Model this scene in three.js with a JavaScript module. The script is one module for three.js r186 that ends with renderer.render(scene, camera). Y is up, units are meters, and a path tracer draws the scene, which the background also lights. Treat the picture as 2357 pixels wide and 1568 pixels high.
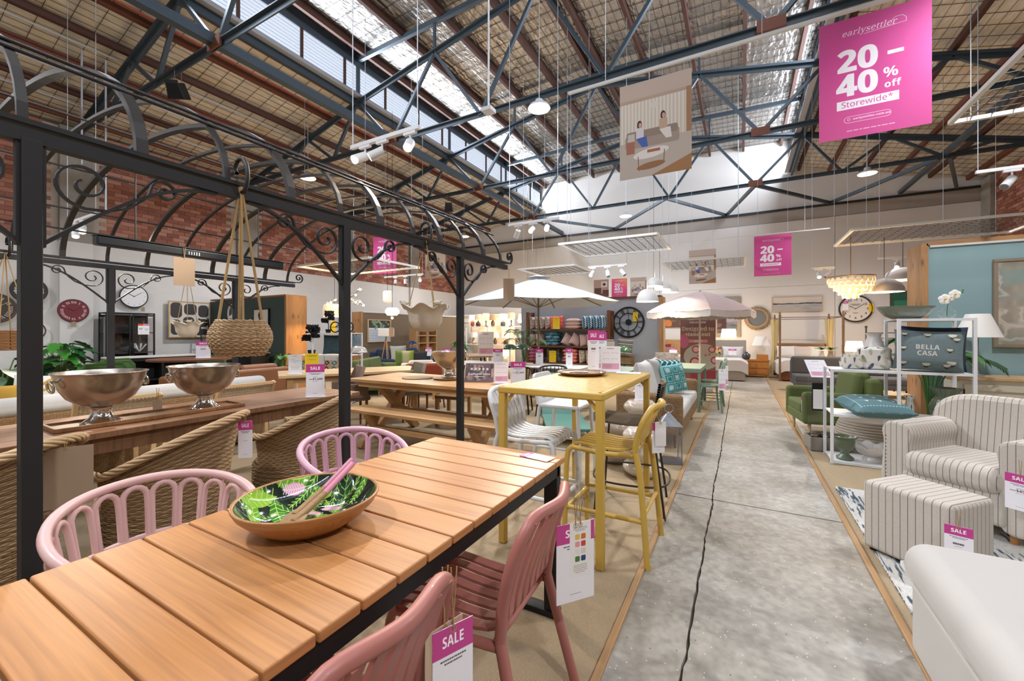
import * as THREE from 'three';
import { mergeGeometries } from 'three/addons/utils/BufferGeometryUtils.js';
import { RoundedBoxGeometry } from 'three/addons/geometries/RoundedBoxGeometry.js';
import { RectAreaLightUniformsLib } from 'three/addons/lights/RectAreaLightUniformsLib.js';
RectAreaLightUniformsLib.init();

// ---------- camera, exposure, large lights ----------
const scene = new THREE.Scene();
scene.background = new THREE.Color(0xdfe8f2);
const camera = new THREE.PerspectiveCamera(78.88, 2357 / 1568, 0.05, 100);
camera.position.set(0, 1.38, 0);
camera.rotation.y = THREE.MathUtils.degToRad(28.9);
camera.setViewOffset(2357, 1568, 0, 20, 2357, 1568);
const renderer = new THREE.WebGLRenderer({ antialias: true });
renderer.toneMapping = THREE.LinearToneMapping;
renderer.toneMappingExposure = 1.22;
renderer.shadowMap.enabled = true;
// building frame: trusses every 3.42 m, raised monitor roof between two clerestories
const XL = -12.24, XR = 6.0, ZB = -16.5, ZF = 8.2, XC = -3.12, CL = -7.7, CR = 1.46;
const TRUSS = [-13.42, -10.0, -6.6, -3.18, 0.24, 3.66, 7.08];
const DAY = 17, DAYC = 0xe9f1ff;
// soft daylight through the two clerestory strips (translucent sheet)
for (const [x, s] of [[CL, 1], [CR, -1]]) {
  for (let z = ZB + 1.72; z < ZF; z += 3.42) {
    const l = new THREE.RectAreaLight(DAYC, DAY, 3.2, 0.6);
    l.position.set(x + s * 0.06, 7.14, z); l.lookAt(x + s * 3, 7.0, z); l.name = 'clerestory_daylight'; scene.add(l);
  }
}

// ---------- helpers ----------
let seed = 7;
const rnd = () => { seed = (seed * 1664525 + 1013904223) >>> 0; return seed / 4294967296; };
const rr = (a, b) => a + (b - a) * rnd();
const roofY = x => { const d = Math.abs(x + 3.12); return d < 4.58 ? 7.9 - 0.047 * d : 6.86 - 0.255 * (d - 4.58); };
const V = (x, y, z) => new THREE.Vector3(x, y, z);
const TAU = Math.PI * 2;
const names = {};
function numbered(n) { const k = (names[n] = (names[n] ?? -1) + 1); return k ? n + '_' + String(k).padStart(3, '0') : n; }
const norm = g => {
  const h = g.index ? g.toNonIndexed() : g;
  if (!h.attributes.uv) h.setAttribute('uv', new THREE.BufferAttribute(new Float32Array(h.attributes.position.count * 2), 2));
  if (!h.attributes.normal) h.computeVertexNormals();
  for (const k of Object.keys(h.attributes)) if (!['position', 'normal', 'uv'].includes(k)) h.deleteAttribute(k);
  h.morphAttributes = {};
  return h;
};
// boxes that meet in one part are drawn in by fractions of a millimetre so that no two faces coincide
const shrink = (g, i) => { const n = g.attributes.position.count; if (!i || n !== 36) return g; g.computeBoundingBox(); const b = g.boundingBox, c = b.getCenter(new THREE.Vector3()), s = b.getSize(new THREE.Vector3()), e = 0.0007 * (1 + (i - 1) % 6), k = v => (v > 0.006 ? (v - e) / v : 1); g.translate(-c.x, -c.y, -c.z); g.scale(k(s.x), k(s.y), k(s.z)); return g.translate(c.x, c.y, c.z); };
const merge = a => { a = (Array.isArray(a) ? a.flat(9) : [a]).map(norm); if (a.length > 1 && a.length < 14) a = a.map(shrink); return a.length > 1 ? mergeGeometries(a) : a[0]; };
// uv in metres by the dominant axis of each face
function uvm(g, swap) {
  g = norm(g); const p = g.attributes.position, n = g.attributes.normal, u = g.attributes.uv;
  for (let i = 0; i < p.count; i += 3) {
    const ax = Math.abs(n.getX(i) + n.getX(i + 1) + n.getX(i + 2)), ay = Math.abs(n.getY(i) + n.getY(i + 1) + n.getY(i + 2)), az = Math.abs(n.getZ(i) + n.getZ(i + 1) + n.getZ(i + 2));
    for (let j = i; j < i + 3; j++) {
      let a, b;
      if (ax >= ay && ax >= az) { a = p.getZ(j); b = p.getY(j); } else if (ay >= az) { a = p.getX(j); b = p.getZ(j); } else { a = p.getX(j); b = p.getY(j); }
      if (swap) u.setXY(j, b, a); else u.setXY(j, a, b);
    }
  }
  return g;
}
const tr = (g, x = 0, y = 0, z = 0) => g.translate(x, y, z);
const box = (w, h, d, x = 0, y = 0, z = 0) => new THREE.BoxGeometry(w, h, d).translate(x, y, z);
const rbox = (w, h, d, x = 0, y = 0, z = 0, r = 0.01, s = 2) => new RoundedBoxGeometry(w, h, d, s, Math.min(r, w / 2.01, h / 2.01, d / 2.01)).translate(x, y, z);
const cyl = (r1, r2, h, x = 0, y = 0, z = 0, s = 16, open = false) => new THREE.CylinderGeometry(r1, r2, h, s, 1, open).translate(x, y, z);
const sph = (r, x = 0, y = 0, z = 0, s = 16) => new THREE.SphereGeometry(r, s, Math.max(6, s >> 1)).translate(x, y, z);
const A3 = a => Array.isArray(a) ? V(...a) : a;
function bar(p, q, w, h, ext = 0) { // rectangular member from p to q
  p = A3(p); q = A3(q); const d = q.clone().sub(p), L = d.length(); d.normalize();
  const up = Math.abs(d.y) > 0.99 ? V(1, 0, 0) : V(0, 1, 0);
  const m = new THREE.Matrix4().lookAt(p, q, up); m.setPosition(p.add(q).multiplyScalar(0.5));
  return new THREE.BoxGeometry(w, h, L + ext).applyMatrix4(m);
}
function rod(p, q, r, s = 6) {
  p = A3(p); q = A3(q); const d = q.clone().sub(p), L = d.length();
  const g = new THREE.CylinderGeometry(r, r, L, s); g.applyQuaternion(new THREE.Quaternion().setFromUnitVectors(V(0, 1, 0), d.normalize()));
  return g.translate((p.x + q.x) / 2, (p.y + q.y) / 2, (p.z + q.z) / 2);
}
const tube = (pts, r, n = 24, s = 8, closed = false) => new THREE.TubeGeometry(new THREE.CatmullRomCurve3(pts.map(A3), closed, 'centripetal'), n, r, s, closed);
const lathe = (pr, s = 28, a0 = 0, a1 = TAU) => new THREE.LatheGeometry(pr.map(p => new THREE.Vector2(p[0], p[1])), s, a0, a1);
function extr(pts, d, bev = 0) { // outline in xy, extruded along +z by d
  const s = pts instanceof THREE.Shape ? pts : new THREE.Shape(pts.map(p => new THREE.Vector2(p[0], p[1])));
  return new THREE.ExtrudeGeometry(s, { depth: d, bevelEnabled: bev > 0, bevelThickness: bev, bevelSize: bev, bevelSegments: 2, curveSegments: 12 });
}
const rot = (g, x = 0, y = 0, z = 0) => { if (x) g.rotateX(x); if (y) g.rotateY(y); if (z) g.rotateZ(z); return g; };
// sweep a flat strip (w x t) along points lying in a plane with normal n
function strip(pts, w, t, n = V(0, 0, 1)) {
  const P = pts.map(A3), pos = [], idx = [];
  for (let i = 0; i < P.length; i++) {
    const a = P[Math.max(0, i - 1)], b = P[Math.min(P.length - 1, i + 1)], d = b.clone().sub(a).normalize(), s = n.clone().cross(d).normalize();
    for (const [k, m] of [[-1, -1], [1, -1], [1, 1], [-1, 1]]) { const v = P[i].clone().addScaledVector(s, k * t / 2).addScaledVector(n, m * w / 2); pos.push(v.x, v.y, v.z); }
  }
  for (let i = 0; i < P.length - 1; i++) for (let k = 0; k < 4; k++) { const a = i * 4 + k, b = i * 4 + (k + 1) % 4, c = a + 4, d = b + 4; idx.push(a, b, c, b, d, c); }
  const e = (P.length - 1) * 4; idx.push(0, 2, 1, 0, 3, 2, e, e + 1, e + 2, e, e + 2, e + 3);
  const g = new THREE.BufferGeometry(); g.setAttribute('position', new THREE.Float32BufferAttribute(pos, 3)); g.setIndex(idx);
  const h = g.toNonIndexed(); h.computeVertexNormals(); return h;
}
function spiral(cx, cy, r0, r1, a0, turns, n = 26) { // flat spiral in xy
  const o = []; for (let i = 0; i <= n; i++) { const t = i / n, a = a0 + t * turns * TAU, r = r0 + (r1 - r0) * t; o.push([cx + Math.cos(a) * r, cy + Math.sin(a) * r, 0]); } return o;
}
function mesh(name, geos, m, parent = scene) {
  const o = new THREE.Mesh(m.bumpMap && m.bumpMap.userData.metres && (!m.map || m.map.userData.metres) ? uvm(merge(geos)) : merge(geos), m); o.name = parent === scene ? numbered(name) : name; o.castShadow = o.receiveShadow = true; parent.add(o); return o;
}
const part = mesh;
function thing(name, label, category, pos = [0, 0, 0], turn = 0, group) {
  const o = new THREE.Group(); o.name = numbered(name); o.position.set(...pos); o.rotation.y = turn; o.userData = { label, category };
  if (group) o.userData.group = group; scene.add(o); return o;
}
function copy(o, label, pos, turn = 0, group) {
  const c = o.clone(); c.name = numbered(o.name.replace(/_\d{3}$/, '')); c.position.set(...pos); c.rotation.y = turn; c.userData = { label, category: o.userData.category };
  const gr = group || o.userData.group; if (gr) c.userData.group = gr; scene.add(c); return c;
}
function struct(name, geos, m) { const o = new THREE.Mesh(merge(geos), m); o.name = name; o.userData = { kind: 'structure' }; o.castShadow = o.receiveShadow = true; scene.add(o); return o; }
const stuff = o => { o.userData.kind = 'stuff'; return o; };

// ---------- textures ----------
const hash = (x, y, s = 0) => { let h = (x * 374761393 + y * 668265263 + s * 974634721) | 0; h = Math.imul(h ^ (h >>> 13), 1274126177); return ((h ^ (h >>> 16)) >>> 0) / 4294967296; };
function vn(x, y, px, py, s = 0) { // tiling value noise
  const x0 = Math.floor(x), y0 = Math.floor(y), fx = x - x0, fy = y - y0, u = fx * fx * (3 - 2 * fx), v = fy * fy * (3 - 2 * fy);
  const X = k => ((k % px) + px) % px, Y = k => ((k % py) + py) % py;
  const a = hash(X(x0), Y(y0), s), b = hash(X(x0 + 1), Y(y0), s), c = hash(X(x0), Y(y0 + 1), s), d = hash(X(x0 + 1), Y(y0 + 1), s);
  return a + (b - a) * u + (c - a) * v + (a - b - c + d) * u * v;
}
function fbm(x, y, px, py, o = 4, s = 0) { let r = 0, a = 0.5, t = 0; for (let i = 0; i < o; i++) { r += a * vn(x, y, px, py, s + i); t += a; a *= 0.55; x *= 2; y *= 2; px *= 2; py *= 2; } return r / t; }
function tex(w, h, fn, rep = [1, 1], srgb = true) { // fn(u,v) -> [r,g,b] 0..255
  const d = new Uint8Array(w * h * 4);
  for (let j = 0; j < h; j++) for (let i = 0; i < w; i++) { const c = fn(i / w, j / h), k = (j * w + i) * 4; d[k] = c[0]; d[k + 1] = c[1] ?? c[0]; d[k + 2] = c[2] ?? c[0]; d[k + 3] = 255; }
  const t = new THREE.DataTexture(d, w, h); t.wrapS = t.wrapT = THREE.RepeatWrapping; t.magFilter = THREE.LinearFilter; t.minFilter = THREE.LinearMipmapLinearFilter; t.generateMipmaps = true;
  if (srgb) t.colorSpace = THREE.SRGBColorSpace; t.repeat.set(...rep); t.needsUpdate = true; return t;
}
const mix = (a, b, t) => a.map((v, i) => v + (b[i] - v) * t);
const clamp = (x, a = 0, b = 1) => Math.min(b, Math.max(a, x));
function canvasTex(w, h, draw) {
  const c = document.createElement('canvas'); c.width = w; c.height = h; const g = c.getContext('2d'); draw(g, w, h);
  const t = new THREE.CanvasTexture(c); t.colorSpace = THREE.SRGBColorSpace; t.anisotropy = 8; return t;
}
const M = (color, roughness = 0.6, o = {}) => new THREE.MeshStandardMaterial({ color, roughness, ...o });
const MP = (color, roughness = 0.6, o = {}) => new THREE.MeshPhysicalMaterial({ color, roughness, ...o });
// wood: grain along u (metres)
function woodTex(c1, c2, c3, seedn, rep = [1, 1], knots = 0) {
  const ks = []; for (let i = 0; i < knots; i++) ks.push([hash(i, 3, seedn), hash(i, 9, seedn), 0.012 + 0.02 * hash(i, 5, seedn)]);
  return tex(512, 512, (u, v) => {
    let bend = 0; let kd = 0;
    for (const [a, b, r] of ks) { const dx = Math.min(Math.abs(u - a), 1 - Math.abs(u - a)) * 0.5, dy = (v - b), q = Math.hypot(dx, dy) / r; bend += Math.sign(dy) * 0.02 * Math.exp(-q * 0.5); kd = Math.max(kd, Math.exp(-q * q)); }
    const vv = v + bend, w = fbm(u * 2, vv * 6, 2, 6, 3, seedn) * 0.9;
    const g = fbm(u * 3 + w * 0.4, vv * 60 + w * 5, 3, 60, 3, seedn + 11), f = fbm(u * 10, vv * 220, 10, 220, 2, seedn + 23);
    let c = mix(c1, c2, clamp((w - 0.3) * 2.0)); c = mix(c, c3, clamp((g - 0.52) * 2.4) * 0.42); c = c.map(x => x * (0.93 + 0.14 * f));
    return kd > 0.05 ? mix(c, [70, 48, 34], kd * 0.55) : c;
  }, rep);
}

// ---------- shell materials ----------
const concT = tex(1024, 1024, (u, v) => {
  const a = fbm(u * 5, v * 5, 5, 5, 5, 3), b = fbm(u * 3 + 7, v * 14, 3, 14, 4, 9), f = fbm(u * 90, v * 90, 90, 90, 2, 5), sp = hash(Math.floor(u * 512), Math.floor(v * 512), 77), pz = fbm(u * 4, v * 4, 4, 4, 3, 41);
  let c = mix([136, 130, 118], [172, 169, 160], clamp((a - 0.32) * 2.3)); c = mix(c, [112, 105, 94], clamp((b - 0.56) * 3.2) * 0.55); c = mix(c, [190, 188, 181], clamp((pz - 0.58) * 4) * 0.5);
  c = c.map(x => x * (0.88 + 0.24 * f)); if (sp > 0.9975 && pz > 0.42) c = [226, 224, 216]; if (sp < 0.0008) c = [84, 76, 66]; return c;
}, [0.36, 0.36]);
const concB = tex(512, 512, (u, v) => { const x = 128 + 120 * (fbm(u * 40, v * 40, 40, 40, 4, 2) - 0.5); return [x]; }, [0.8, 0.8], false);
const concM = M(0xffffff, 0.5, { map: concT, bumpMap: concB, bumpScale: 0.002 });
const dirtM = M(0x5d554a, 0.95);
const sisalT = tex(256, 256, (u, v) => { const r = 0.5 + 0.5 * Math.sin(v * TAU * 32), q = 0.5 + 0.5 * Math.sin(u * TAU * 64 + Math.floor(v * 32) * Math.PI), n = fbm(u * 50, v * 50, 50, 50, 3, 6); return mix([148, 128, 98], [190, 172, 142], clamp(0.25 * r + 0.25 * q + 0.5 * n)); }, [4, 4]);
const sisalB = tex(256, 256, (u, v) => [255 * clamp(0.5 + 0.35 * Math.sin(v * TAU * 32) + 0.2 * Math.sin(u * TAU * 64 + Math.floor(v * 32) * Math.PI))], [4, 4], false);
const sisalM = M(0xffffff, 0.95, { map: sisalT, bumpMap: sisalB, bumpScale: 0.002 });
const stripT = woodTex([166, 130, 88], [182, 146, 102], [128, 94, 60], 91, [0.5, 2]);
const stripM = M(0xffffff, 0.5, { map: stripT });
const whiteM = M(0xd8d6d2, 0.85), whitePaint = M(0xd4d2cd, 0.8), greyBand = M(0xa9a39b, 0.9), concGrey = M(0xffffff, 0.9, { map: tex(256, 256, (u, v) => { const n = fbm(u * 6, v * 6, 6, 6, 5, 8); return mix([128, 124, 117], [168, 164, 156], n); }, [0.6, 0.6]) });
const steelM = M(0x46525b, 0.42, { metalness: 0.35 }), steelDark = M(0x35383a, 0.5, { metalness: 0.3 });
const mortarM = M(0xb0a496, 0.95);
const brickMs = [0xa06a58, 0x945e4e, 0xaa7562, 0x885446, 0xb28270].map(c => M(c, 0.92));
const brickWhites = M(0xd6d4cf, 0.85);

// floor: slabs of the concrete aisle, carpeted platforms on both sides
const floor = struct('floor', box(XR - XL + 0.6, 0.2, ZF - ZB + 0.6, (XL + XR) / 2, -0.112, (ZF + ZB) / 2), dirtM);
function slab(x0, x1, z0, z1, jl, jr) { // ragged broken edges
  const pts = [], n = 140; const w = (a, k) => (fbm(a * 2.5 + 40, k * 7, 256, 64, 4, 5) - 0.5) * 0.035;
  for (let i = 0; i <= n; i++) { const z = z0 + (z1 - z0) * i / n; pts.push([x0 + (jl ? 0.002 + w(z, 1) + 0.007 * hash(i, 3) : 0), -z]); }
  for (let i = n; i >= 0; i--) { const z = z0 + (z1 - z0) * i / n; pts.push([x1 - (jr ? 0.002 - w(z, 1) + 0.007 * hash(i, 4) : 0), -z]); }
  const g = extr(pts, 0.05); g.rotateX(-Math.PI / 2); g.translate(0, -0.045, 0); return uvm(g);
}
for (const [z0, z1] of [[ZF, 3.0], [2.99, -3.755], [-3.77, -9.6], [-9.61, -14.2]]) {
  part('slab', slab(-0.5, -0.2, z0, z1, 0, 1), concM, floor); part('slab', slab(-0.2, 0.66, z0, z1, 1, 0), concM, floor);
}
part('carpet', uvm(box(-0.5 - XL, 0.04, ZF - ZB, (XL - 0.5) / 2, -0.02, (ZF + ZB) / 2)), sisalM, floor);
part('carpet', uvm(box(XR - 0.66, 0.04, ZF - ZB, (XR + 0.66) / 2, -0.02, (ZF + ZB) / 2)), sisalM, floor);
part('carpet', uvm(box(1.16, 0.04, 14.2 + ZB + 0.01 < 0 ? -(14.2 + ZB) : 2.3, 0.08, -0.02, (-14.2 + ZB) / 2)), sisalM, floor);
const mkTrim = (n, x) => struct(n, uvm(rbox(0.034, 0.022, 14.2 + ZF, x, 0.008, (ZF - 14.2) / 2, 0.006), true), stripM);
mkTrim('trim_1', -0.5); mkTrim('trim_2', 0.66);

// brick courses on a wall at x facing sx
function bricks(parent, x, sx, y0, y1, za, zb, mats, nParts, skip = () => false) {
  const L = 0.232, Hh = 0.078, list = [];
  let row = 0;
  for (let y = y0; y + Hh < y1 + 0.02; y += Hh + 0.01, row++) for (let z = za + (row % 2) * 0.121; z < zb; z += L + 0.01) if (!skip(z)) list.push([y + Hh / 2, z + L / 2, Math.floor(hash(row, Math.round(z * 40), 3) * mats.length)]);
  list.sort((a, b) => Math.hypot(x, a[0] - 1.4, a[1] > -2.3 ? 60 : a[1]) - Math.hypot(x, b[0] - 1.4, b[1] > -2.3 ? 60 : b[1]));
  const g = new THREE.BoxGeometry(0.03, Hh, L);
  list.forEach((b, i) => { if (i < nParts) { const m = new THREE.Mesh(g, mats[b[2]]); m.name = 'brick'; m.castShadow = m.receiveShadow = true; m.position.set(x - sx * (0.004 + 0.004 * hash(i, 2)), b[0], b[1]); parent.add(m); } });
  for (let k = 0; k < mats.length; k++) {
    const rest = list.slice(nParts).filter(b => b[2] === k); if (!rest.length) continue;
    const im = new THREE.InstancedMesh(g, mats[k], rest.length); im.name = 'brick_courses'; im.userData.kind = 'stuff'; im.castShadow = im.receiveShadow = true;
    rest.forEach((b, i) => im.setMatrixAt(i, new THREE.Matrix4().makeTranslation(x - sx * (0.004 + 0.004 * hash(i, 4)), b[0], b[1]))); parent.add(im);
  }
}
const YT = 3.25, YE = 5.62;
const wl = struct('wall_left', box(0.3, YE, ZF - ZB + 0.6, XL - 0.16, YE / 2, (ZF + ZB) / 2), mortarM);
const nearPier = z => TRUSS.some(t => z + 0.232 > t - 0.27 && z < t + 0.27);
bricks(wl, XL, 1, YT + 0.01, YE, ZB, 1.0, brickMs, 300, nearPier);
part('painted_face', box(0.012, YT, ZF - ZB, XL - 0.006, YT / 2, (ZF + ZB) / 2), whitePaint, wl);
bricks(wl, XL - 0.009, 1, 0.0, YT, ZB, 1.0, [brickWhites], 0, nearPier);
for (const t of TRUSS) { part('pier', uvm(box(0.12, YE - YT, 0.5, XL + 0.05, (YE + YT) / 2, t)), concGrey, wl); part('pier', box(0.12, YT, 0.5, XL + 0.05, YT / 2, t), whitePaint, wl); }
const wr = struct('wall_right', box(0.3, YE, ZF - ZB + 0.6, XR + 0.16, YE / 2, (ZF + ZB) / 2), mortarM);
bricks(wr, XR, -1, 0, YE, ZB, -8, brickMs, 0, nearPier);
for (const t of [ZB + 0.25, ...TRUSS]) part('pier', uvm(box(0.12, YE, 0.5, XR - 0.05, YE / 2, t)), concGrey, wr);
const wbk = struct('wall_back', box(XR - XL + 0.6, 8.6, 0.3, (XL + XR) / 2, 4.3, ZB - 0.2), whiteM);
for (const [x0, x1] of [[XL, -7.9], [-7.89, -2.7], [-2.69, 2.62], [2.63, XR]]) for (const [y0, y1] of [[0, 2.9], [2.906, 5.05]]) part('wall_panel', box(x1 - x0 - 0.006, y1 - y0, 0.06, (x0 + x1) / 2, (y0 + y1) / 2, ZB - 0.03), whiteM, wbk);
part('grey_strip', box(XR - XL, 0.36, 0.03, (XL + XR) / 2, 5.25, ZB - 0.045), greyBand, wbk);  // thin strip in darker grey across the back wall, below the steel angle
struct('wall_front', box(XR - XL + 0.6, 8.6, 0.3, (XL + XR) / 2, 4.3, ZF + 0.2), whiteM);

// ---------- roof ----------
const foilB = tex(1024, 1024, (u, v) => {
  const w = fbm(u * 4, v * 4, 4, 4, 3, 12), r1 = Math.abs(fbm(u * 6 + w * 2, v * 18, 6, 18, 3, 4) - 0.5) * 2, r2 = Math.abs(fbm(u * 16, v * 26, 16, 26, 2, 14) - 0.5) * 2;
  return [255 * clamp(0.55 * (1 - r1) + 0.3 * (1 - r2) + 0.25 * w)];
}, [0.45, 0.45], false);
const foilM = M(0xb4b0aa, 0.36, { metalness: 0.95, bumpMap: foilB, bumpScale: 0.03 });
const blankT = tex(512, 512, (u, v) => { const a = fbm(u * 4, v * 4, 4, 4, 5, 21), b = fbm(u * 8, v * 40, 8, 40, 3, 22), s = fbm(u * 3, v * 3, 3, 3, 3, 27); let c = mix([208, 200, 184], [230, 225, 214], a); c = mix(c, [186, 164, 128], clamp((s - 0.55) * 4) * 0.35); return c.map(x => x * (0.9 + 0.2 * b)); }, [0.4, 0.4]);
const blanketM = M(0xffffff, 0.5, { map: blankT, metalness: 0.0, bumpMap: foilB, bumpScale: 0.03 });
const purM = M(0x4b2c20, 0.7), purM2 = M(0x6a3a26, 0.65), wireM = M(0x4a443e, 0.6, { metalness: 0.4 });
const ceilG = new THREE.Group(); ceilG.name = 'ceiling'; ceilG.userData = { kind: 'structure' }; scene.add(ceilG);
const chordY = x => { const d = Math.abs(x - XC); return d < 4.58 ? 7.5 - 0.19 * d : 6.63 - 0.255 * (d - 4.58); };
const monY = x => 7.8 - 0.04 * Math.abs(x - XC);
function sheet(x0, y0, x1, y1, m) { // roof sheet between two edges, with thickness, plus wire netting under it
  const L = Math.hypot(x1 - x0, y1 - y0), a = Math.atan2(y1 - y0, x1 - x0);
  const T = g => { g.rotateZ(a); return g.translate((x0 + x1) / 2, (y0 + y1) / 2, (ZF + ZB) / 2); };
  part('roof_sheet', T(uvm(box(L, 0.03, ZF - ZB + 0.7, 0, 0.02, 0), true)), m, ceilG);
  const gs = [], zn = ZB - (ZF + ZB) / 2;
  for (let z = 0; z < 18; z += 0.3) gs.push(T(box(L, 0.006, 0.006, 0, -0.006, zn + z)));
  for (let k = -L / 2 + 0.08; k < L / 2; k += 0.15) gs.push(T(box(0.005, 0.005, 18, k, -0.012, zn + 9)));
  stuff(part('wire_netting', gs, wireM, ceilG));
}
const eL = chordY(XL) + 0.24, tL = chordY(CL) + 0.24;
sheet(XL - 0.3, eL - 0.07, CL - 0.05, tL, blanketM);
sheet(CR + 0.05, tL, XR + 0.3, eL - 0.07, blanketM);
sheet(CL - 0.35, monY(CL) + 0.13, XC, monY(XC) + 0.16, foilM);
sheet(XC, monY(XC) + 0.16, CR + 0.35, monY(CR) + 0.13, foilM);
const zc = (ZF + ZB) / 2, zl = ZF - ZB;
for (let k = 0; k < 6; k++) for (const s of [-1, 1]) {
  const x = XC + s * (4.78 + k * 0.79), y = chordY(x) + 0.15;
  part('purlin', [box(0.04, 0.11, zl, x, y + 0.01, zc), box(0.07, 0.01, zl, x + s * 0.02, y - 0.045, zc)], k % 2 ? purM2 : purM, ceilG);
}
for (const d of [0.14, 1.1, 2.15, 3.2, 4.3]) for (const s of [-1, 1]) { const x = XC + s * d; part('purlin', [box(0.07, 0.17, zl, x, monY(x) + 0.06, zc)], purM, ceilG); }
// light steel conduits clipped below the left purlins
const conduitM = M(0xb9bcc0, 0.4, { metalness: 0.5 });
for (const x of [-11.2, -10.4, -9.6]) part('conduit', rod([x - 0.08, chordY(x) + 0.05, ZB + 0.2], [x - 0.08, chordY(x) + 0.05, 0.5], 0.016, 6), conduitM, ceilG);
part('cable_pipe', [rod([-8.4, chordY(-8.4) + 0.02, ZB + 0.2], [-8.4, chordY(-8.4) + 0.02, 0.5], 0.02, 6)], M(0xa2452c, 0.5), ceilG);
for (const [z, y] of [[-2.9, 3.4], [-2.6, 4.2]]) part('conduit', rod([-9.7, chordY(-9.7), z], [-9.7, y, z], 0.016, 6), conduitM, ceilG);
// roof trusses
const tl = ['fourth truss from the front, close to the white back wall', 'third truss back, above the round clock and cushion shelf', 'second truss back, crossing above the big photo banner', 'nearest truss, carrying the small black loudspeaker'];
TRUSS.slice(0, 4).forEach((z, i) => {
  const t = thing('roof_truss', 'blue-grey steel roof truss, ' + tl[i], 'truss', [XC, 5.5, z], 0, 'steel roof trusses');
  const Lm = (p, q, w, h) => bar([p[0] - XC, p[1] - 5.5, 0], [q[0] - XC, q[1] - 5.5, 0], w, h);
  for (const s of [-1, 1]) {
    const P = d => [XC + s * d, chordY(XC + s * d)];
    part('top_chord', [Lm(P(9.12), P(4.58), 0.16, 0.02), Lm(P(9.12), P(4.58), 0.03, 0.15), Lm(P(4.58), P(0), 0.16, 0.02), Lm(P(4.58), P(0), 0.03, 0.15)], steelM, t);
    const bn = [1.2, 3.48, 5.4, 7.3], tn = [0, 2.32, 4.58, 6.35, 8.2];
    for (let k = 0; k < 4; k++) { part('web_member', Lm(P(tn[k]), [XC + s * bn[k], 5.5], 0.06, 0.06), steelM, t); part('web_member', Lm([XC + s * bn[k], 5.5], P(tn[k + 1]), 0.06, 0.06), steelM, t); }
    part('monitor_post', box(0.09, 1.2, 0.09, s * 4.58, 1.62, 0), steelM, t);
    part('monitor_rafter', Lm([XC + s * 4.6, 7.6], [XC, 7.76], 0.08, 0.1), steelM, t);
    part('monitor_strut', box(0.05, 0.62, 0.05, s * 2.32, 1.9, 0), steelM, t);
    part('gusset', box(0.34, 0.16, 0.03, s * 3.48, 0.02, 0.05), purM2, t);
  }
  part('bottom_chord', [box(XR - XL, 0.016, 0.12, 0, 0.04, 0), box(XR - XL, 0.09, 0.02, 0, 0, 0)], steelM, t);
});
// longitudinal ties and flat bracing in the plane of the bottom chords
function steelRun(name, label, geos, m = steelM) { const o = mesh(name, geos, m); o.userData = { label, category: 'steel beam' }; return o; }
steelRun('grey_strip', 'long blue-grey steel tie running under the left clerestory', [box(0.13, 0.14, zl, -6.66, 5.58, zc)]);
steelRun('grey_strip', 'long blue-grey steel tie running along the right roof', [box(0.1, 0.1, zl, 4.19, 5.56, zc)]);
for (const [i, [a, b]] of [[-6.5, -4.4], [-2.0, -4.4], [-2.0, -0.44], [0.36, -0.44], [0.36, 2.5], [4.1, 2.5], [4.28, 5.4]].entries()) { const o = mesh('wind_brace', bar([a, 5.48, TRUSS[0]], [b, 5.5, ZB + 0.02], 0.07, 0.09), steelM); o.userData = { label: `diagonal steel brace from the last truss to the back wall, ${['first', 'second', 'third', 'fourth', 'fifth', 'sixth', 'seventh'][i]} from the left`, category: 'steel beam', group: 'roof wind braces' }; }
steelRun('wall_plate', 'dark steel angle fixed along the white back wall', [box(XR - XL, 0.07, 0.05, (XL + XR) / 2, 5.46, ZB - 0.01)], steelDark);
// clerestory windows
const paneM = M(0xb4bcc6, 0.6, { emissive: 0xdde8f8, emissiveIntensity: 0.5 }), ribM = M(0x8e98a4, 0.6, { emissive: 0xdde8f8, emissiveIntensity: 0.3 });
let wn = 1;
for (const [x, s] of [[CL, 1], [CR, -1]]) for (let z0 = ZB; z0 < ZF; z0 += 3.42) {
  const g = new THREE.Group(); g.name = 'window_' + wn++; g.userData = { kind: 'structure' }; scene.add(g);
  const L = Math.min(3.42, ZF - z0 + 0.2);
  const zs = [0, L * 0.3, L * 0.65, L];
  for (let k = 0; k < 3; k++) {
    const a = z0 + zs[k] + 0.03, b = z0 + zs[k + 1] - 0.03, p = part('pane', box(0.02, 0.64, b - a, x, 7.14, (a + b) / 2), paneM, g);
    const rs = []; for (let y = 6.87; y < 7.45; y += 0.07) rs.push(box(0.012, 0.012, b - a, x + s * 0.014, y, (a + b) / 2)); part('rib', rs, ribM, p);
    part('mullion', box(0.06, 0.72, 0.05, x + s * 0.01, 7.14, z0 + zs[k]), purM, g);
  }
  part('sill', [box(0.12, 0.16, L, x, 6.76, z0 + L / 2), box(0.05, 0.2, L, x - s * 0.02, 6.66, z0 + L / 2)], steelM, g);
  part('head', [box(0.1, 0.08, L, x, 7.49, z0 + L / 2), box(0.06, 0.3, L, x - s * 0.04, 7.66, z0 + L / 2)], steelM, g);
  part('gutter', [box(0.14, 0.012, L, x + s * 0.1, 6.69, z0 + L / 2), box(0.01, 0.07, L, x + s * 0.17, 6.72, z0 + L / 2)], conduitM, g);
}

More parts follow.
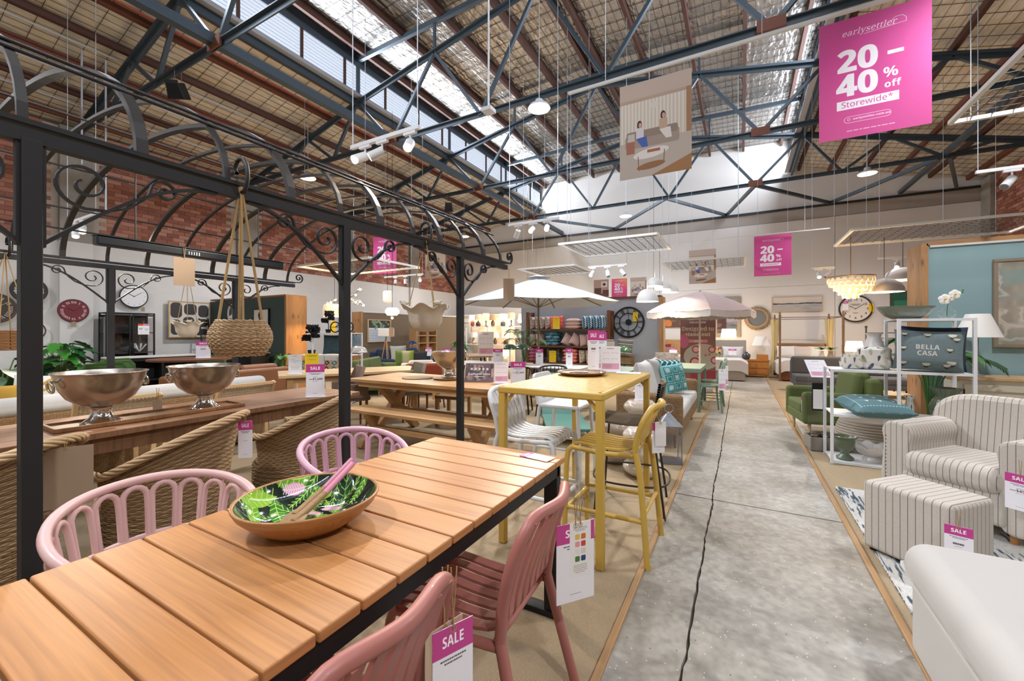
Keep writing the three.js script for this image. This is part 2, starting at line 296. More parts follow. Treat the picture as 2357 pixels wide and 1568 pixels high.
// ---------- shared materials ----------
const acaciaT = [1, 2, 3].map(i => woodTex([186, 132, 80], [166, 110, 62], [120, 76, 42], 30 + i * 7, [1, 1], i === 2 ? 2 : 1));
const acaciaM = acaciaT.map(t => M(0xffffff, 0.42, { map: t }));
const teakM = M(0xffffff, 0.55, { map: woodTex([136, 98, 68], [112, 78, 52], [74, 48, 32], 51) });
const oakM = M(0xffffff, 0.5, { map: woodTex([184, 144, 96], [166, 124, 78], [132, 94, 56], 61) });
const paleOakM = M(0xffffff, 0.5, { map: woodTex([206, 174, 128], [190, 155, 108], [156, 120, 78], 71) });
const rusticM = M(0xffffff, 0.6, { map: woodTex([176, 132, 86], [150, 108, 68], [104, 72, 44], 81, [1, 1], 3) });
const brownM = M(0xffffff, 0.55, { map: woodTex([112, 66, 36], [92, 52, 28], [58, 32, 18], 84) });
const blackM = M(0x17181a, 0.45, { metalness: 0.3 }), ironM = M(0x2b2b2c, 0.55, { metalness: 0.4 }), ironTop = M(0x33302e, 0.5, { metalness: 0.4 });
const chromeM = M(0xd8d4ce, 0.12, { metalness: 1 }), nickelM = M(0xb6aca2, 0.24, { metalness: 0.95 });
const cardM = M(0xa08a72, 0.9), twineM = M(0xa88a5c, 0.95), blushM = MP(0xd0a9a4, 0.42, { clearcoat: 0.15 }), lilacM = MP(0xc99cac, 0.42, { clearcoat: 0.15 });
const terraM = MP(0xa5675d, 0.45, { clearcoat: 0.1 }), yellowM = MP(0xc29f46, 0.45, { clearcoat: 0.15 }), whiteP = MP(0xcfd1d1, 0.4, { clearcoat: 0.15 });
const paperM = M(0xf1eff0, 0.7);
const weaveT = tex(256, 256, (u, v) => { const a = Math.floor(u * 16), b = Math.floor(v * 32), fx = u * 16 - a, fy = v * 32 - b, s = Math.sin(fy * Math.PI) * (0.75 + 0.25 * Math.sin(fx * Math.PI)), n = hash(a + ((b % 2) * 31), b, 4); return mix([92, 66, 40], mix([158, 120, 76], [186, 150, 102], n), clamp(s)); }, [3, 3]);
const weaveB = tex(256, 256, (u, v) => { const a = Math.floor(u * 16 + (Math.floor(v * 32) % 2) * 0.5), b = Math.floor(v * 32), fx = u * 16 + (b % 2) * 0.5 - a, fy = v * 32 - b; return [255 * Math.sin(fy * Math.PI) * (0.5 + 0.5 * Math.sin(fx * Math.PI))]; }, [3, 3], false);
weaveT.userData.metres = weaveB.userData.metres = 1;
const weaveM = M(0xffffff, 0.8, { map: weaveT, bumpMap: weaveB, bumpScale: 0.006 });
const wickM = M(0x9a7d58, 0.75), wickD = M(0x745a3c, 0.8), wickL = M(0xb19570, 0.7);
const fabB = tex(256, 256, (u, v) => [255 * clamp(0.5 + 0.25 * Math.sin(u * TAU * 64) + 0.25 * Math.sin(v * TAU * 64) + 0.2 * (fbm(u * 30, v * 30, 30, 30, 2) - 0.5))], [4, 4], false); fabB.userData.metres = 1;
const fab = (c, r = 0.92, o = {}) => MP(c, r, { bumpMap: fabB, bumpScale: 0.0012, sheen: 0.35, sheenRoughness: 0.6, sheenColor: new THREE.Color(c), ...o });

// ---------- writing ----------
const PINK = '#c5418f', PINK2 = '#d4579b';
function lines(g, x, y, w, n, dy, h, c) { g.fillStyle = c; for (let i = 0; i < n; i++) { let k = x + w * (i === n - 1 ? 0.18 : 0.04), e = x + w * (i === n - 1 ? 0.82 : 0.96); while (k < e) { const l = w * (0.03 + 0.06 * hash(i, Math.round(k), 5)); g.fillRect(k, y + i * dy, Math.min(l, e - k), h); k += l + w * 0.015; } } }
const saleTex = (price, bars) => canvasTex(256, 460, (g, w, h) => {
  g.fillStyle = '#f0eef2'; g.fillRect(0, 0, w, h); g.fillStyle = PINK; g.fillRect(0, 0, w, h * 0.25); g.fillStyle = '#fff'; g.font = 'bold 62px sans-serif'; g.textAlign = 'center'; g.textBaseline = 'middle'; g.fillText('SALE', w / 2, h * 0.125);
  lines(g, 40, h * 0.28, w - 80, 2, 15, 7, '#55525a'); if (price) { g.fillStyle = '#2b2930'; g.font = 'bold 20px sans-serif'; g.textAlign = 'right'; g.fillText('NOW', 92, h * 0.47); g.font = 'bold 44px sans-serif'; g.textAlign = 'left'; g.fillText(price, 94, h * 0.465); lines(g, 80, h * 0.39, w - 160, 1, 9, 7, '#8a868e'); }
  if (bars) lines(g, 50, h * 0.44, w - 100, 1, 10, 22, '#4a4750'); lines(g, 70, h * 0.53, w - 140, 1, 10, 5, '#c07aa0'); lines(g, 70, h * 0.9, w - 140, 1, 10, 5, '#aaa6ae');
});
const tSale = { 1699: saleTex('$1,699'), 1499: saleTex('$1,499'), 499: saleTex('$499'), g: saleTex('', 1), n: saleTex('') };
const mSale = Object.fromEntries(Object.entries(tSale).map(([k, t]) => [k, M(0xffffff, 0.45, { map: t })]));
const yellowSignM = M(0xffffff, 0.6, { map: canvasTex(200, 300, (g, w, h) => { g.fillStyle = '#e8c616'; g.fillRect(0, 0, w, h); g.fillStyle = '#5a4a10'; g.font = 'bold 26px sans-serif'; g.textAlign = 'center'; g.fillText('CLEARANCE', w / 2, 48); lines(g, 30, 86, w - 60, 2, 12, 6, '#a88a1c'); lines(g, 60, 170, w - 120, 1, 10, 8, '#d0682a'); lines(g, 50, 250, w - 100, 1, 10, 5, '#a88a1c'); }) });
const rangeSheet = title => M(0xffffff, 0.5, { map: canvasTex(256, 380, (g, w, h) => { g.fillStyle = '#f0edf1'; g.fillRect(0, 0, w, h); g.fillStyle = '#77727a'; g.font = '22px serif'; g.textAlign = 'center'; if (title) g.fillText(title, w / 2, 46); else lines(g, 60, 32, w - 120, 1, 10, 10, '#77727a'); g.strokeStyle = '#b9a0a8'; g.lineWidth = 3; for (const [x, y] of [[30, 100], [140, 100], [30, 190], [140, 190]]) { g.beginPath(); g.moveTo(x, y); g.lineTo(x + 84, y); g.moveTo(x + 10, y); g.lineTo(x + 10, y + 20); g.moveTo(x + 74, y); g.lineTo(x + 74, y + 20); g.stroke(); } g.fillStyle = '#dca8bd'; g.fillRect(16, 260, w - 32, 90); lines(g, 30, 280, 120, 4, 16, 6, '#b9718f'); }) });
const rangeM = rangeSheet(''), rangeTeak = rangeSheet('Reclaimed Teak');
function sign(name, label, w, h, m, pos, turn, cat = 'price sign', group) { // acrylic stand holding a printed sheet
  const t = thing(name, label, cat, pos, turn, group); part('sheet', box(w, h, 0.003, 0, h / 2 + 0.006, 0), m, t); part('stand', [box(w, 0.006, 0.06, 0, 0.003, 0)], paperM, t); return t;
}
function hangTag(name, label, w, h, m, top, turn, twine = 0.1, cat = 'price tag', group) { // card on a twine loop, top = where the twine holds
  const t = thing(name, label, cat, [top[0], top[1] - twine - h, top[2]], turn, group); part('card', box(w, h, 0.002, 0, h / 2, 0), m, t); part('twine', [rod([0, h - 0.012, 0.003], [-0.006, h + twine, 0], 0.0016, 5), rod([0, h - 0.012, -0.003], [0.008, h + twine, 0.004], 0.0016, 5), new THREE.TorusGeometry(0.008, 0.0018, 5, 10).translate(0, h - 0.01, 0)], twineM, t); return t;
}

// ---------- timber outdoor dining table ----------
{
  const t = thing('outdoor_dining_table', 'long acacia slatted table with black steel frame in the foreground', 'table', [-1.16, 0, -0.78]);
  for (let i = 0; i < 20; i++) {
    const z = -1.13 + 0.056 + i * 0.1135, g = uvm(rbox(0.81, 0.028, 0.108, 0, 0.752, 0, 0.006)); const u = g.attributes.uv, o = rnd(), o2 = rnd(); for (let k = 0; k < u.count; k++) u.setXY(k, u.getX(k) * 0.55 + o, u.getY(k) * 1.1 + o2);
    g.translate(0, 0, z); part('slat', g, acaciaM[i % 3], t);
  }
  part('frame', [box(0.03, 0.055, 2.2, 0.375, 0.71, 0.01), box(0.03, 0.055, 2.2, -0.375, 0.71, 0.01), box(0.75, 0.055, 0.03, 0, 0.71, -1.09), box(0.75, 0.055, 0.03, 0, 0.71, 0), box(0.75, 0.055, 0.03, 0, 0.71, 1.1)], blackM, t);
  for (const z of [-1.085, 1.09]) for (const x of [-0.355, 0.355]) part('leg', rbox(0.07, 0.74, 0.05, x, 0.37, z, 0.006), blackM, t);
  for (const z of [-1.085, 1.09]) part('foot_bar', rbox(0.78, 0.03, 0.07, 0, 0.015, z, 0.006), blackM, t);
}
// oval bowl with painted inside, salad servers lying in it
{
  const t = thing('oval_bowl', 'oval wooden bowl with glossy tropical leaf print inside', 'bowl', [-1.2, 0.767, -0.84], 0.94);
  const pr = [[0, 0], [0.09, 0], [0.12, 0.006], [0.165, 0.035], [0.2, 0.07], [0.212, 0.092], [0.21, 0.098], [0.202, 0.096], [0.19, 0.074]];
  const g = lathe(pr, 56); g.scale(1, 1, 0.95); part('body', uvm(g), M(0xffffff, 0.35, { map: woodTex([158, 112, 62], [176, 132, 80], [108, 70, 36], 44, [3, 3]) }), t);
  const leafT = canvasTex(512, 512, (c, w) => {
    c.fillStyle = '#1d2a22'; c.fillRect(0, 0, w, w); const q = i => hash(i, 17, 9);
    const leaf = (x, y, L, W, a, c1, c2) => { c.save(); c.translate(x, y); c.rotate(a); c.fillStyle = c1; c.beginPath(); c.moveTo(-L, 0); c.quadraticCurveTo(0, -W, L, 0); c.quadraticCurveTo(0, W, -L, 0); c.fill(); c.strokeStyle = c2; c.lineWidth = 3; c.beginPath(); c.moveTo(-L, 0); c.lineTo(L, 0); for (let k = -4; k < 5; k++) { c.moveTo(k * L / 5, 0); c.lineTo(k * L / 5 + L / 6, -W * 0.4); c.moveTo(k * L / 5, 0); c.lineTo(k * L / 5 + L / 6, W * 0.4); } c.stroke(); c.restore(); };
    for (let i = 0; i < 46; i++) leaf(q(i) * w, q(i + 99) * w, 60 + 70 * q(i + 200), 26 + 40 * q(i + 300), q(i + 400) * 6.3, ['#3f7d2c', '#6ca432', '#2f5e33', '#8fbf3a', '#27503a'][i % 5], '#b9d86a');
    for (let i = 0; i < 10; i++) leaf(q(i + 7) * w, q(i + 55) * w, 46, 34, q(i + 5) * 6.3, i % 2 ? '#e3a4bd' : '#d17f9f', '#f3d3df');
  });
  const gi = lathe([[0, 0.012], [0.09, 0.014], [0.13, 0.022], [0.165, 0.046], [0.19, 0.075], [0.2, 0.0955]], 56); gi.scale(1, 1, 0.95);
  const p = norm(gi).attributes.position; const gn = norm(gi), uu = gn.attributes.uv; for (let i = 0; i < p.count; i++) uu.setXY(i, 0.5 + p.getX(i) * 2.4, 0.5 + p.getZ(i) * 2.4);
  part('lining', gn, MP(0xffffff, 0.08, { map: leafT, clearcoat: 1, clearcoatRoughness: 0.05, side: THREE.DoubleSide }), t);
  const serverM = M(0xffffff, 0.55, { map: woodTex([156, 122, 80], [130, 98, 62], [96, 70, 44], 47, [3, 3]) }), endM = M(0xc97f97, 0.3);
  [['fork', 0, 'left'], ['spoon', 1, 'right']].forEach(([n, k]) => {
    const s = thing('salad_server', k ? 'wooden salad spoon with pink painted handle, nearer one in the oval bowl' : 'wooden salad fork with pink painted handle, farther one in the oval bowl', 'salad server', [-1.2, 0.767, -0.84], 0.94);
    const o = k ? 0.03 : -0.02, a = [-0.04, 0.056, 0.07 + o], b = [0.045, 0.082, -0.055 + o], c = [0.14, 0.125, -0.2 + o];
    const P = new THREE.Matrix4(); part('shaft', uvm(rod(a, b, 0.011, 10)), serverM, s); part('handle', rod(b, c, 0.0105, 10), k ? endM : M(0xb5798c, 0.3), s);
    const bl = sph(1, 0, 0, 0, 18); bl.scale(0.055, 0.007, 0.026); bl.rotateZ(0.1); bl.rotateY(0.96); bl.translate(-0.04, 0.056, 0.07 + o); part('blade', bl, serverM, s);
  });
  const tw = mesh('twine_tie', tube([[-1.215, 0.83, -0.86], [-1.19, 0.845, -0.85], [-1.165, 0.83, -0.84], [-1.19, 0.815, -0.85]], 0.002, 20, 5, true), twineM); tw.userData = { label: 'twine tied around the two salad servers', category: 'twine' };
}
// ---------- slatted resin chair: faces -x; rear legs run up into the back frame ----------
function slatChair(name, label, cat, m, sh, bh, o = {}) {
  const t = thing(name, label, cat, o.pos, o.turn || 0, o.group), W = 0.2, n = 7, st = o.stool;
  const fr = [];
  for (const s of [-1, 1]) {
    part('leg', tube([[-0.2, sh - 0.012, s * 0.2], [-0.225, sh - 0.03, s * 0.205], [-0.235, sh - 0.08, s * 0.208], [-0.25, 0, s * 0.225]], 0.017, 16, 8), m, t);
    part('leg', tube([[0.19, sh, s * 0.2], [0.215, sh - 0.1, s * 0.206], [st ? 0.27 : 0.3, 0, s * 0.235]], 0.019, 14, 8), m, t);
    fr.push(tube([[-0.21, sh - 0.016, s * 0.2], [0, sh - 0.03, s * 0.2], [0.18, sh - 0.02, s * 0.2]], 0.016, 10, 8));
  }
  part('seat_frame', [...fr, rod([-0.21, sh - 0.016, -0.2], [-0.21, sh - 0.016, 0.2], 0.014, 8), rod([0.16, sh - 0.03, -0.2], [0.16, sh - 0.03, 0.2], 0.012, 8)], m, t);
  const H = bh - sh, pf = k => [0.19 + 0.02 * k + 0.07 * k * k, sh + H * k];
  const side = s => [[...pf(0), s * 0.2], [...pf(0.35), s * 0.208], [...pf(0.72), s * 0.212], [...pf(0.92), s * 0.19], [...pf(1), s * 0.15]];
  part('back_frame', tube([...side(-1), [...pf(1.005).map((v, i) => v + (i ? 0.004 : 0.035)), 0], ...side(1).reverse()], 0.0185, 44, 10), m, t);
  for (let i = 0; i < n; i++) {
    const z = -0.156 + i * 0.052, bow = 0.035 * (1 - (z / 0.2) ** 2), pts = [];
    if (!o.noSeat) pts.push([-0.225, sh - 0.045, z], [-0.215, sh - 0.008, z], [-0.17, sh + 0.006, z], [0, sh - 0.008, z], [0.13, sh, z]);
    for (const k of [0.12, 0.3, 0.5, 0.7, 0.88, 0.99]) { const q = pf(k); pts.push([q[0] + bow * k, q[1], z]); }
    const c = new THREE.CatmullRomCurve3(pts.map(A3)), P = c.getPoints(30); part('slat', strip(P, 0.034, 0.011), m, t);
  }
  if (o.lattice) part('lattice', [-0.15, -0.08, 0, 0.08].map(x => box(0.018, 0.012, 0.38, x, sh - 0.016, 0)), m, t);
  if (st) {
    const y = sh * 0.4; for (const s of [-1, 1]) part('stretcher', rod([-0.243, y, s * 0.215], [0.245, y, s * 0.22], 0.014, 8), m, t);
    part('foot_rest', rod([-0.243, y - 0.02, -0.215], [-0.243, y - 0.02, 0.215], 0.016, 8), m, t); part('stretcher', rod([0.24, y + 0.03, -0.22], [0.24, y + 0.03, 0.22], 0.014, 8), m, t);
  }
  return t;
}
slatChair('slatted_chair', 'terracotta pink slatted resin chair closest to the camera, lattice seat', 'chair', terraM, 0.44, 0.81, { pos: [-0.88, 0, -0.6], lattice: 1, group: 'terracotta chairs at the timber table' });
slatChair('slatted_chair', 'terracotta pink slatted chair with colour-swatch tag at the table end', 'chair', terraM, 0.44, 0.81, { pos: [-0.84, 0, -1.27], turn: 0.06, group: 'terracotta chairs at the timber table' });
slatChair('bar_stool', 'mustard yellow slatted bar stool beside the yellow bar table', 'stool', yellowM, 0.66, 0.925, { pos: [-0.74, 0, -2.71], stool: 1 });
slatChair('bar_stool', 'white slatted bar stool on the left of the yellow bar table', 'stool', whiteP, 0.66, 0.95, { pos: [-1.31, 0, -2.72], turn: Math.PI, stool: 1 });
// ---------- loop-back chairs ----------
function loopChair(label, m, pos, turn) {
  const t = thing('loop_back_chair', label, 'chair', pos, turn, 'blush loop-back chairs at the timber table'), rx = 0.235, rz = 0.265;
  const P = (a, y, f = 1) => [-rx * f * Math.cos(a) + 0.02, y, rz * f * Math.sin(a)], top = a => 0.815 - 0.1 * Math.pow(Math.abs(a) / 1.85, 2.2);
  const rail = []; for (let i = 0; i <= 26; i++) { const a = -1.95 + 3.9 * i / 26; rail.push(P(a, top(a), 1.06)); }
  const f0 = [0.17, 0.45, -rz * 0.86], f1 = [0.17, 0.45, rz * 0.86];
  part('top_rail', [strip(rail, 0.001, 0.001), tube([[0.19, 0.42, -rz * 0.8], [0.185, 0.6, -rz * 0.95], ...rail, [0.185, 0.6, rz * 0.95], [0.19, 0.42, rz * 0.8]], 0.0165, 70, 8)], m, t);
  const n = 11, st = 3.5 / n;
  for (let i = 0; i < n; i++) {
    const a = -1.75 + st * (i + 0.5), w = st * 0.42, yt = top(a) - 0.02, pts = [];
    pts.push(P(a - w * 0.8, 0.46, 0.86), P(a - w, 0.6, 0.94), P(a - w, yt - 0.045, 1.02)); for (let k = 1; k < 10; k++) { const q = Math.PI * k / 10; pts.push(P(a - w * Math.cos(q), yt - 0.045 + 0.042 * Math.sin(q), 1.03)); } pts.push(P(a + w, yt - 0.045, 1.02), P(a + w, 0.6, 0.94), P(a + w * 0.8, 0.46, 0.86));
    part('loop', tube(pts, 0.0105, 44, 7), m, t);
  }
  const band = []; for (let i = 0; i <= 20; i++) { const a = -1.8 + 3.6 * i / 20; band.push(P(a, 0.605, 0.945)); } part('band', tube(band, 0.011, 40, 6), m, t);
  const sr = []; for (let i = 0; i <= 20; i++) { const a = -1.9 + 3.8 * i / 20; sr.push(P(a, 0.455, 0.87)); } part('seat_rail', tube([...sr, [0.2, 0.445, rz * 0.6], [0.21, 0.44, 0], [0.2, 0.445, -rz * 0.6]], 0.014, 60, 6, true), m, t);
  for (let i = 0; i < 8; i++) { const z = -0.19 + i * 0.054; const hw = Math.sqrt(1 - (z / 0.25) ** 2) * 0.2; part('seat_slat', rbox(0.2 + hw, 0.012, 0.036, 0.1 - hw / 2 + 0.0, 0.452, z, 0.005), m, t); }
  for (const [sx, sz] of [[-1, -1], [-1, 1], [1, -1], [1, 1]]) part('leg', tube([[sx * 0.15 + 0.02, 0.45, sz * 0.19], [sx * 0.2 + 0.02, 0, sz * 0.23]], 0.016, 6, 8), m, t);
  return t;
}
loopChair('blush pink loop-back resin chair at the near left of the timber table', blushM, [-1.78, 0, -0.68], 0.0);
loopChair('lilac pink loop-back resin chair at the far left of the timber table', lilacM, [-1.8, 0, -1.53], -0.08);
// ---------- yellow bar table ----------
{
  const t = thing('bar_table', 'tall mustard yellow metal bar table with ribbed top', 'table', [-1.04, 0, -3.03]), w = 0.7, d = 1.4;
  for (let i = 0; i < 26; i++) part('slat', rbox(w - 0.05, 0.014, 0.038, 0, 1.02, -d / 2 + 0.05 + i * 0.052, 0.004, 1), yellowM, t);
  part('frame', [rbox(w, 0.045, 0.05, 0, 1.002, -d / 2 + 0.02, 0.012), rbox(w, 0.045, 0.05, 0, 1.002, d / 2 - 0.02, 0.012), rbox(0.05, 0.045, d, -w / 2 + 0.02, 1.002, 0, 0.012), rbox(0.05, 0.045, d, w / 2 - 0.02, 1.002, 0, 0.012)], yellowM, t);
  for (const x of [-1, 1]) for (const z of [-1, 1]) { part('leg', rbox(0.048, 1.0, 0.048, x * (w / 2 - 0.024), 0.5, z * (d / 2 - 0.024), 0.008), yellowM, t); part('brace', bar([x * (w / 2 - 0.03), 0.9, z * (d / 2 - 0.03)], [x * (w / 2 - 0.1), 0.985, z * (d / 2 - 0.03)], 0.015, 0.02), yellowM, t); }
  const b = thing('serving_platter', 'round wooden platter with dark glossy shell inlay on the bar table', 'platter', [-1.14, 1.026, -3.25]);
  part('tray', lathe([[0, 0], [0.14, 0], [0.175, 0.012], [0.2, 0.026], [0.197, 0.031], [0.17, 0.02], [0, 0.014]], 48), M(0xffffff, 0.35, { map: woodTex([150, 96, 44], [120, 74, 34], [84, 50, 22], 46, [3, 3]) }), t && b);
  const shellT = tex(256, 256, (u, v) => { const a = fbm(u * 9, v * 9, 9, 9, 3, 61), q = Math.floor(a * 12) % 3; return q === 0 ? [40, 28, 20] : q === 1 ? [86, 62, 42] : [150, 126, 98]; }, [6, 6]);
  part('inlay', uvm(lathe([[0.19, 0.0285], [0.165, 0.019], [0, 0.0155]], 48)), MP(0xffffff, 0.1, { map: shellT, clearcoat: 1, clearcoatRoughness: 0.06, side: THREE.DoubleSide }), b);
}
// brown rope stool behind the yellow one
{
  const t = thing('bar_stool', 'slim dark steel bar stool with taupe rope seat behind the yellow one', 'stool', [-0.77, 0, -3.38], 0.12), m = M(0x3b332c, 0.5, { metalness: 0.5 }), rope = M(0x6d6252, 0.95);
  for (const s of [-1, 1]) { part('leg', rod([-0.2, 0.68, s * 0.2], [-0.25, 0, s * 0.23], 0.009, 8), m, t); part('leg', tube([[0.25, 0.97, s * 0.18], [0.19, 0.7, s * 0.2], [0.26, 0, s * 0.24]], 0.009, 16, 8), m, t); }
  part('foot_ring', tube([[-0.235, 0.24, -0.22], [-0.235, 0.24, 0.22], [0.235, 0.24, 0.225], [0.235, 0.24, -0.225]], 0.008, 60, 6, true), m, t);
  for (let i = 0; i < 15; i++) part('rope_strand', tube([[-0.22, 0.69, -0.19 + i * 0.027], [0, 0.675, -0.19 + i * 0.027], [0.2, 0.69, -0.19 + i * 0.027]], 0.014, 8, 6), rope, t);
  for (let i = 0; i < 9; i++) part('rope_strand', tube([[0.2 + i * 0.003, 0.84 + i * 0.018, -0.19], [0.235 + i * 0.003, 0.84 + i * 0.018, 0], [0.2 + i * 0.003, 0.84 + i * 0.018, 0.19]], 0.012, 12, 6), rope, t);
}
// white stool with a solid back and a handle hole
{
  const t = thing('bar_stool', 'white moulded bar stool with solid pierced back behind the slatted white one', 'stool', [-1.53, 0, -3.86], Math.PI);
  const s = new THREE.Shape(); s.moveTo(-0.2, 0); s.lineTo(0.2, 0); s.lineTo(0.205, 0.22); s.quadraticCurveTo(0.2, 0.28, 0.14, 0.29); s.lineTo(-0.14, 0.29); s.quadraticCurveTo(-0.2, 0.28, -0.205, 0.22); s.closePath();
  const hole = new THREE.Path(); hole.absellipse(0, 0.06, 0.12, 0.03, 0, TAU); s.holes.push(hole);
  const g = extr(s, 0.02, 0.006); g.rotateY(Math.PI / 2); g.rotateZ(-0.2); g.translate(0.19, 0.68, 0); part('backrest', g, whiteP, t);
  part('seat', rbox(0.42, 0.035, 0.42, -0.01, 0.665, 0, 0.016, 3), whiteP, t);
  for (const z of [-1, 1]) { part('leg', tube([[-0.2, 0.655, z * 0.19], [-0.24, 0, z * 0.22]], 0.02, 6, 8), whiteP, t); part('leg', tube([[0.19, 0.655, z * 0.19], [0.25, 0, z * 0.23]], 0.02, 6, 8), whiteP, t); part('stretcher', rod([-0.225, 0.27, z * 0.207], [0.226, 0.27, z * 0.213], 0.013, 8), whiteP, t); }
  part('foot_rest', rod([-0.225, 0.25, -0.2], [-0.225, 0.25, 0.2], 0.014, 8), whiteP, t);
}
// ---------- tags near the front ----------
const swatchM = M(0xffffff, 0.6, { map: canvasTex(200, 420, (g, w, h) => { g.fillStyle = '#efece8'; g.fillRect(0, 0, w, h); lines(g, 30, 40, w - 60, 3, 12, 5, '#8d8984'); [['#e0c060', '#d8702a'], ['#e59aa6', '#c9483a'], ['#e8e4dc', '#ddd3c9'], ['#4d7a42', '#27406e']].forEach((r, j) => r.forEach((c, i) => { g.fillStyle = c; g.beginPath(); g.roundRect(50 + i * 56, 92 + j * 56, 44, 42, 9); g.fill(); })); lines(g, 30, 326, w - 60, 5, 14, 6, '#aaa49e'); }) });
hangTag('price_tag', 'large pink-headed sale tag hanging from the back of the farther terracotta chair', 0.15, 0.27, mSale.n, [-0.5, 0.81, -1.36], 0.9, 0.09);
hangTag('swatch_tag', 'narrow white tag with eight colour squares on the farther terracotta chair', 0.085, 0.19, swatchM, [-0.488, 0.81, -1.375], 0.9, 0.09, 'tag');
hangTag('hang_tag', 'tall cardboard tag hanging on twine from the closest terracotta chair', 0.11, 0.25, M(0xc0a890, 0.85), [-0.625, 0.815, -0.795], 1.3, 0.14, 'tag');
hangTag('price_tag', 'white tag with pink edge behind the cardboard tag on the closest chair', 0.11, 0.27, mSale.n, [-0.61, 0.81, -0.81], 1.15, 0.14);
{ const o = mesh('price_tag', box(0.16, 0.003, 0.075, 0, 0, 0), (() => { const t = tSale.n.clone(); t.rotation = Math.PI / 2; t.center.set(0.5, 0.5); return M(0xffffff, 0.5, { map: t }); })()); o.position.set(-0.87, 0.7695, -1.83); o.rotation.y = -0.14; o.userData = { label: 'sale tag lying flat on the far end of the timber table', category: 'price tag' }; }
hangTag('price_tag', 'sale tag with a blank white tag in front, hanging from the yellow bar stool', 0.09, 0.2, mSale.n, [-0.475, 0.87, -2.86], 0.7, 0.09);
hangTag('hang_tag', 'blank white card hanging from the yellow bar stool', 0.075, 0.16, paperM, [-0.46, 0.88, -2.85], 0.6, 0.09, 'tag');

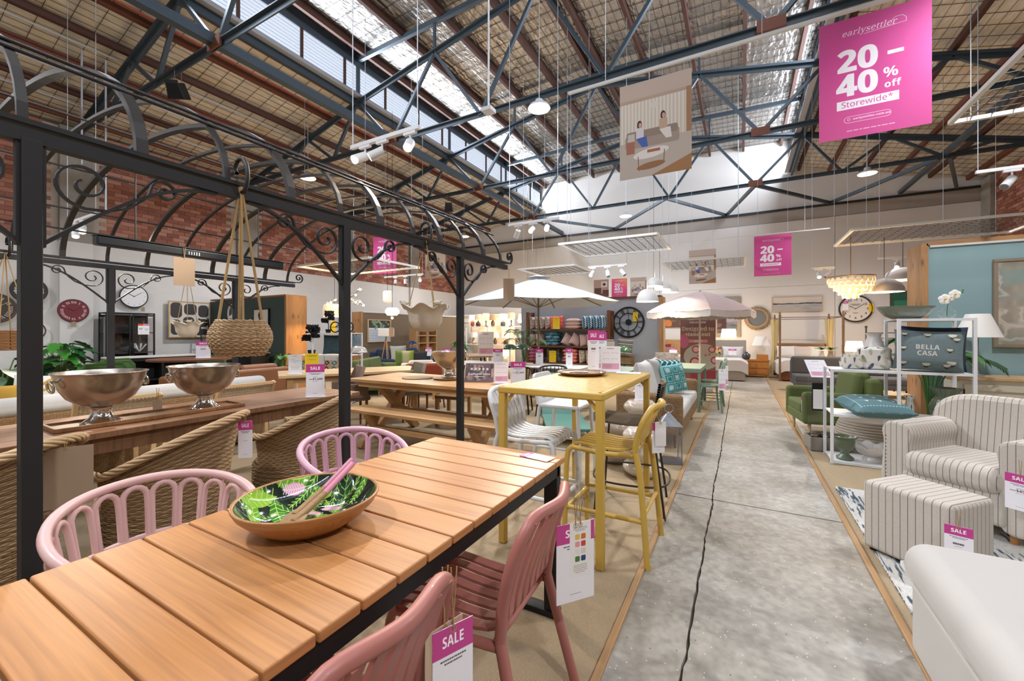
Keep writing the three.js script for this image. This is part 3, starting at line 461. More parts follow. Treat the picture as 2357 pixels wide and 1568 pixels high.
// ---------- wrought-iron gazebo ----------
{
  const gx0 = -6.38, gx1 = -2.4, zs = [-0.5, -1.95, -3.3], zEnd = -4.2, zNear = 0.6, yb = 2.12;
  const t = thing('gazebo', 'black wrought-iron gazebo frame with arched ribs and scroll brackets', 'gazebo', [(gx0 + gx1) / 2, 0, -1.8]); const ox = (gx0 + gx1) / 2, oz = -1.8, L = g => tr(g, -ox, 0, -oz);
  const bracket = (x, z, s) => { // scrolls in the z-y plane beside a post
    const c = []; for (let i = 0; i <= 14; i++) { const q = i / 14; c.push([q * 0.62, yb - 0.4 + 0.38 * Math.sin(q * Math.PI / 2), 0]); }
    const sp = [...spiral(0.125, yb - 0.125, 0.018, 0.1, -Math.PI / 2 - 1.4 * TAU, 1.4, 34), [0.2, yb - 0.218, 0], [0.265, yb - 0.19, 0], [0.315, yb - 0.14, 0], [0.338, yb - 0.105, 0], ...spiral(0.4, yb - 0.078, 0.055, 0.012, Math.PI, -1.35)];
    const gs = [strip(c, 0.028, 0.014), strip(sp, 0.022, 0.008), box(0.012, 0.42, 0.035, 0.006, yb - 0.2, 0)];
    return merge(gs).rotateY(s > 0 ? -Math.PI / 2 : Math.PI / 2).translate(x, 0, z);
  };
  for (const x of [gx0, gx1]) {
    for (const z of zs) { part('post', L(rbox(0.058, yb, 0.058, x, yb / 2, z, 0.005)), ironM, t); for (const s of [-1, 1]) part('scroll_bracket', L(bracket(x, z + s * 0.028, s)), ironM, t); }
    part('beam', [L(box(0.05, 0.05, zNear - zEnd, x, yb + 0.01, (zNear + zEnd) / 2)), L(box(0.07, 0.02, zNear - zEnd, x, yb + 0.06, (zNear + zEnd) / 2))], ironM, t);
    const sc = merge(strip([[0, 0, 0], [0.06, 0.01, 0], ...spiral(0.09, 0.085, 0.075, 0.012, -1.4, 1.4)], 0.022, 0.014)); sc.rotateY(Math.PI / 2); sc.translate(x, yb + 0.06, zEnd + 0.01); part('finial', L(sc), ironM, t);
  }
  const A = (a) => [ox + 1.99 * Math.cos(a), yb + 0.06 + 0.8 * Math.sin(a)];
  let k = 0; for (let z = zNear; z > zEnd - 0.01; z -= 0.36, k++) {
    const P = []; for (let i = 0; i <= 32; i++) { const a = Math.PI * i / 32, q = A(a); P.push([q[0], q[1], z]); }
    part('arched_rib', L(strip(P, k % 2 ? 0.03 : 0.045, k % 2 ? 0.02 : 0.03)), ironTop, t);
  }
  for (const a of [0.42, 0.5, 0.95, 1.57, 2.1, 2.55, 2.8]) { const q = A(a); part('purlin_rod', L(rod([q[0], q[1] + 0.02, zNear], [q[0], q[1] + 0.02, zEnd], 0.009, 6)), ironTop, t); }
  for (const z of zs) { const q = []; for (let i = 0; i <= 20; i++) { const a = Math.PI * i / 20; q.push([ox + 1.95 * Math.cos(a), yb - 0.02 + 0.42 * Math.sin(a), z]); } if (z > 9) part('tie_arch', L(strip(q, 0.03, 0.03)), ironM, t); }
  // hooks that carry the hanging pots
  const hook = (x, z, s) => tube([[x, yb + 0.02, z], [x + s * 0.05, yb + 0.02, z], [x + s * 0.08, yb + 0.07, z], [x + s * 0.075, yb + 0.15, z], [x + s * 0.03, yb + 0.2, z], [x - s * 0.02, yb + 0.19, z], [x - s * 0.035, yb + 0.15, z], [x - s * 0.02, yb + 0.13, z]], 0.011, 40, 8);
  for (const [x, z, s] of [[gx1, -1.26, 1], [gx1, -2.77, 1], [gx0, -2.7, 1], [gx0, -1.18, 1]]) part('hook', L(hook(x, z, s)), ironM, t);
  // strip heater hung along the middle
  const hb = thing('strip_heater', 'long dark strip heater hanging under the gazebo ribs', 'heater', [-4.4, 2.06, -2.0]); part('casing', [rbox(0.1, 0.07, 1.5, 0, 0.035, 0, 0.012), box(0.12, 0.01, 1.5, 0, 0.075, 0)], M(0x23262b, 0.35, { metalness: 0.5 }), hb); part('vent', [-0.04, -0.02, 0, 0.02, 0.04].map(z => box(0.004, 0.03, 0.008, 0.051, 0.03, z + 0.1)), conduitM, hb); part('bracket', [rod([0, 0.07, -0.5], [0, 0.86, -0.5], 0.006), rod([0, 0.07, 0.5], [0, 0.86, 0.5], 0.006)], ironM, hb);
  hangTag('hang_tag', 'brown card hanging from the middle of the strip heater', 0.15, 0.25, cardM, [-4.34, 2.13, -1.82], 1.3, 0.09, 'tag');
  hangTag('hang_tag', 'brown card hanging from the far corner scroll of the gazebo', 0.13, 0.26, cardM, [-2.36, 2.12, -4.2], 0.5, 0.12, 'tag');
}
// ---------- hanging pots ----------
function ropes(t, top, rim, r, n = 4, th = 0.005) { for (let i = 0; i < n; i++) { const a = i / n * TAU + 0.4; part('rope', rod([0, top, 0], [Math.cos(a) * r, rim, Math.sin(a) * r], th, 6), twineM, t); } }
function fastTube(pts, r, s = 5) { // tube along a mostly level path
  const pos = [], idx = [], n = pts.length, up = V(0, 1, 0);
  for (let i = 0; i < n; i++) { const p = A3(pts[i]), d = A3(pts[Math.min(n - 1, i + 1)]).clone().sub(A3(pts[Math.max(0, i - 1)])).normalize(), a = d.clone().cross(up).normalize(), b = a.clone().cross(d); for (let k = 0; k < s; k++) { const q = k / s * TAU, c = Math.cos(q) * r, e = Math.sin(q) * r; pos.push(p.x + a.x * c + b.x * e, p.y + a.y * c + b.y * e, p.z + a.z * c + b.z * e); } }
  for (let i = 0; i < n - 1; i++) for (let k = 0; k < s; k++) { const a = i * s + k, b = i * s + (k + 1) % s, c = a + s, d = b + s; idx.push(a, c, b, b, c, d); }
  const g = new THREE.BufferGeometry(); g.setAttribute('position', new THREE.Float32BufferAttribute(pos, 3)); g.setIndex(idx); g.computeVertexNormals(); return g;
}
{
  const t = thing('hanging_basket', 'round woven seagrass basket hanging on ropes from the gazebo hook', 'hanging basket', [-2.38, 1.25, -1.26]);
  const pr = y => 0.09 + 0.055 * Math.sin(clamp(y / 0.2) * Math.PI * 0.86 + 0.25), rows = [], m2 = [];
  for (let j = 0; j < 19; j++) { const y = 0.006 + j * 0.0101, p = []; for (let i = 0; i <= 64; i++) { const a = i / 64 * TAU, r = pr(y) + 0.0035 * Math.sin(i * 2.2 + j * Math.PI); p.push([Math.cos(a) * r, y + 0.003 * Math.sin(i * 2.2 + j), Math.sin(a) * r]); } (j % 2 ? rows : m2).push(fastTube(p, 0.0068)); }
  part('weave', rows, wickM, t); part('weave', m2, wickL, t); part('liner', lathe([[0.085, 0.003], [0.135, 0.09], [0.11, 0.188]], 24), wickD, t); part('base', cyl(0.09, 0.09, 0.006, 0, 0.003, 0, 20), wickD, t);
  ropes(t, 0.93, 0.19, 0.1, 4, 0.007); part('knot', sph(0.017, 0, 0, 0, 10).scale(1, 1.6, 1).translate(0, 0.9, 0), twineM, t);
}
function flowerPot(label, m, pos, top, s = 1) {
  const t = thing('hanging_pot', label, 'hanging pot', pos); const g = lathe([[0, 0], [0.06, 0.002], [0.1, 0.03], [0.125, 0.08], [0.128, 0.13], [0.15, 0.18], [0.175, 0.19], [0.165, 0.196], [0.14, 0.184], [0.118, 0.13], [0.11, 0.07], [0, 0.03]], 60);
  const p = g.attributes.position; for (let i = 0; i < p.count; i++) { const x = p.getX(i), z = p.getZ(i), y = p.getY(i), a = Math.atan2(z, x), f = 1 + 0.07 * Math.cos(a * 6) * clamp(y / 0.15); p.setXYZ(i, x * f * s, (y + 0.018 * Math.cos(a * 6) * clamp((y - 0.1) / 0.09)) * s, z * f * s); } g.computeVertexNormals();
  part('body', g, m, t);
  for (let k = 0; k < 3; k++) { const a = k * 2.1 + 0.3, b = merge([sph(0.02, 0, 0, 0, 10).scale(1.6, 1, 1), sph(0.012, 0.028, 0.014, 0, 8), new THREE.ConeGeometry(0.008, 0.05, 6).rotateZ(1.3).translate(-0.045, 0.006, 0)]); b.scale(s, s, s); b.rotateY(a + 1); b.translate(Math.cos(a) * 0.16 * s, 0.215 * s, Math.sin(a) * 0.16 * s); part('bird', b, m, t); }
  ropes(t, top - pos[1], 0.18 * s, 0.13 * s, 3, 0.004); return t;
}
const stonePot = M(0xc4b7a4, 0.75, { bumpMap: concB, bumpScale: 0.003 });
flowerPot('cream flower-shaped hanging pot with birds, near gazebo side before the umbrella', stonePot, [-2.38, 1.38, -2.77], 2.2, 1.12);
flowerPot('cream flower-shaped hanging pot with birds, far gazebo side before the dark artwork', stonePot, [-6.36, 1.31, -2.7], 2.2, 0.95);
{ const t = thing('hanging_basket', 'flat brown woven basket hanging at the far left edge', 'hanging basket', [-6.36, 1.2, -1.16]); const rows = []; for (let j = 0; j < 12; j++) { const p = []; for (let i = 0; i <= 40; i++) { const a = i / 40 * TAU; p.push([Math.cos(a) * (0.17 + 0.004 * Math.sin(i * 2 + j * 3)), j * 0.016 + 0.01, Math.sin(a) * 0.17]); } rows.push(fastTube(p, 0.011)); } part('weave', rows, M(0x7c5631, 0.85), t); part('base', cyl(0.17, 0.17, 0.012, 0, 0.008, 0, 24), wickD, t); ropes(t, 0.98, 0.19, 0.17, 4); }
// ---------- gazebo dining table, tray, wine bowls ----------
{
  const t = thing('dining_table', 'long weathered teak plank table standing under the gazebo', 'table', [-3.8, 0, -1.3]);
  for (let i = 0; i < 5; i++) part('plank', uvm(rbox(0.158, 0.04, 3.3, -0.32 + i * 0.16, 0.75, 0, 0.005), true), teakM, t);
  part('apron', [uvm(box(0.03, 0.1, 3.0, 0.34, 0.68, 0), true), uvm(box(0.03, 0.1, 3.0, -0.34, 0.68, 0), true), box(0.7, 0.1, 0.03, 0, 0.68, -1.5), box(0.7, 0.1, 0.03, 0, 0.68, 1.5)], teakM, t);
  for (const x of [-0.32, 0.32]) for (const z of [-1.48, 1.48]) part('leg', uvm(rbox(0.09, 0.73, 0.09, x, 0.365, z, 0.006)), teakM, t);
  const y = thing('serving_tray', 'long shallow wooden tray on the teak table', 'tray', [-3.7, 0.771, -1.38], -0.02); const trM = M(0xffffff, 0.45, { map: woodTex([150, 106, 66], [130, 88, 52], [92, 58, 32], 55) });
  part('base', uvm(rbox(0.26, 0.012, 1.05, 0, 0.006, 0, 0.004), true), trM, y); part('rim', [[0.135, 0, 0.02, 1.07], [-0.135, 0, 0.02, 1.07], [0, 0.53, 0.27, 0.02], [0, -0.53, 0.27, 0.02]].map(([x, z, w, d]) => uvm(rbox(w, 0.028, d, x, 0.014, z, 0.005), true)), trM, y);
}
function wineBowl(label, pos, turn) {
  const t = thing('wine_bowl', label, 'wine bowl', pos, turn, 'hammered nickel wine bowls');
  part('cup', lathe([[0.0, 0.105], [0.06, 0.107], [0.11, 0.125], [0.165, 0.17], [0.2, 0.23], [0.218, 0.29], [0.226, 0.325], [0.236, 0.332], [0.236, 0.336], [0.226, 0.336], [0.214, 0.29], [0.19, 0.225], [0.15, 0.17], [0.09, 0.128], [0, 0.118]], 56), nickelM, t);
  part('foot', lathe([[0, 0], [0.1, 0], [0.102, 0.008], [0.092, 0.014], [0.062, 0.04], [0.05, 0.07], [0.05, 0.095], [0.058, 0.1], [0.058, 0.106], [0, 0.108]], 40), chromeM, t);
  for (const s of [-1, 1]) part('ring_handle', [new THREE.TorusGeometry(0.032, 0.0075, 10, 28).rotateX(0.2).translate(0, 0.258, s * 0.243), rod([0, 0.29, s * 0.21], [0, 0.29, s * 0.243], 0.008, 8)], chromeM, t);
  return t;
}
wineBowl('hammered nickel wine bowl on the tray, nearer the thick gazebo post', [-3.68, 0.784, -1.08], 0.15);
wineBowl('hammered nickel wine bowl on the tray, right of its twin', [-3.68, 0.784, -1.68], 0.1);
hangTag('hang_tag', 'small brown tag hanging between the two wine bowls', 0.05, 0.07, cardM, [-3.55, 0.99, -1.33], 1.2, 0.08, 'tag');
sign('price_sign', 'sale sign reading $1,699 standing on the teak table end', 0.16, 0.3, mSale[1699], [-3.48, 0.771, -2.5], 0.75);
// ---------- rattan tub chairs ----------
{
  const t = thing('rattan_tub_chair', 'brown woven rattan tub chair behind the thick gazebo post', 'chair', [-2.98, 0, -0.42], 0.62, 'rattan tub chairs at the teak table');
  const h = a => 0.655 + 0.235 * Math.pow(clamp((Math.cos(a * 0.78) - 0.05) / 0.95), 1.3), R = (a, y) => { const f = y < 0.42 ? 0.265 + 0.02 * Math.sin(y * 5) : 0.28 + 0.075 * Math.pow((y - 0.42) / 0.46, 1.6); return f; };
  const pt = (a, y, j, i) => { const r = R(a, y) + 0.003 * Math.sin(i * 1.6 + j * Math.PI); return [Math.cos(a) * r, y, Math.sin(a) * r * 1.02]; };
  const A1 = [], B1 = [], C1 = [];
  for (let j = 0; j < 38; j++) { const p = []; for (let i = 0; i <= 110; i++) p.push(pt(i / 110 * TAU, 0.05 + j * 0.0099, j, i)); (j % 3 === 1 ? B1 : A1).push(fastTube(p, 0.0052, 4)); }
  for (let j = 0; j < 46; j++) { const p = []; for (let i = 0; i <= 96; i++) { const a = -2.2 + 4.4 * i / 96; p.push(pt(a, 0.425 + (h(a) - 0.425) * (j / 45), j, i)); } (j % 3 === 1 ? B1 : A1).push(fastTube(p, 0.0049, 4)); }
  for (let i = 0; i < 64; i++) { const a = i / 64 * TAU - Math.PI, p = []; const top = Math.abs(a) < 2.2 ? h(a) : 0.43; for (let k = 0; k <= 8; k++) { const y = 0.04 + (top - 0.04) * k / 8, r = R(a, y) - 0.004; p.push([Math.cos(a) * r, y, Math.sin(a) * r * 1.02]); } C1.push(tube(p, 0.004, 8, 4)); }
  part('weave', A1, wickM, t); part('weave', B1, wickD, t); part('stake', C1, wickL, t);
  const br = [0, 1, 2, 3, 4, 5].map(k => { const p = []; for (let i = 0; i <= 130; i++) { const a = -2.2 + 4.4 * i / 130, q = i * 0.3 + k * TAU / 6, r = R(a, h(a)) + 0.02 + 0.016 * Math.cos(q), y = h(a) + 0.0 + 0.014 * Math.sin(q); p.push([Math.cos(a) * r, y, Math.sin(a) * r * 1.02]); } return fastTube(p, 0.0088, 5); });
  part('braided_rim', br, wickL, t); part('seat', cyl(0.27, 0.27, 0.04, 0, 0.42, 0, 32), wickD, t);
  copy(t, 'brown woven rattan tub chair in the middle, sale tag on its rim', [-2.88, 0, -1.13], 0.66);
  copy(t, 'brown woven rattan tub chair behind the second gazebo post', [-2.98, 0, -1.98], 0.62);
}
hangTag('hang_tag', 'large blank brown card hanging from the leftmost rattan chair', 0.18, 0.27, cardM, [-2.66, 0.9, -0.66], 1.15, 0.04, 'tag');
hangTag('price_tag', 'narrow sale tag hanging from the middle rattan chair', 0.075, 0.22, mSale.n, [-2.58, 0.9, -1.39], 0.75, 0.05);
// ---------- pillow and sofa builders ----------
function pillowGeo(w, h, t, n = 14) { // lies in the xy plane
  const g = new THREE.BoxGeometry(w, h, t, n, n, 1), p = g.attributes.position;
  for (let i = 0; i < p.count; i++) { const x = p.getX(i) / (w / 2), y = p.getY(i) / (h / 2), s = Math.sign(p.getZ(i)), k = Math.pow(Math.max(0, 1 - x ** 4) * Math.max(0, 1 - y ** 4), 0.6); p.setXYZ(i, p.getX(i) * (1 - 0.07 * (1 - Math.abs(x)) * 0 - 0.06 * (1 - y * y) * x * x), p.getY(i) * (1 - 0.06 * (1 - x * x) * y * y), s * (0.006 + (t / 2) * k)); }
  g.computeVertexNormals(); return g;
}
function pillow(name, label, w, h, th, m, pos, rx = 0, ry = 0, rz = 0, cat = 'cushion', group) {
  const o = mesh(name, pillowGeo(w, h, th), m); o.position.set(...pos); o.rotation.set(rx, ry, rz, 'YXZ'); o.userData = { label, category: cat }; if (group) o.userData.group = group; return o;
}
function sofa(name, label, m, pos, turn, o = {}) { // faces +z local
  const { w = 1.9, d = 0.85, sh = 0.42, bh = 0.8, ah = 0.6, aw = 0.16, n = 2, leg = 0.12, lm = oakM, cat = 'sofa' } = o;
  const t = thing(name, label, cat, pos, turn, o.group);
  part('base', rbox(w - 0.014, sh - leg - 0.12, d - 0.016, 0, leg + (sh - leg - 0.12) / 2, 0, 0.03, 3), m, t);
  const iw = w - 2 * aw, cw = iw / n;
  for (let i = 0; i < n; i++) { part('seat_cushion', rbox(cw - 0.01, 0.15, d - 0.2, -iw / 2 + cw * (i + 0.5), sh - 0.06, 0.1, 0.045, 3), o.cm || m, t); const b = rbox(cw - 0.01, bh - sh + 0.02, 0.17, 0, (bh - sh) / 2, 0, 0.06, 3); b.rotateX(-0.14); b.translate(-iw / 2 + cw * (i + 0.5), sh, -d / 2 + 0.22); part('back_cushion', b, o.cm || m, t); }
  part('backrest', rbox(w - 0.008, bh - leg - 0.06, 0.16, 0, leg + (bh - leg - 0.06) / 2, -d / 2 + 0.084, 0.05, 3), m, t);
  for (const s of [-1, 1]) if (aw > 0.02) part('arm', rbox(aw, ah - leg, d, s * (w / 2 - aw / 2), leg + (ah - leg) / 2, 0, 0.05, 3), m, t);
  for (const x of [-1, 1]) for (const z of [-1, 1]) part('leg', cyl(0.022, 0.014, leg, x * (w / 2 - 0.09), leg / 2, z * (d / 2 - 0.09), 10), lm, t);
  return t;
}
// ---------- plants ----------
const leafMs = [0x2f6b25, 0x3f8a2c, 0x245a2a, 0x1c4a2c].map(c => MP(c, 0.45, { side: THREE.DoubleSide, transmission: 0 })), leafLt = MP(0x5ba32e, 0.45), palmM = MP(0x3a6d2a, 0.5), palmD = MP(0x29502a, 0.5);
function leafGeo(L, W, droop, lobes = 0) {
  const n = 10, pos = [], idx = [];
  for (let i = 0; i <= n; i++) { const q = i / n; let w = W * Math.pow(Math.sin(Math.PI * Math.min(1, q * 0.97 + 0.03)), 0.75) * (1 - 0.25 * q); if (lobes) w *= i % 2 ? 1.05 : 0.62; for (const s of [-1, -0.5, 0, 0.5, 1]) pos.push(s * w, -droop * q * q + 0.18 * W * Math.abs(s), q * L); }
  for (let i = 0; i < n; i++) for (let k = 0; k < 4; k++) { const a = i * 5 + k; idx.push(a, a + 5, a + 1, a + 1, a + 5, a + 6); }
  const g = new THREE.BufferGeometry(); g.setAttribute('position', new THREE.Float32BufferAttribute(pos, 3)); g.setIndex(idx); g.computeVertexNormals(); return g;
}
function leafyPlant(label, pos, o = {}) { // big leaves on stems out of a pot
  const { n = 22, h = 1.0, sp = 0.4, L = 0.34, W = 0.12, lob = 1, pot = 0.16, ph = 0.3, mats = leafMs, pm = M(0x5c5a55, 0.7) } = o;
  const t = thing(o.name || 'leafy_plant', label, 'plant', pos, 0); part('pot', lathe([[0, 0], [pot * 0.75, 0], [pot, ph], [pot * 0.9, ph], [pot * 0.85, ph - 0.03], [0, ph - 0.03]], 24), pm, t);
  const gs = [leafGeo(L, W, L * 0.35, lob), leafGeo(L * 0.8, W * 0.9, L * 0.55, lob)], st = [];
  for (let i = 0; i < n; i++) { const a = i * 2.4, q = i / n, r = sp * (0.25 + 0.75 * rnd()), y = ph + (h - ph) * (0.35 + 0.65 * q) * rr(0.85, 1.05), e = V(Math.cos(a) * r * 0.55, y, Math.sin(a) * r * 0.55); st.push(tube([[0, ph - 0.05, 0], [e.x * 0.35, ph + (y - ph) * 0.6, e.z * 0.35], e], 0.006, 8, 5)); const m = new THREE.Mesh(gs[i % 2], mats[i % mats.length]); m.name = 'leaf'; m.position.copy(e); m.rotation.set(0, Math.PI / 2 - a, 0); m.rotateX(rr(-0.2, 0.5)); t.add(m); }
  part('stem', st, M(0x5d7a3a, 0.6), t); return t;
}
function palmPlant(label, pos, o = {}) {
  const { n = 11, h = 1.5, L = 0.8, pot = 0.15, ph = 0.28, m = palmM, pm = M(0x6a6660, 0.7) } = o;
  const t = thing('palm_plant', label, 'plant', pos, 0); if (pot) part('pot', lathe([[0, 0], [pot * 0.75, 0], [pot, ph], [pot * 0.9, ph], [pot * 0.85, ph - 0.03], [0, ph - 0.03]], 24), pm, t);
  for (let i = 0; i < n; i++) {
    const a = i * 2.4 + 0.3, l = L * rr(0.75, 1.05), up = h - ph - l * 0.45 * rnd(), sp = [], gs = [];
    for (let k = 0; k <= 12; k++) { const q = k / 12, r = l * 0.72 * q * q + 0.02, y = ph + up * (1 - (1 - q) ** 1.7) - l * 0.38 * q ** 4; sp.push(V(Math.cos(a) * r, y, Math.sin(a) * r)); }
    gs.push(tube(sp, 0.006, 12, 4)); const c = new THREE.CatmullRomCurve3(sp), lg = leafGeo(0.2, 0.011, 0.07);
    for (let k = 0; k < 20; k++) for (const s of [-1, 1]) { const q = 0.42 + 0.57 * k / 20, p = c.getPoint(q), tg = c.getTangent(q), g = lg.clone(); g.scale(1, 1, 1.25 - q * 0.6); const side = tg.clone().cross(V(0, 1, 0)).normalize().multiplyScalar(s), dir = side.add(tg.clone().multiplyScalar(0.75)).normalize(); const M4 = new THREE.Matrix4().lookAt(V(0, 0, 0), dir.negate(), V(0, 1, 0)); g.applyMatrix4(M4); g.translate(p.x, p.y, p.z); gs.push(g); }
    part('frond', gs, i % 3 === 0 ? palmD : m, t);
  }
  return t;
}
// ---------- seating left of the gazebo table ----------
function caneChair(label, pos, turn) {
  const t = thing('cane_lounge_chair', label, 'chair', pos, turn, 'pale timber cane-back lounge chairs'), caneM = M(0xc9b596, 0.8);
  for (const s of [-1, 1]) { part('back_post', uvm(bar([-0.05, 0.3, s * 0.27], [0.2, 0.82, s * 0.27], 0.028, 0.05), true), paleOakM, t); part('leg', rbox(0.04, 0.42, 0.04, -0.45, 0.21, s * 0.27, 0.006), paleOakM, t); part('leg', rbox(0.04, 0.36, 0.04, 0.02, 0.18, s * 0.27, 0.006), paleOakM, t); part('arm', rbox(0.5, 0.03, 0.06, -0.2, 0.55, s * 0.3, 0.01), paleOakM, t); }
  const ws = []; const P = (u, v) => [-0.0 + 0.19 * v, 0.4 + 0.4 * v, u]; for (let i = 0; i <= 18; i++) { const z = -0.25 + 0.5 * i / 18; for (const e of [-0.005, 0.005]) ws.push(bar(P(z + e, 0), P(z + e, 1), 0.007, 0.003)); } for (let i = 0; i <= 14; i++) for (const e of [-0.008, 0.008]) ws.push(bar(P(-0.25, i / 14 + e * 1.2), P(0.25, i / 14 + e * 1.2), 0.003, 0.007));
  stuff(part('cane_panel', ws, caneM, t)); part('top_rail', bar([0.197, 0.81, -0.27], [0.197, 0.81, 0.27], 0.03, 0.03), paleOakM, t); part('seat', rbox(0.52, 0.08, 0.52, -0.2, 0.38, 0, 0.03, 3), fab(0xd8d2c6), t);
}
caneChair('pale timber lounge chair with open cane back behind the left wine bowl', [-4.85, 0, -1.5], Math.PI * 0.98 - Math.PI);
caneChair('pale timber lounge chair with open cane back near the tan leather sofa', [-4.85, 0, -2.55], Math.PI * 0.98 - Math.PI);
const creamFab = fab(0xc6c4c0);
{ const t = sofa('wicker_sofa', 'long outdoor sofa with cream cushions and wicker base behind the gazebo table', weaveM, [-5.75, 0, -1.9], Math.PI * 1.5, { w: 2.6, d: 0.8, sh: 0.46, bh: 0.74, ah: 0.62, n: 3, leg: 0.02, cm: creamFab }); part('back_bolster', rbox(2.5, 0.16, 0.16, 0, 0.74, -0.34, 0.07, 3), creamFab, t); }
pillow('cushion', 'white cushion with botanical print on the cream outdoor sofa', 0.45, 0.45, 0.14, M(0xffffff, 0.9, { map: canvasTex(256, 256, (g, w) => { g.fillStyle = '#e8e6e0'; g.fillRect(0, 0, w, w); for (let i = 0; i < 26; i++) { g.fillStyle = ['#3f7a5a', '#c9a13c', '#54606a', '#7ba06a'][i % 4]; g.beginPath(); g.ellipse(hash(i, 1) * w, hash(i, 2) * w, 26, 8, hash(i, 3) * 6, 0, TAU); g.fill(); } }) }), [-5.85, 0.75, -1.3], -0.2, -1.4, 0.1);
leafyPlant('dark green big-leaved plant at the left edge beside the gazebo post', [-6.95, 0, -1.22], { n: 16, h: 1.15, sp: 0.5, L: 0.45, W: 0.15, lob: 0, mats: [leafMs[2], leafMs[3]] });
leafyPlant('bright green split-leaf plant against the white wall below the red clock', [-11.5, 0, -2.8], { n: 30, h: 1.25, sp: 0.55, L: 0.4, W: 0.15, pm: M(0x8a8378, 0.8) });

// ---------- right side: rugs, striped armchair, footstools ----------
const rugT = tex(512, 512, (u, v) => { const n = fbm(u * 70, v * 9, 70, 9, 3, 33), c = fbm(u * 5, v * 5, 5, 5, 3, 34), f = fbm(u * 120, v * 120, 120, 120, 2, 35); let k = clamp((n + (c - 0.5) * 0.5 - 0.56) * 9); return mix([216, 214, 208], mix([92, 112, 128], [58, 66, 78], f), k).map(x => x * (0.92 + 0.16 * f)); }, [1.1, 1.1]);
{ const o = mesh('area_rug', uvm(rbox(2.6, 0.012, 3.5, 2.03, 0.006, -2.85, 0.005)), M(0xffffff, 0.95, { map: rugT, bumpMap: sisalB, bumpScale: 0.003 })); o.userData = { label: 'white rug with broken blue-grey flecks beside the aisle', category: 'rug' }; }
{ const o = mesh('area_rug', uvm(rbox(1.25, 0.01, 2.4, 1.36, 0.005, -7.5, 0.004)), M(0xffffff, 0.95, { map: tex(256, 256, (u, v) => mix([176, 168, 158], [206, 200, 190], fbm(u * 40, v * 40, 40, 40, 3, 36)), [1, 1]) })); o.userData = { label: 'pale grey rug under the green velvet armchair', category: 'rug' }; }
const stripeT = tex(512, 64, (u, v) => { const s = (u * 8) % 1, f = 0.94 + 0.12 * hash(Math.floor(u * 512), Math.floor(v * 64), 3); return (s > 0.44 && s < 0.55 ? [120, 116, 114] : [200, 192, 180]).map(x => x * f); }, [3.4, 3.4]);
const stripeM = MP(0xffffff, 0.9, { map: stripeT, bumpMap: fabB, bumpScale: 0.001, sheen: 0.2, sheenColor: new THREE.Color(0xd0c8bc) });
{
  const t = thing('striped_armchair', 'cream armchair with grey pinstripes and rolled arms', 'armchair', [1.5, 0.012, -4.27], -0.73);
  const sm = (q, n = 40) => new THREE.CatmullRomCurve3(q.map(v => V(v[0], v[1], 0)), true, 'centripetal').getPoints(n).slice(0, -1).map(v => [v.x, v.y]);
  const arm = s => { let p = [[-0.07, 0.1], [-0.075, 0.52], [-0.085, 0.6], [-0.06, 0.645], [-0.01, 0.655], [0.05, 0.635], [0.07, 0.59], [0.06, 0.5], [0.05, 0.1]].map(q => [q[0] * s, q[1]]); p = sm(p); const g = extr(s > 0 ? p.reverse() : p, 0.58, 0.018); g.translate(s * -0.31, 0, -0.28); return uvm(g); };
  part('arm', arm(1), stripeM, t); part('arm', arm(-1), stripeM, t);
  part('base', uvm(rbox(0.56, 0.22, 0.62, 0, 0.21, 0.02, 0.03, 3)), stripeM, t);
  const sc = new RoundedBoxGeometry(0.53, 0.17, 0.62, 8, 0.07), p = sc.attributes.position; for (let i = 0; i < p.count; i++) { const x = p.getX(i) / 0.27, z = p.getZ(i) / 0.31; if (p.getY(i) > 0) p.setY(i, p.getY(i) + 0.03 * Math.max(0, 1 - x * x) * Math.max(0, 1 - z * z)); } sc.computeVertexNormals(); part('seat_cushion', uvm(sc.translate(0, 0.385, 0.055)), stripeM, t);
  const b = extr(sm([[-0.36, 0.1], [0, 0.09], [0.36, 0.1], [0.365, 0.6], [0.34, 0.74], [0.25, 0.805], [0, 0.825], [-0.25, 0.805], [-0.34, 0.74], [-0.365, 0.6]], 60), 0.1, 0.045); b.rotateX(-0.13); b.translate(0, 0, -0.36); part('backrest', uvm(b), stripeM, t);
  for (const x of [-1, 1]) for (const z of [-1, 1]) part('foot', cyl(0.026, 0.02, 0.1, x * 0.28, 0.05, z * 0.24, 10), acaciaM[0], t);
  const nails = []; for (const s of [-1, 1]) for (let i = 0; i < 16; i++) nails.push(sph(0.005, s * 0.372, 0.12 + i * 0.029, 0.336, 6)); stuff(part('nail_head', nails, M(0x6d5a44, 0.4, { metalness: 0.7 }), t));
  const f = thing('striped_footstool', 'cream pinstriped box footstool in front of the striped armchair', 'footstool', [0.965, 0.012, -3.36], -0.76); part('body', uvm(rbox(0.44, 0.42, 0.38, 0, 0.225, 0, 0.03, 3)), stripeM, f); for (const x of [-1, 1]) for (const z of [-1, 1]) part('foot', cyl(0.02, 0.018, 0.018, x * 0.18, 0.009, z * 0.15, 8), blackM, f);
}
hangTag('price_tag', 'sale tag reading $499 on the arm of the striped armchair', 0.13, 0.22, mSale[499], [1.49, 0.6, -3.7], -0.75, 0.09);
hangTag('price_tag', 'sale tag hanging from the corner of the striped footstool', 0.105, 0.2, mSale.g, [1.0, 0.44, -3.03], -0.3, 0.08);
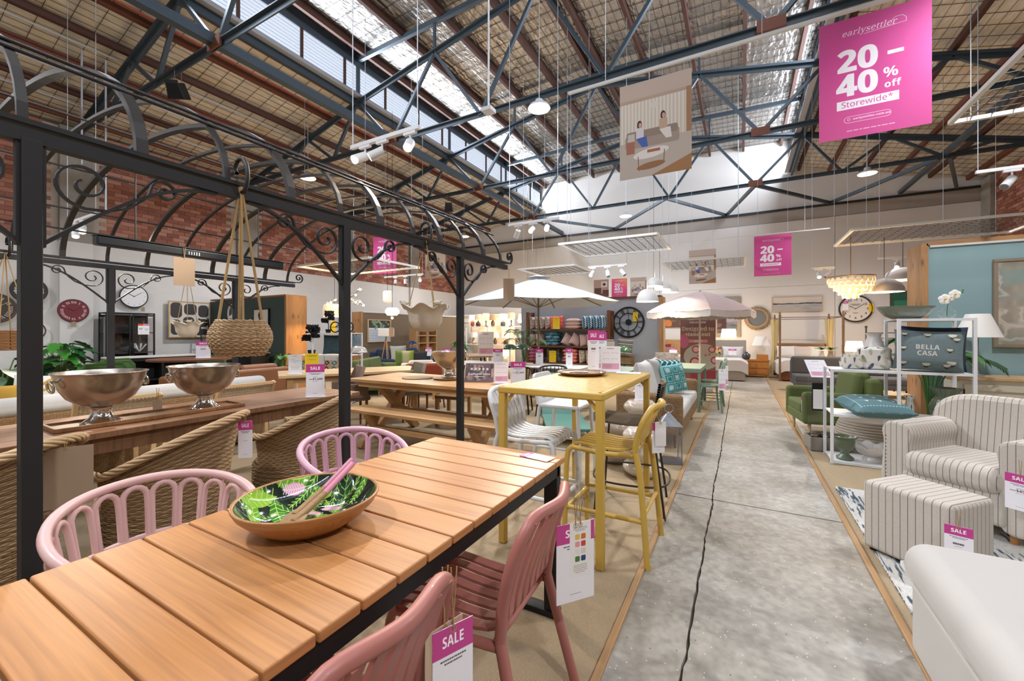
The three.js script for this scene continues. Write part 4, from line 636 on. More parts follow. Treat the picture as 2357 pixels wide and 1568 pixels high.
{
  const t = thing('slipcover_ottoman', 'large white linen ottoman with piped cushion top at the right foreground', 'ottoman', [1.15, 0.012, -1.85]), m = fab(0xbdbab5, 0.95, { bumpScale: 0.0003 });
  part('base', rbox(1.02, 0.3, 1.08, 0, 0.16, 0, 0.03, 3), m, t);
  const g = new RoundedBoxGeometry(1.08, 0.19, 1.14, 10, 0.085), p = g.attributes.position; for (let i = 0; i < p.count; i++) { const x = p.getX(i) / 0.54, z = p.getZ(i) / 0.57, y = p.getY(i); if (y > -0.02) p.setY(i, y + 0.03 * Math.max(0, 1 - x * x) * Math.max(0, 1 - z * z)); } g.computeVertexNormals(); part('cushion_top', g.translate(0, 0.385, 0), m, t);
  const pip = []; const P = [[-0.53, -0.56], [0.53, -0.56], [0.53, 0.56], [-0.53, 0.56]]; for (let i = 0; i < 4; i++) { const a = P[i], b = P[(i + 1) % 4]; for (let k = 0; k < 12; k++) pip.push([a[0] + (b[0] - a[0]) * k / 12, 0.36 + 0.008 * Math.sin(k * 1.3 + i), a[1] + (b[1] - a[1]) * k / 12]); } part('piping', tube(pip, 0.009, 160, 6, true), fab(0xc9c6c1), t);
}
// ---------- white metal display shelf with its wares ----------
const wsM = M(0xe4e6e8, 0.4);
function whiteShelf(label, pos, turn, xs, ys, d, hs) { // xs post positions, hs top height of each bay
  const t = thing('display_shelf', label, 'shelf', pos, turn), q = 0.026;
  for (let i = 0; i < xs.length; i++) { const h = Math.max(hs[i] ?? 0, hs[i - 1] ?? 0); for (const z of [0, -d]) part('post', box(q, h, q, xs[i], h / 2, z), wsM, t); }
  for (let i = 0; i < xs.length - 1; i++) for (const y of ys) if (y <= hs[i] + 0.01) { const w = xs[i + 1] - xs[i]; part('shelf_board', box(w - 0.004, 0.012, d - 0.004, xs[i] + w / 2, y - 0.007, -d / 2), wsM, t); for (const z of [0, -d]) part('rail', box(w, 0.024, q - 0.005, xs[i] + w / 2, y - 0.014, z), wsM, t); }
  return t;
}
whiteShelf('white metal stepped display shelf with vases and cushions beside the aisle', [0, 0, -5.43], 0, [0.84, 1.37, 1.9], [0.03, 0.52, 0.99, 1.51], 0.42, [0.99, 1.51]);
const ceramM = (fn, rep) => MP(0xffffff, 0.3, { map: tex(256, 256, fn, rep || [1, 1]), clearcoat: 0.5 });
const leafPot = MP(0xffffff, 0.3, { clearcoat: 0.5, map: canvasTex(512, 256, (g, w, h) => { g.fillStyle = '#d3cec6'; g.fillRect(0, 0, w, h); for (let i = 0; i < 40; i++) { const x = (i % 8) * 64 + 32 * ((i >> 3) % 2), y = 30 + (i >> 3) * 48; g.save(); g.translate(x, y + 20); g.rotate((hash(i, 6) - 0.5) * 2.4); g.fillStyle = ['#9aa184', '#b3ac86', '#3c4550', '#a7ab93'][Math.floor(hash(i, 2) * 4)]; g.beginPath(); g.ellipse(0, 0, 9, 26, 0, 0, TAU); g.fill(); g.restore(); } }) });
{
  const a = thing('planter_pot', 'small cream planter painted with leaves on the low shelf', 'planter', [1.03, 0.99, -5.58]); part('body', lathe([[0, 0], [0.07, 0], [0.1, 0.025], [0.105, 0.07], [0.085, 0.12], [0.09, 0.15], [0.08, 0.15], [0.075, 0.12], [0, 0.1]], 36), leafPot, a);
  const b = thing('ceramic_vase', 'large cream leaf-painted vase with narrow flared neck on the low shelf', 'vase', [1.22, 0.99, -5.62]); part('body', lathe([[0, 0], [0.11, 0], [0.145, 0.03], [0.148, 0.09], [0.135, 0.14], [0.14, 0.2], [0.13, 0.22], [0.085, 0.235], [0.08, 0.24]], 40), leafPot, b); part('neck', lathe([[0.085, 0.236], [0.075, 0.28], [0.055, 0.33], [0.06, 0.36], [0.08, 0.378], [0.074, 0.378], [0.05, 0.35], [0.045, 0.33], [0.06, 0.27]], 40), MP(0xc9c6c2, 0.3, { clearcoat: 0.5 }), b);
  const c = thing('stone_bowl', 'wide green-grey bowl on the top of the display shelf', 'bowl', [1.46, 1.51, -5.6], 0.2); const g = lathe([[0, 0], [0.11, 0], [0.17, 0.03], [0.215, 0.09], [0.235, 0.125], [0.225, 0.127], [0.2, 0.09], [0.15, 0.035], [0, 0.02]], 44); g.scale(1, 1, 0.7); part('body', uvm(g), ceramM((u, v) => mix([92, 100, 86], [142, 146, 128], fbm(u * 4, v * 24, 4, 24, 4, 51)), [3, 3]), c);
  const v = thing('bud_vase', 'small round glass vase on the top of the display shelf', 'vase', [1.75, 1.51, -5.55]); part('glass', lathe([[0, 0.002], [0.04, 0.004], [0.066, 0.035], [0.062, 0.07], [0.03, 0.095], [0.028, 0.12], [0.034, 0.13]], 32), MP(0xffffff, 0.02, { transmission: 1, thickness: 0, ior: 1.4 }), v);
  const o = thing('orchid_stem', 'white orchid stem standing in the round glass vase', 'flower', [1.75, 1.53, -5.55]); part('stem', tube([[0, 0, 0], [0.005, 0.1, 0], [0.03, 0.17, 0], [0.1, 0.22, 0]], 0.0035, 16, 6), palmM, o);
  for (const [x, y, s] of [[-0.02, 0.165, 1], [0.05, 0.21, 0.9], [0.02, 0.18, 0.7]]) { const pt = []; for (let i = 0; i < 5; i++) { const q = sph(0.027 * s, 0, 0, 0, 10); q.scale(1, 1, 0.2); q.translate(0, 0.024 * s, 0); q.rotateZ(i * TAU / 5); pt.push(q); } part('blossom', merge(pt).translate(x, y, 0.02), M(0xf1efe8, 0.6), o); part('lip', sph(0.01 * s, x, y, 0.032, 8), M(0xd8b23a, 0.6), o); } part('bud', [sph(0.01, 0.105, 0.23, 0, 8), sph(0.008, 0.112, 0.25, 0, 8)], palmM, o);
  const bella = MP(0xffffff, 0.92, { map: canvasTex(640, 480, (g, w, h) => {
    g.fillStyle = '#7b8c90'; g.fillRect(0, 0, w, h); for (let i = 0; i < 700; i++) { g.fillStyle = `rgba(${80 + 40 * hash(i, 1)},${95 + 40 * hash(i, 2)},${90 + 40 * hash(i, 3)},.35)`; g.fillRect(hash(i, 4) * w, hash(i, 5) * h, 30, 3); }
    const fl = (x, y, s, k) => { g.strokeStyle = '#66704a'; g.lineWidth = 3; for (let i = 0; i < 26; i++) { g.beginPath(); const a = i * 0.24 + k; g.moveTo(x, y); g.lineTo(x + Math.cos(a) * 62 * s, y + Math.sin(a) * 52 * s); g.stroke(); } g.fillStyle = '#2f363b'; g.beginPath(); g.arc(x, y + 10, 22 * s, 0, TAU); g.fill(); g.fillStyle = '#e2ddd2'; for (let i = -2; i < 3; i++) { g.beginPath(); g.ellipse(x + i * 11 * s, y - 8 * s, 9 * s, 20 * s, i * 0.35, 0, TAU); g.fill(); } };
    fl(300, 60, 1, 0); fl(90, 60, 0.8, 2); fl(90, 410, 0.9, 1); fl(300, 420, 1, 3); fl(520, 70, 1.1, 1); fl(560, 110, 0.9, 2); fl(520, 390, 1.2, 0); fl(480, 420, 0.9, 2); fl(500, 235, 0.8, 4); fl(80, 230, 0.8, 1);
    g.fillStyle = '#e6e2d6'; g.font = 'bold 74px sans-serif'; g.textAlign = 'center'; g.fillText('BELLA', 300, 232); g.fillText('CASA', 300, 304);
  }), bumpMap: fabB, bumpScale: 0.002 });
  pillow('cushion', 'grey-green floral cushion reading BELLA CASA on the display shelf', 0.5, 0.4, 0.16, bella, [1.6, 1.195, -5.5], -0.12, -0.15, -0.05);
  pillow('cushion', 'navy frilled cushion behind the floral lettered one on the shelf', 0.5, 0.44, 0.14, fab(0x2b3545), [1.68, 1.215, -5.68], -0.1, -0.1, -0.04);
  pillow('cushion', 'teal embroidered cushion lying on the middle shelf', 0.5, 0.5, 0.17, MP(0xffffff, 0.92, { map: canvasTex(256, 256, (g, w) => { g.fillStyle = '#5d8085'; g.fillRect(0, 0, w, w); g.strokeStyle = '#cfd4cc'; g.lineWidth = 4; g.setLineDash([8, 6]); g.strokeRect(22, 22, w - 44, w - 44); g.setLineDash([]); g.fillStyle = '#cfd4cc'; for (let i = 0; i < 9; i++) { g.beginPath(); const x = 70 + (i % 3) * 58, y = 70 + Math.floor(i / 3) * 58; g.moveTo(x, y + 12); g.lineTo(x - 10, y - 10); g.lineTo(x + 10, y - 10); g.fill(); } }) }), [1.2, 0.61, -5.56], -1.45, 0.25, 0);
  const greenC = MP(0x5c6b56, 0.3, { clearcoat: 0.6 }), whC = MP(0xd0cecb, 0.25, { clearcoat: 0.6 });
  const u = thing('ceramic_urn', 'sage green glazed urn on the bottom shelf', 'urn', [0.97, 0.03, -5.56]); part('body', lathe([[0, 0], [0.075, 0], [0.078, 0.02], [0.04, 0.05], [0.035, 0.08], [0.08, 0.13], [0.09, 0.2], [0.085, 0.22], [0.11, 0.24], [0.1, 0.245], [0.07, 0.2], [0, 0.12]], 36), greenC, u);
  const s = thing('pedestal_bowl', 'white wavy-edged pedestal bowl on the bottom shelf', 'bowl', [1.2, 0.03, -5.6]); const sg = lathe([[0.08, 0.0], [0.082, 0.02], [0.055, 0.05], [0.06, 0.06], [0.12, 0.09], [0.16, 0.14], [0.175, 0.165], [0.165, 0.165], [0.11, 0.1], [0, 0.075]], 60), sp = sg.attributes.position; for (let i = 0; i < sp.count; i++) { const a = Math.atan2(sp.getZ(i), sp.getX(i)), k = clamp((sp.getY(i) - 0.07) / 0.1); sp.setY(i, sp.getY(i) + 0.016 * Math.cos(a * 8) * k); } sg.computeVertexNormals(); part('body', sg, whC, s);
  const gv = thing('ceramic_vase', 'sage green fluted vase with frilled rim on the middle shelf right', 'vase', [1.76, 0.52, -5.6]); const vg = lathe([[0, 0], [0.07, 0], [0.11, 0.05], [0.12, 0.12], [0.1, 0.18], [0.07, 0.23], [0.1, 0.29], [0.115, 0.31], [0.1, 0.31], [0.06, 0.23], [0, 0.1]], 60), vp = vg.attributes.position; for (let i = 0; i < vp.count; i++) { const a = Math.atan2(vp.getZ(i), vp.getX(i)), f = 1 + 0.05 * Math.cos(a * 12); vp.setX(i, vp.getX(i) * f); vp.setZ(i, vp.getZ(i) * f); } vg.computeVertexNormals(); part('body', vg, greenC, gv);
  const bv = thing('bird_candlestick', 'white candlestick painted with a green bird on the middle shelf', 'candlestick', [1.48, 0.52, -5.55]); part('body', lathe([[0, 0], [0.05, 0], [0.052, 0.015], [0.03, 0.04], [0.045, 0.1], [0.028, 0.16], [0.03, 0.19], [0.045, 0.22], [0.035, 0.225], [0, 0.2]], 28), leafPot, bv);
}
palmPlant('dark leafy palm behind the display shelf and teal wall end', [1.95, 0, -6.62], { n: 12, h: 1.55, L: 0.75 });
// ---------- teal partition, artwork, sideboard ----------
const rusticEnd = rusticM;
{
  const t = thing('partition_wall', 'teal painted partition with timber end on the right', 'partition', [2.05, 0, -7.4]);
  part('panel', box(3.9, 2.46, 0.12, 1.97, 1.23, 0.18), M(0x86a2a4, 0.75), t); part('end_post', uvm(box(0.07, 2.5, 0.5, 0, 1.25, 0), true).clone(), rusticEnd, t); part('cap', uvm(box(3.94, 0.05, 0.5, 1.99, 2.5, 0)), rusticEnd, t); part('cornice', box(3.84, 0.025, 0.02, 1.97, 2.46, 0.25), whitePaint, t);
  const beachT = tex(512, 512, (u, v) => { const w = fbm(u * 3, v * 3, 3, 3, 4, 71), r = Math.abs(fbm(u * 3 + w, v * 4 + w * 0.8, 3, 4, 3, 73) - 0.5) * 2, q = fbm(u * 2 + 3, v * 3, 2, 3, 3, 75); let c = mix([176, 166, 150], [142, 132, 118], fbm(u * 12, v * 6, 12, 6, 3, 72)); c = mix(c, [124, 148, 142], clamp((q - 0.55) * 5) * 0.8); c = mix(c, [214, 208, 196], clamp((0.13 - r) * 6) * 0.8); return v > 0.9 ? mix(c, [120, 108, 94], clamp((v - 0.9) * 8) * 0.5) : c; });
  const f = thing('framed_art', 'large framed beach photograph on the teal partition', 'framed picture', [3.25, 1.2, -7.13]); part('frame', [uvm(box(0.035, 0.98, 0.045, -0.583, 0.52, 0)), uvm(box(0.035, 0.98, 0.045, 0.583, 0.52, 0)), uvm(box(1.2, 0.035, 0.045, 0, 0.015, 0)), uvm(box(1.2, 0.035, 0.045, 0, 1.03, 0))], M(0x8a7a66, 0.6), f); part('print', box(1.15, 1.0, 0.02, 0, 0.52, 0), M(0xffffff, 0.5, { map: beachT }), f);
  const s = thing('sideboard', 'cream panelled sideboard with timber top by the teal partition', 'sideboard', [3.1, 0, -6.86]), cm = M(0xcfc8b4, 0.6); part('carcass', box(1.8, 0.78, 0.42, 0, 0.44, 0), cm, s); part('plinth', box(1.7, 0.06, 0.36, 0, 0.03, 0), cm, s); part('top', uvm(rbox(1.88, 0.035, 0.48, 0, 0.85, 0, 0.006)), paleOakM, s);
  for (let i = 0; i < 3; i++) { const d = part('door', [box(0.56, 0.68, 0.02, -0.59 + i * 0.59, 0.44, 0.22), ...[[0, 0.31, 0.56, 0.07], [0, -0.31, 0.56, 0.07], [-0.245, 0, 0.07, 0.68], [0.245, 0, 0.07, 0.68]].map(([x, y, w, h]) => box(w, h, 0.014, -0.59 + i * 0.59 + x, 0.44 + y, 0.236))], cm, s); part('hinge', box(0.012, 0.06, 0.012, -0.87 + i * 0.59, 0.7, 0.238), blackM, d); }
}
function tableLamp(label, pos, o = {}) { // shade, body, base; glows when lit
  const { r0 = 0.09, r1 = 0.14, sh = 0.2, h = 0.5, body = null, bm = M(0x8b8d8c, 0.3), shade = 0xf0ece4, lit = 0, warm = 0xffd9a8 } = o;
  const t = thing('table_lamp', label, 'lamp', pos, o.turn || 0, o.group);
  part('base', lathe(body || [[0, 0], [0.06, 0], [0.062, 0.01], [0.01, 0.02], [0.008, h - sh + 0.02]], 24), bm, t);
  part('shade', lathe([[r1, h - sh], [r0, h], [r0 - 0.004, h], [r1 - 0.004, h - sh]], 32), MP(shade, 0.9, { side: THREE.DoubleSide, transmission: lit ? 0.4 : 0.15, thickness: 0, emissive: lit ? warm : 0x000000, emissiveIntensity: lit ? 0.4 : 0 }), t);
  if (lit) { const l = new THREE.PointLight(warm, lit, 0, 2); l.position.set(0, h - sh * 0.5, 0); l.shadow.radius = 2; l.name = 'lamp_bulb_light'; t.add(l); part('bulb', sph(0.03, 0, h - sh * 0.5, 0, 10), M(0xffffff, 0.5, { emissive: warm, emissiveIntensity: 2 }), t); }
  return t;
}
tableLamp('white conical-shade lamp on the cream sideboard by the framed beach photo', [2.42, 0.868, -6.85], { r0: 0.1, r1: 0.2, sh: 0.27, h: 0.72 });
// ---------- green armchair, side table, pouf, crate, sign stand, grey sofa ----------
const velvetG = MP(0x55602f, 0.75, { sheen: 1, sheenRoughness: 0.4, sheenColor: new THREE.Color(0x8f9660), bumpMap: fabB, bumpScale: 0.0008 });
sofa('velvet_armchair', 'olive green velvet armchair on tapered timber legs beside the aisle', velvetG, [1.05, 0.01, -6.9], -Math.PI / 2 + 0.15, { w: 0.86, d: 0.84, sh: 0.44, bh: 0.85, ah: 0.6, aw: 0.12, n: 1, leg: 0.19, lm: paleOakM, cat: 'armchair' });
sofa('grey_sofa', 'charcoal grey low sofa in front of the canopy bed', fab(0x53565c), [2.05, 0, -11.6], 0.05, { w: 2.0, d: 0.85, sh: 0.4, bh: 0.8, ah: 0.4, aw: 0.0, n: 1, leg: 0.17, lm: blackM });
{
  const t = thing('side_table', 'round pale timber side table behind the olive armchair', 'side table', [1.75, 0.01, -7.55]); part('top', [cyl(0.27, 0.27, 0.025, 0, 0.51, 0, 36)], paleOakM, t); for (let i = 0; i < 4; i++) { const a = i * TAU / 4 + 0.5; part('leg', rod([Math.cos(a) * 0.15, 0.5, Math.sin(a) * 0.15], [Math.cos(a) * 0.24, 0, Math.sin(a) * 0.24], 0.018, 8), paleOakM, t); }
  const p = thing('knitted_pouf', 'round beige ribbed pouf behind the bottom of the display shelf', 'pouf', [1.32, 0, -6.18]); const rows = []; for (let j = 0; j < 13; j++) { const q = (j + 0.5) / 13, y = 0.37 * q, r = 0.27 + 0.055 * Math.sin(Math.PI * q), pts = []; for (let i = 0; i <= 60; i++) { const a = i / 60 * TAU; pts.push([Math.cos(a) * r, y, Math.sin(a) * r]); } rows.push(fastTube(pts, 0.017, 6)); } part('ribbed_side', rows, fab(0xb5a898), p); part('top', cyl(0.29, 0.3, 0.36, 0, 0.185, 0, 40), fab(0xb0a291), p);
  const c = thing('bottle_crate', 'grey timber crate holding shiny steel cups on the floor by the shelf', 'crate', [0.86, 0, -6.02], 0.15); part('side', [rbox(0.34, 0.15, 0.015, 0, 0.085, 0.12, 0.003), rbox(0.34, 0.15, 0.015, 0, 0.085, -0.12, 0.003), rbox(0.015, 0.15, 0.24, 0.165, 0.085, 0, 0.003), rbox(0.015, 0.15, 0.24, -0.165, 0.085, 0, 0.003), box(0.34, 0.01, 0.24, 0, 0.008, 0)], M(0x8d867c, 0.8), c);
  for (let i = 0; i < 6; i++) { const k = thing('steel_cup', `shiny steel cup in the grey crate, ${['front left', 'front middle', 'front right', 'back left', 'back middle', 'back right'][i]}`, 'cup', [0.86 - 0.1 + 0.1 * (i % 3), 0.014, -6.02 + (i < 3 ? 0.055 : -0.055)], 0, 'steel cups in the crate'); part('cup', lathe([[0, 0], [0.03, 0], [0.044, 0.16], [0.04, 0.16], [0.028, 0.01], [0, 0.01]], 20), chromeM, k); }
  const s = thing('sign_stand', 'clear acrylic stand with a tilted leaflet and black tag beside the armchair', 'sign stand', [0.83, 0, -6.3], 0.2); part('panel', box(0.2, 0.8, 0.006, 0, 0.42, 0), MP(0xffffff, 0.05, { transmission: 1, thickness: 0 }), s); part('foot', box(0.24, 0.01, 0.2, 0, 0.005, 0), MP(0xffffff, 0.1, { transmission: 0.9, thickness: 0 }), s); const lf = box(0.22, 0.32, 0.004, 0, 0, 0).rotateX(-0.9).translate(0.04, 0.92, -0.1); part('leaflet', lf, rangeM, s); part('black_tag', box(0.12, 0.34, 0.004, 0, 0.58, 0.012), blackM, s); part('white_card', box(0.1, 0.24, 0.003, 0, 0.55, 0.017), paperM, s);
}
hangTag('price_tag', 'small sale tag on the arm of the olive armchair', 0.07, 0.2, mSale.n, [0.72, 0.6, -6.47], -0.1, 0.05);

// ---------- picnic table group ----------
{
  const t = thing('trestle_table', 'oak trestle table with crossed legs beyond the gazebo post', 'table', [-3.38, 0, -4.25]);
  for (let i = 0; i < 6; i++) part('plank', uvm(rbox(2.4, 0.04, 0.158, 0, 0.74, -0.4 + i * 0.16, 0.005)), oakM, t);
  part('apron', [uvm(box(2.1, 0.06, 0.03, 0, 0.69, 0.42)), uvm(box(2.1, 0.06, 0.03, 0, 0.69, -0.42))], oakM, t);
  for (const x of [-0.82, 0.82]) for (const s of [-1, 1]) part('crossed_leg', uvm(bar([x + s * 0.04, 0.0, -s * 0.38], [x + s * 0.04, 0.71, s * 0.34], 0.09, 0.09)), oakM, t); part('stretcher', uvm(box(1.66, 0.08, 0.07, 0, 0.32, 0)), oakM, t);
  const b = thing('bench', 'oak bench with crossed legs in front of the trestle table', 'bench', [-3.15, 0, -3.58]); for (let i = 0; i < 2; i++) part('plank', uvm(rbox(2.15, 0.038, 0.16, 0, 0.43, -0.08 + i * 0.162, 0.005)), oakM, b);
  for (const x of [-0.75, 0.75]) for (const s of [-1, 1]) part('crossed_leg', uvm(bar([x + s * 0.03, 0, -s * 0.16], [x + s * 0.03, 0.42, s * 0.13], 0.07, 0.07)), oakM, b); part('stretcher', uvm(box(1.5, 0.06, 0.05, 0, 0.22, 0)), oakM, b);
  const st = thing('timber_stool', 'low oak stool with woven seat behind the trestle table, left one', 'stool', [-3.72, 0, -4.95], 0.1, 'oak stools at the trestle table'); part('seat', [uvm(rbox(0.42, 0.05, 0.38, 0, 0.43, 0, 0.012))], weaveM, st); for (const x of [-1, 1]) for (const z of [-1, 1]) part('leg', uvm(rbox(0.05, 0.44, 0.05, x * 0.18, 0.22, z * 0.16, 0.006)), oakM, st); part('rail', [box(0.36, 0.03, 0.025, 0, 0.16, 0.16), box(0.36, 0.03, 0.025, 0, 0.16, -0.16)], oakM, st);
  copy(st, 'low oak stool with woven seat behind the trestle table, right one', [-2.9, 0, -4.95], -0.06);
  wineBowl('hammered nickel wine bowl on a round platter on the trestle table', [-3.36, 0.788, -4.38], 1.9);
  const p = mesh('round_platter', lathe([[0, 0], [0.19, 0], [0.22, 0.014], [0.215, 0.02], [0.18, 0.012], [0, 0.01]], 40).translate(-3.36, 0.761, -4.38), oakM); p.userData = { label: 'round wooden platter under the third wine bowl', category: 'platter' };
  const mt = []; for (let i = 0; i < 40; i++) { const a = i / 40 * TAU, r = 0.2 + 0.02 * hash(i, 3); mt.push([Math.cos(a) * r, Math.sin(a) * r]); } const m = mesh('placemat', extr(mt, 0.012).rotateX(-Math.PI / 2).translate(-3.78, 0.761, -4.25), fab(0xa58f70)); m.userData = { label: 'frayed round jute placemat on the trestle table', category: 'placemat' };
  const tc = thing('tent_card', 'photo tent card reading table with a view on the trestle table', 'tent card', [-2.86, 0.76, -4.36], 0.35); const tm = M(0xffffff, 0.5, { map: canvasTex(400, 260, (g, w, h) => { g.fillStyle = '#6b5258'; g.fillRect(0, 0, w, h); for (let i = 0; i < 60; i++) { g.fillStyle = ['#4a3a3e', '#8d7a70', '#a58a7c', '#3c3236'][i % 4]; g.fillRect(hash(i, 1) * w, hash(i, 2) * h * 0.7, 30, 60); } g.fillStyle = '#d8cfc6'; for (let i = 0; i < 5; i++) { g.beginPath(); g.arc(90 + i * 55, 80, 16, 0, TAU); g.fill(); } g.fillStyle = '#fff'; g.font = '34px serif'; g.textAlign = 'center'; g.fillText('A table with a view', w / 2, 160); lines(g, 90, 180, w - 180, 1, 9, 6, '#fff'); }) });
  part('front', box(0.36, 0.24, 0.003).rotateX(-0.35).translate(0, 0.113, 0.06), tm, tc); part('back', box(0.36, 0.24, 0.003).rotateX(0.35).translate(0, 0.113, -0.025), paperM, tc);
}
sign('range_sign', 'white range sheet with line drawings on the trestle table', 0.17, 0.25, rangeTeak, [-2.52, 0.76, -4.3], 0.5, 'info sign');
sign('price_sign', 'sale sign reading $1,499 on the trestle table', 0.17, 0.27, mSale[1499], [-2.24, 0.76, -4.2], 0.5);
// ---------- pale table with mushroom lamp ----------
function mushroomLamp(label, m, pos, s = 1) { const t = thing('mushroom_lamp', label, 'lamp', pos); part('shade', lathe([[0.008, 0.4], [0.06, 0.395], [0.115, 0.36], [0.14, 0.3], [0.135, 0.3], [0.11, 0.352], [0.05, 0.385]], 36).scale(s, s, s), m, t); part('stem', rod([0, 0, 0], [0, 0.39 * s, 0], 0.006 * s, 8), m, t); part('foot', cyl(0.075 * s, 0.08 * s, 0.012 * s, 0, 0.006 * s, 0, 28), m, t); return t; }
{
  const t = thing('dining_table', 'pale timber dining table with a beige mushroom lamp', 'table', [-5.5, 0, -4.62], 1.03); for (let i = 0; i < 5; i++) part('plank', uvm(rbox(2.1, 0.04, 0.178, 0, 0.74, -0.36 + i * 0.18, 0.005)), paleOakM, t); part('apron', [box(1.9, 0.08, 0.03, 0, 0.68, 0.38), box(1.9, 0.08, 0.03, 0, 0.68, -0.38)], oakM, t); for (const x of [-0.9, 0.9]) for (const z of [-0.36, 0.36]) part('leg', uvm(rbox(0.09, 0.72, 0.09, x, 0.36, z, 0.006)), oakM, t);
  mushroomLamp('glossy beige mushroom lamp on the pale timber table', MP(0xb5aea4, 0.15, { clearcoat: 1 }), [-5.19, 0.76, -4.47]);
  sign('range_sign', 'white drawing sheet on the near end of the pale timber table', 0.19, 0.28, M(0xffffff, 0.5, { map: canvasTex(200, 300, (g, w, h) => { g.fillStyle = '#eef0f4'; g.fillRect(0, 0, w, h); lines(g, 60, 24, 80, 1, 9, 6, '#888'); g.strokeStyle = '#666c78'; g.lineWidth = 3; g.beginPath(); g.moveTo(30, 80); g.lineTo(90, 80); g.lineTo(110, 100); g.lineTo(170, 100); g.moveTo(60, 100); g.lineTo(110, 130); g.stroke(); lines(g, 30, 180, 140, 5, 14, 5, '#b9bcc4'); }) }), [-5.72, 0.76, -3.78], 0.6, 'info sign');
  sign('clearance_sign', 'yellow clearance sign on the pale timber table by the white shelf', 0.19, 0.29, yellowSignM, [-5.62, 0.76, -3.98], 0.7, 'clearance sign');
  const ch = (label, pos, turn, m) => { const c = thing('woven_dining_chair', label, 'chair', pos, turn); const g = extr([[-0.24, 0], [0.24, 0], [0.26, 0.3], [0.22, 0.42], [-0.22, 0.42], [-0.26, 0.3]], 0.03, 0.01); const p = g.attributes.position; for (let i = 0; i < p.count; i++) p.setZ(i, p.getZ(i) + 2.2 * p.getX(i) ** 2); g.computeVertexNormals(); part('backrest', uvm(g.translate(0, 0.46, -0.27)), m, c); part('seat', rbox(0.5, 0.07, 0.48, 0, 0.45, 0, 0.03, 3), m, c); for (const x of [-1, 1]) { part('arm', uvm(rbox(0.035, 0.2, 0.4, x * 0.26, 0.56, 0, 0.015)), m, c); for (const z of [-1, 1]) part('leg', cyl(0.02, 0.014, 0.42, x * 0.2, 0.21, z * 0.19, 8), brownM, c); } return c; };
  const bw = M(0x8a7364, 0.85, { bumpMap: weaveB, bumpScale: 0.005 }), gw = M(0x8e8574, 0.9, { bumpMap: weaveB, bumpScale: 0.005 });
  ch('brown woven dining chair with its back to the second gazebo post', [-4.88, 0, -4.05], 2.63 + Math.PI, bw); ch('grey-beige woven dining chair at the far end of the pale table', [-4.55, 0, -4.95], 2.63 + Math.PI, gw);
}
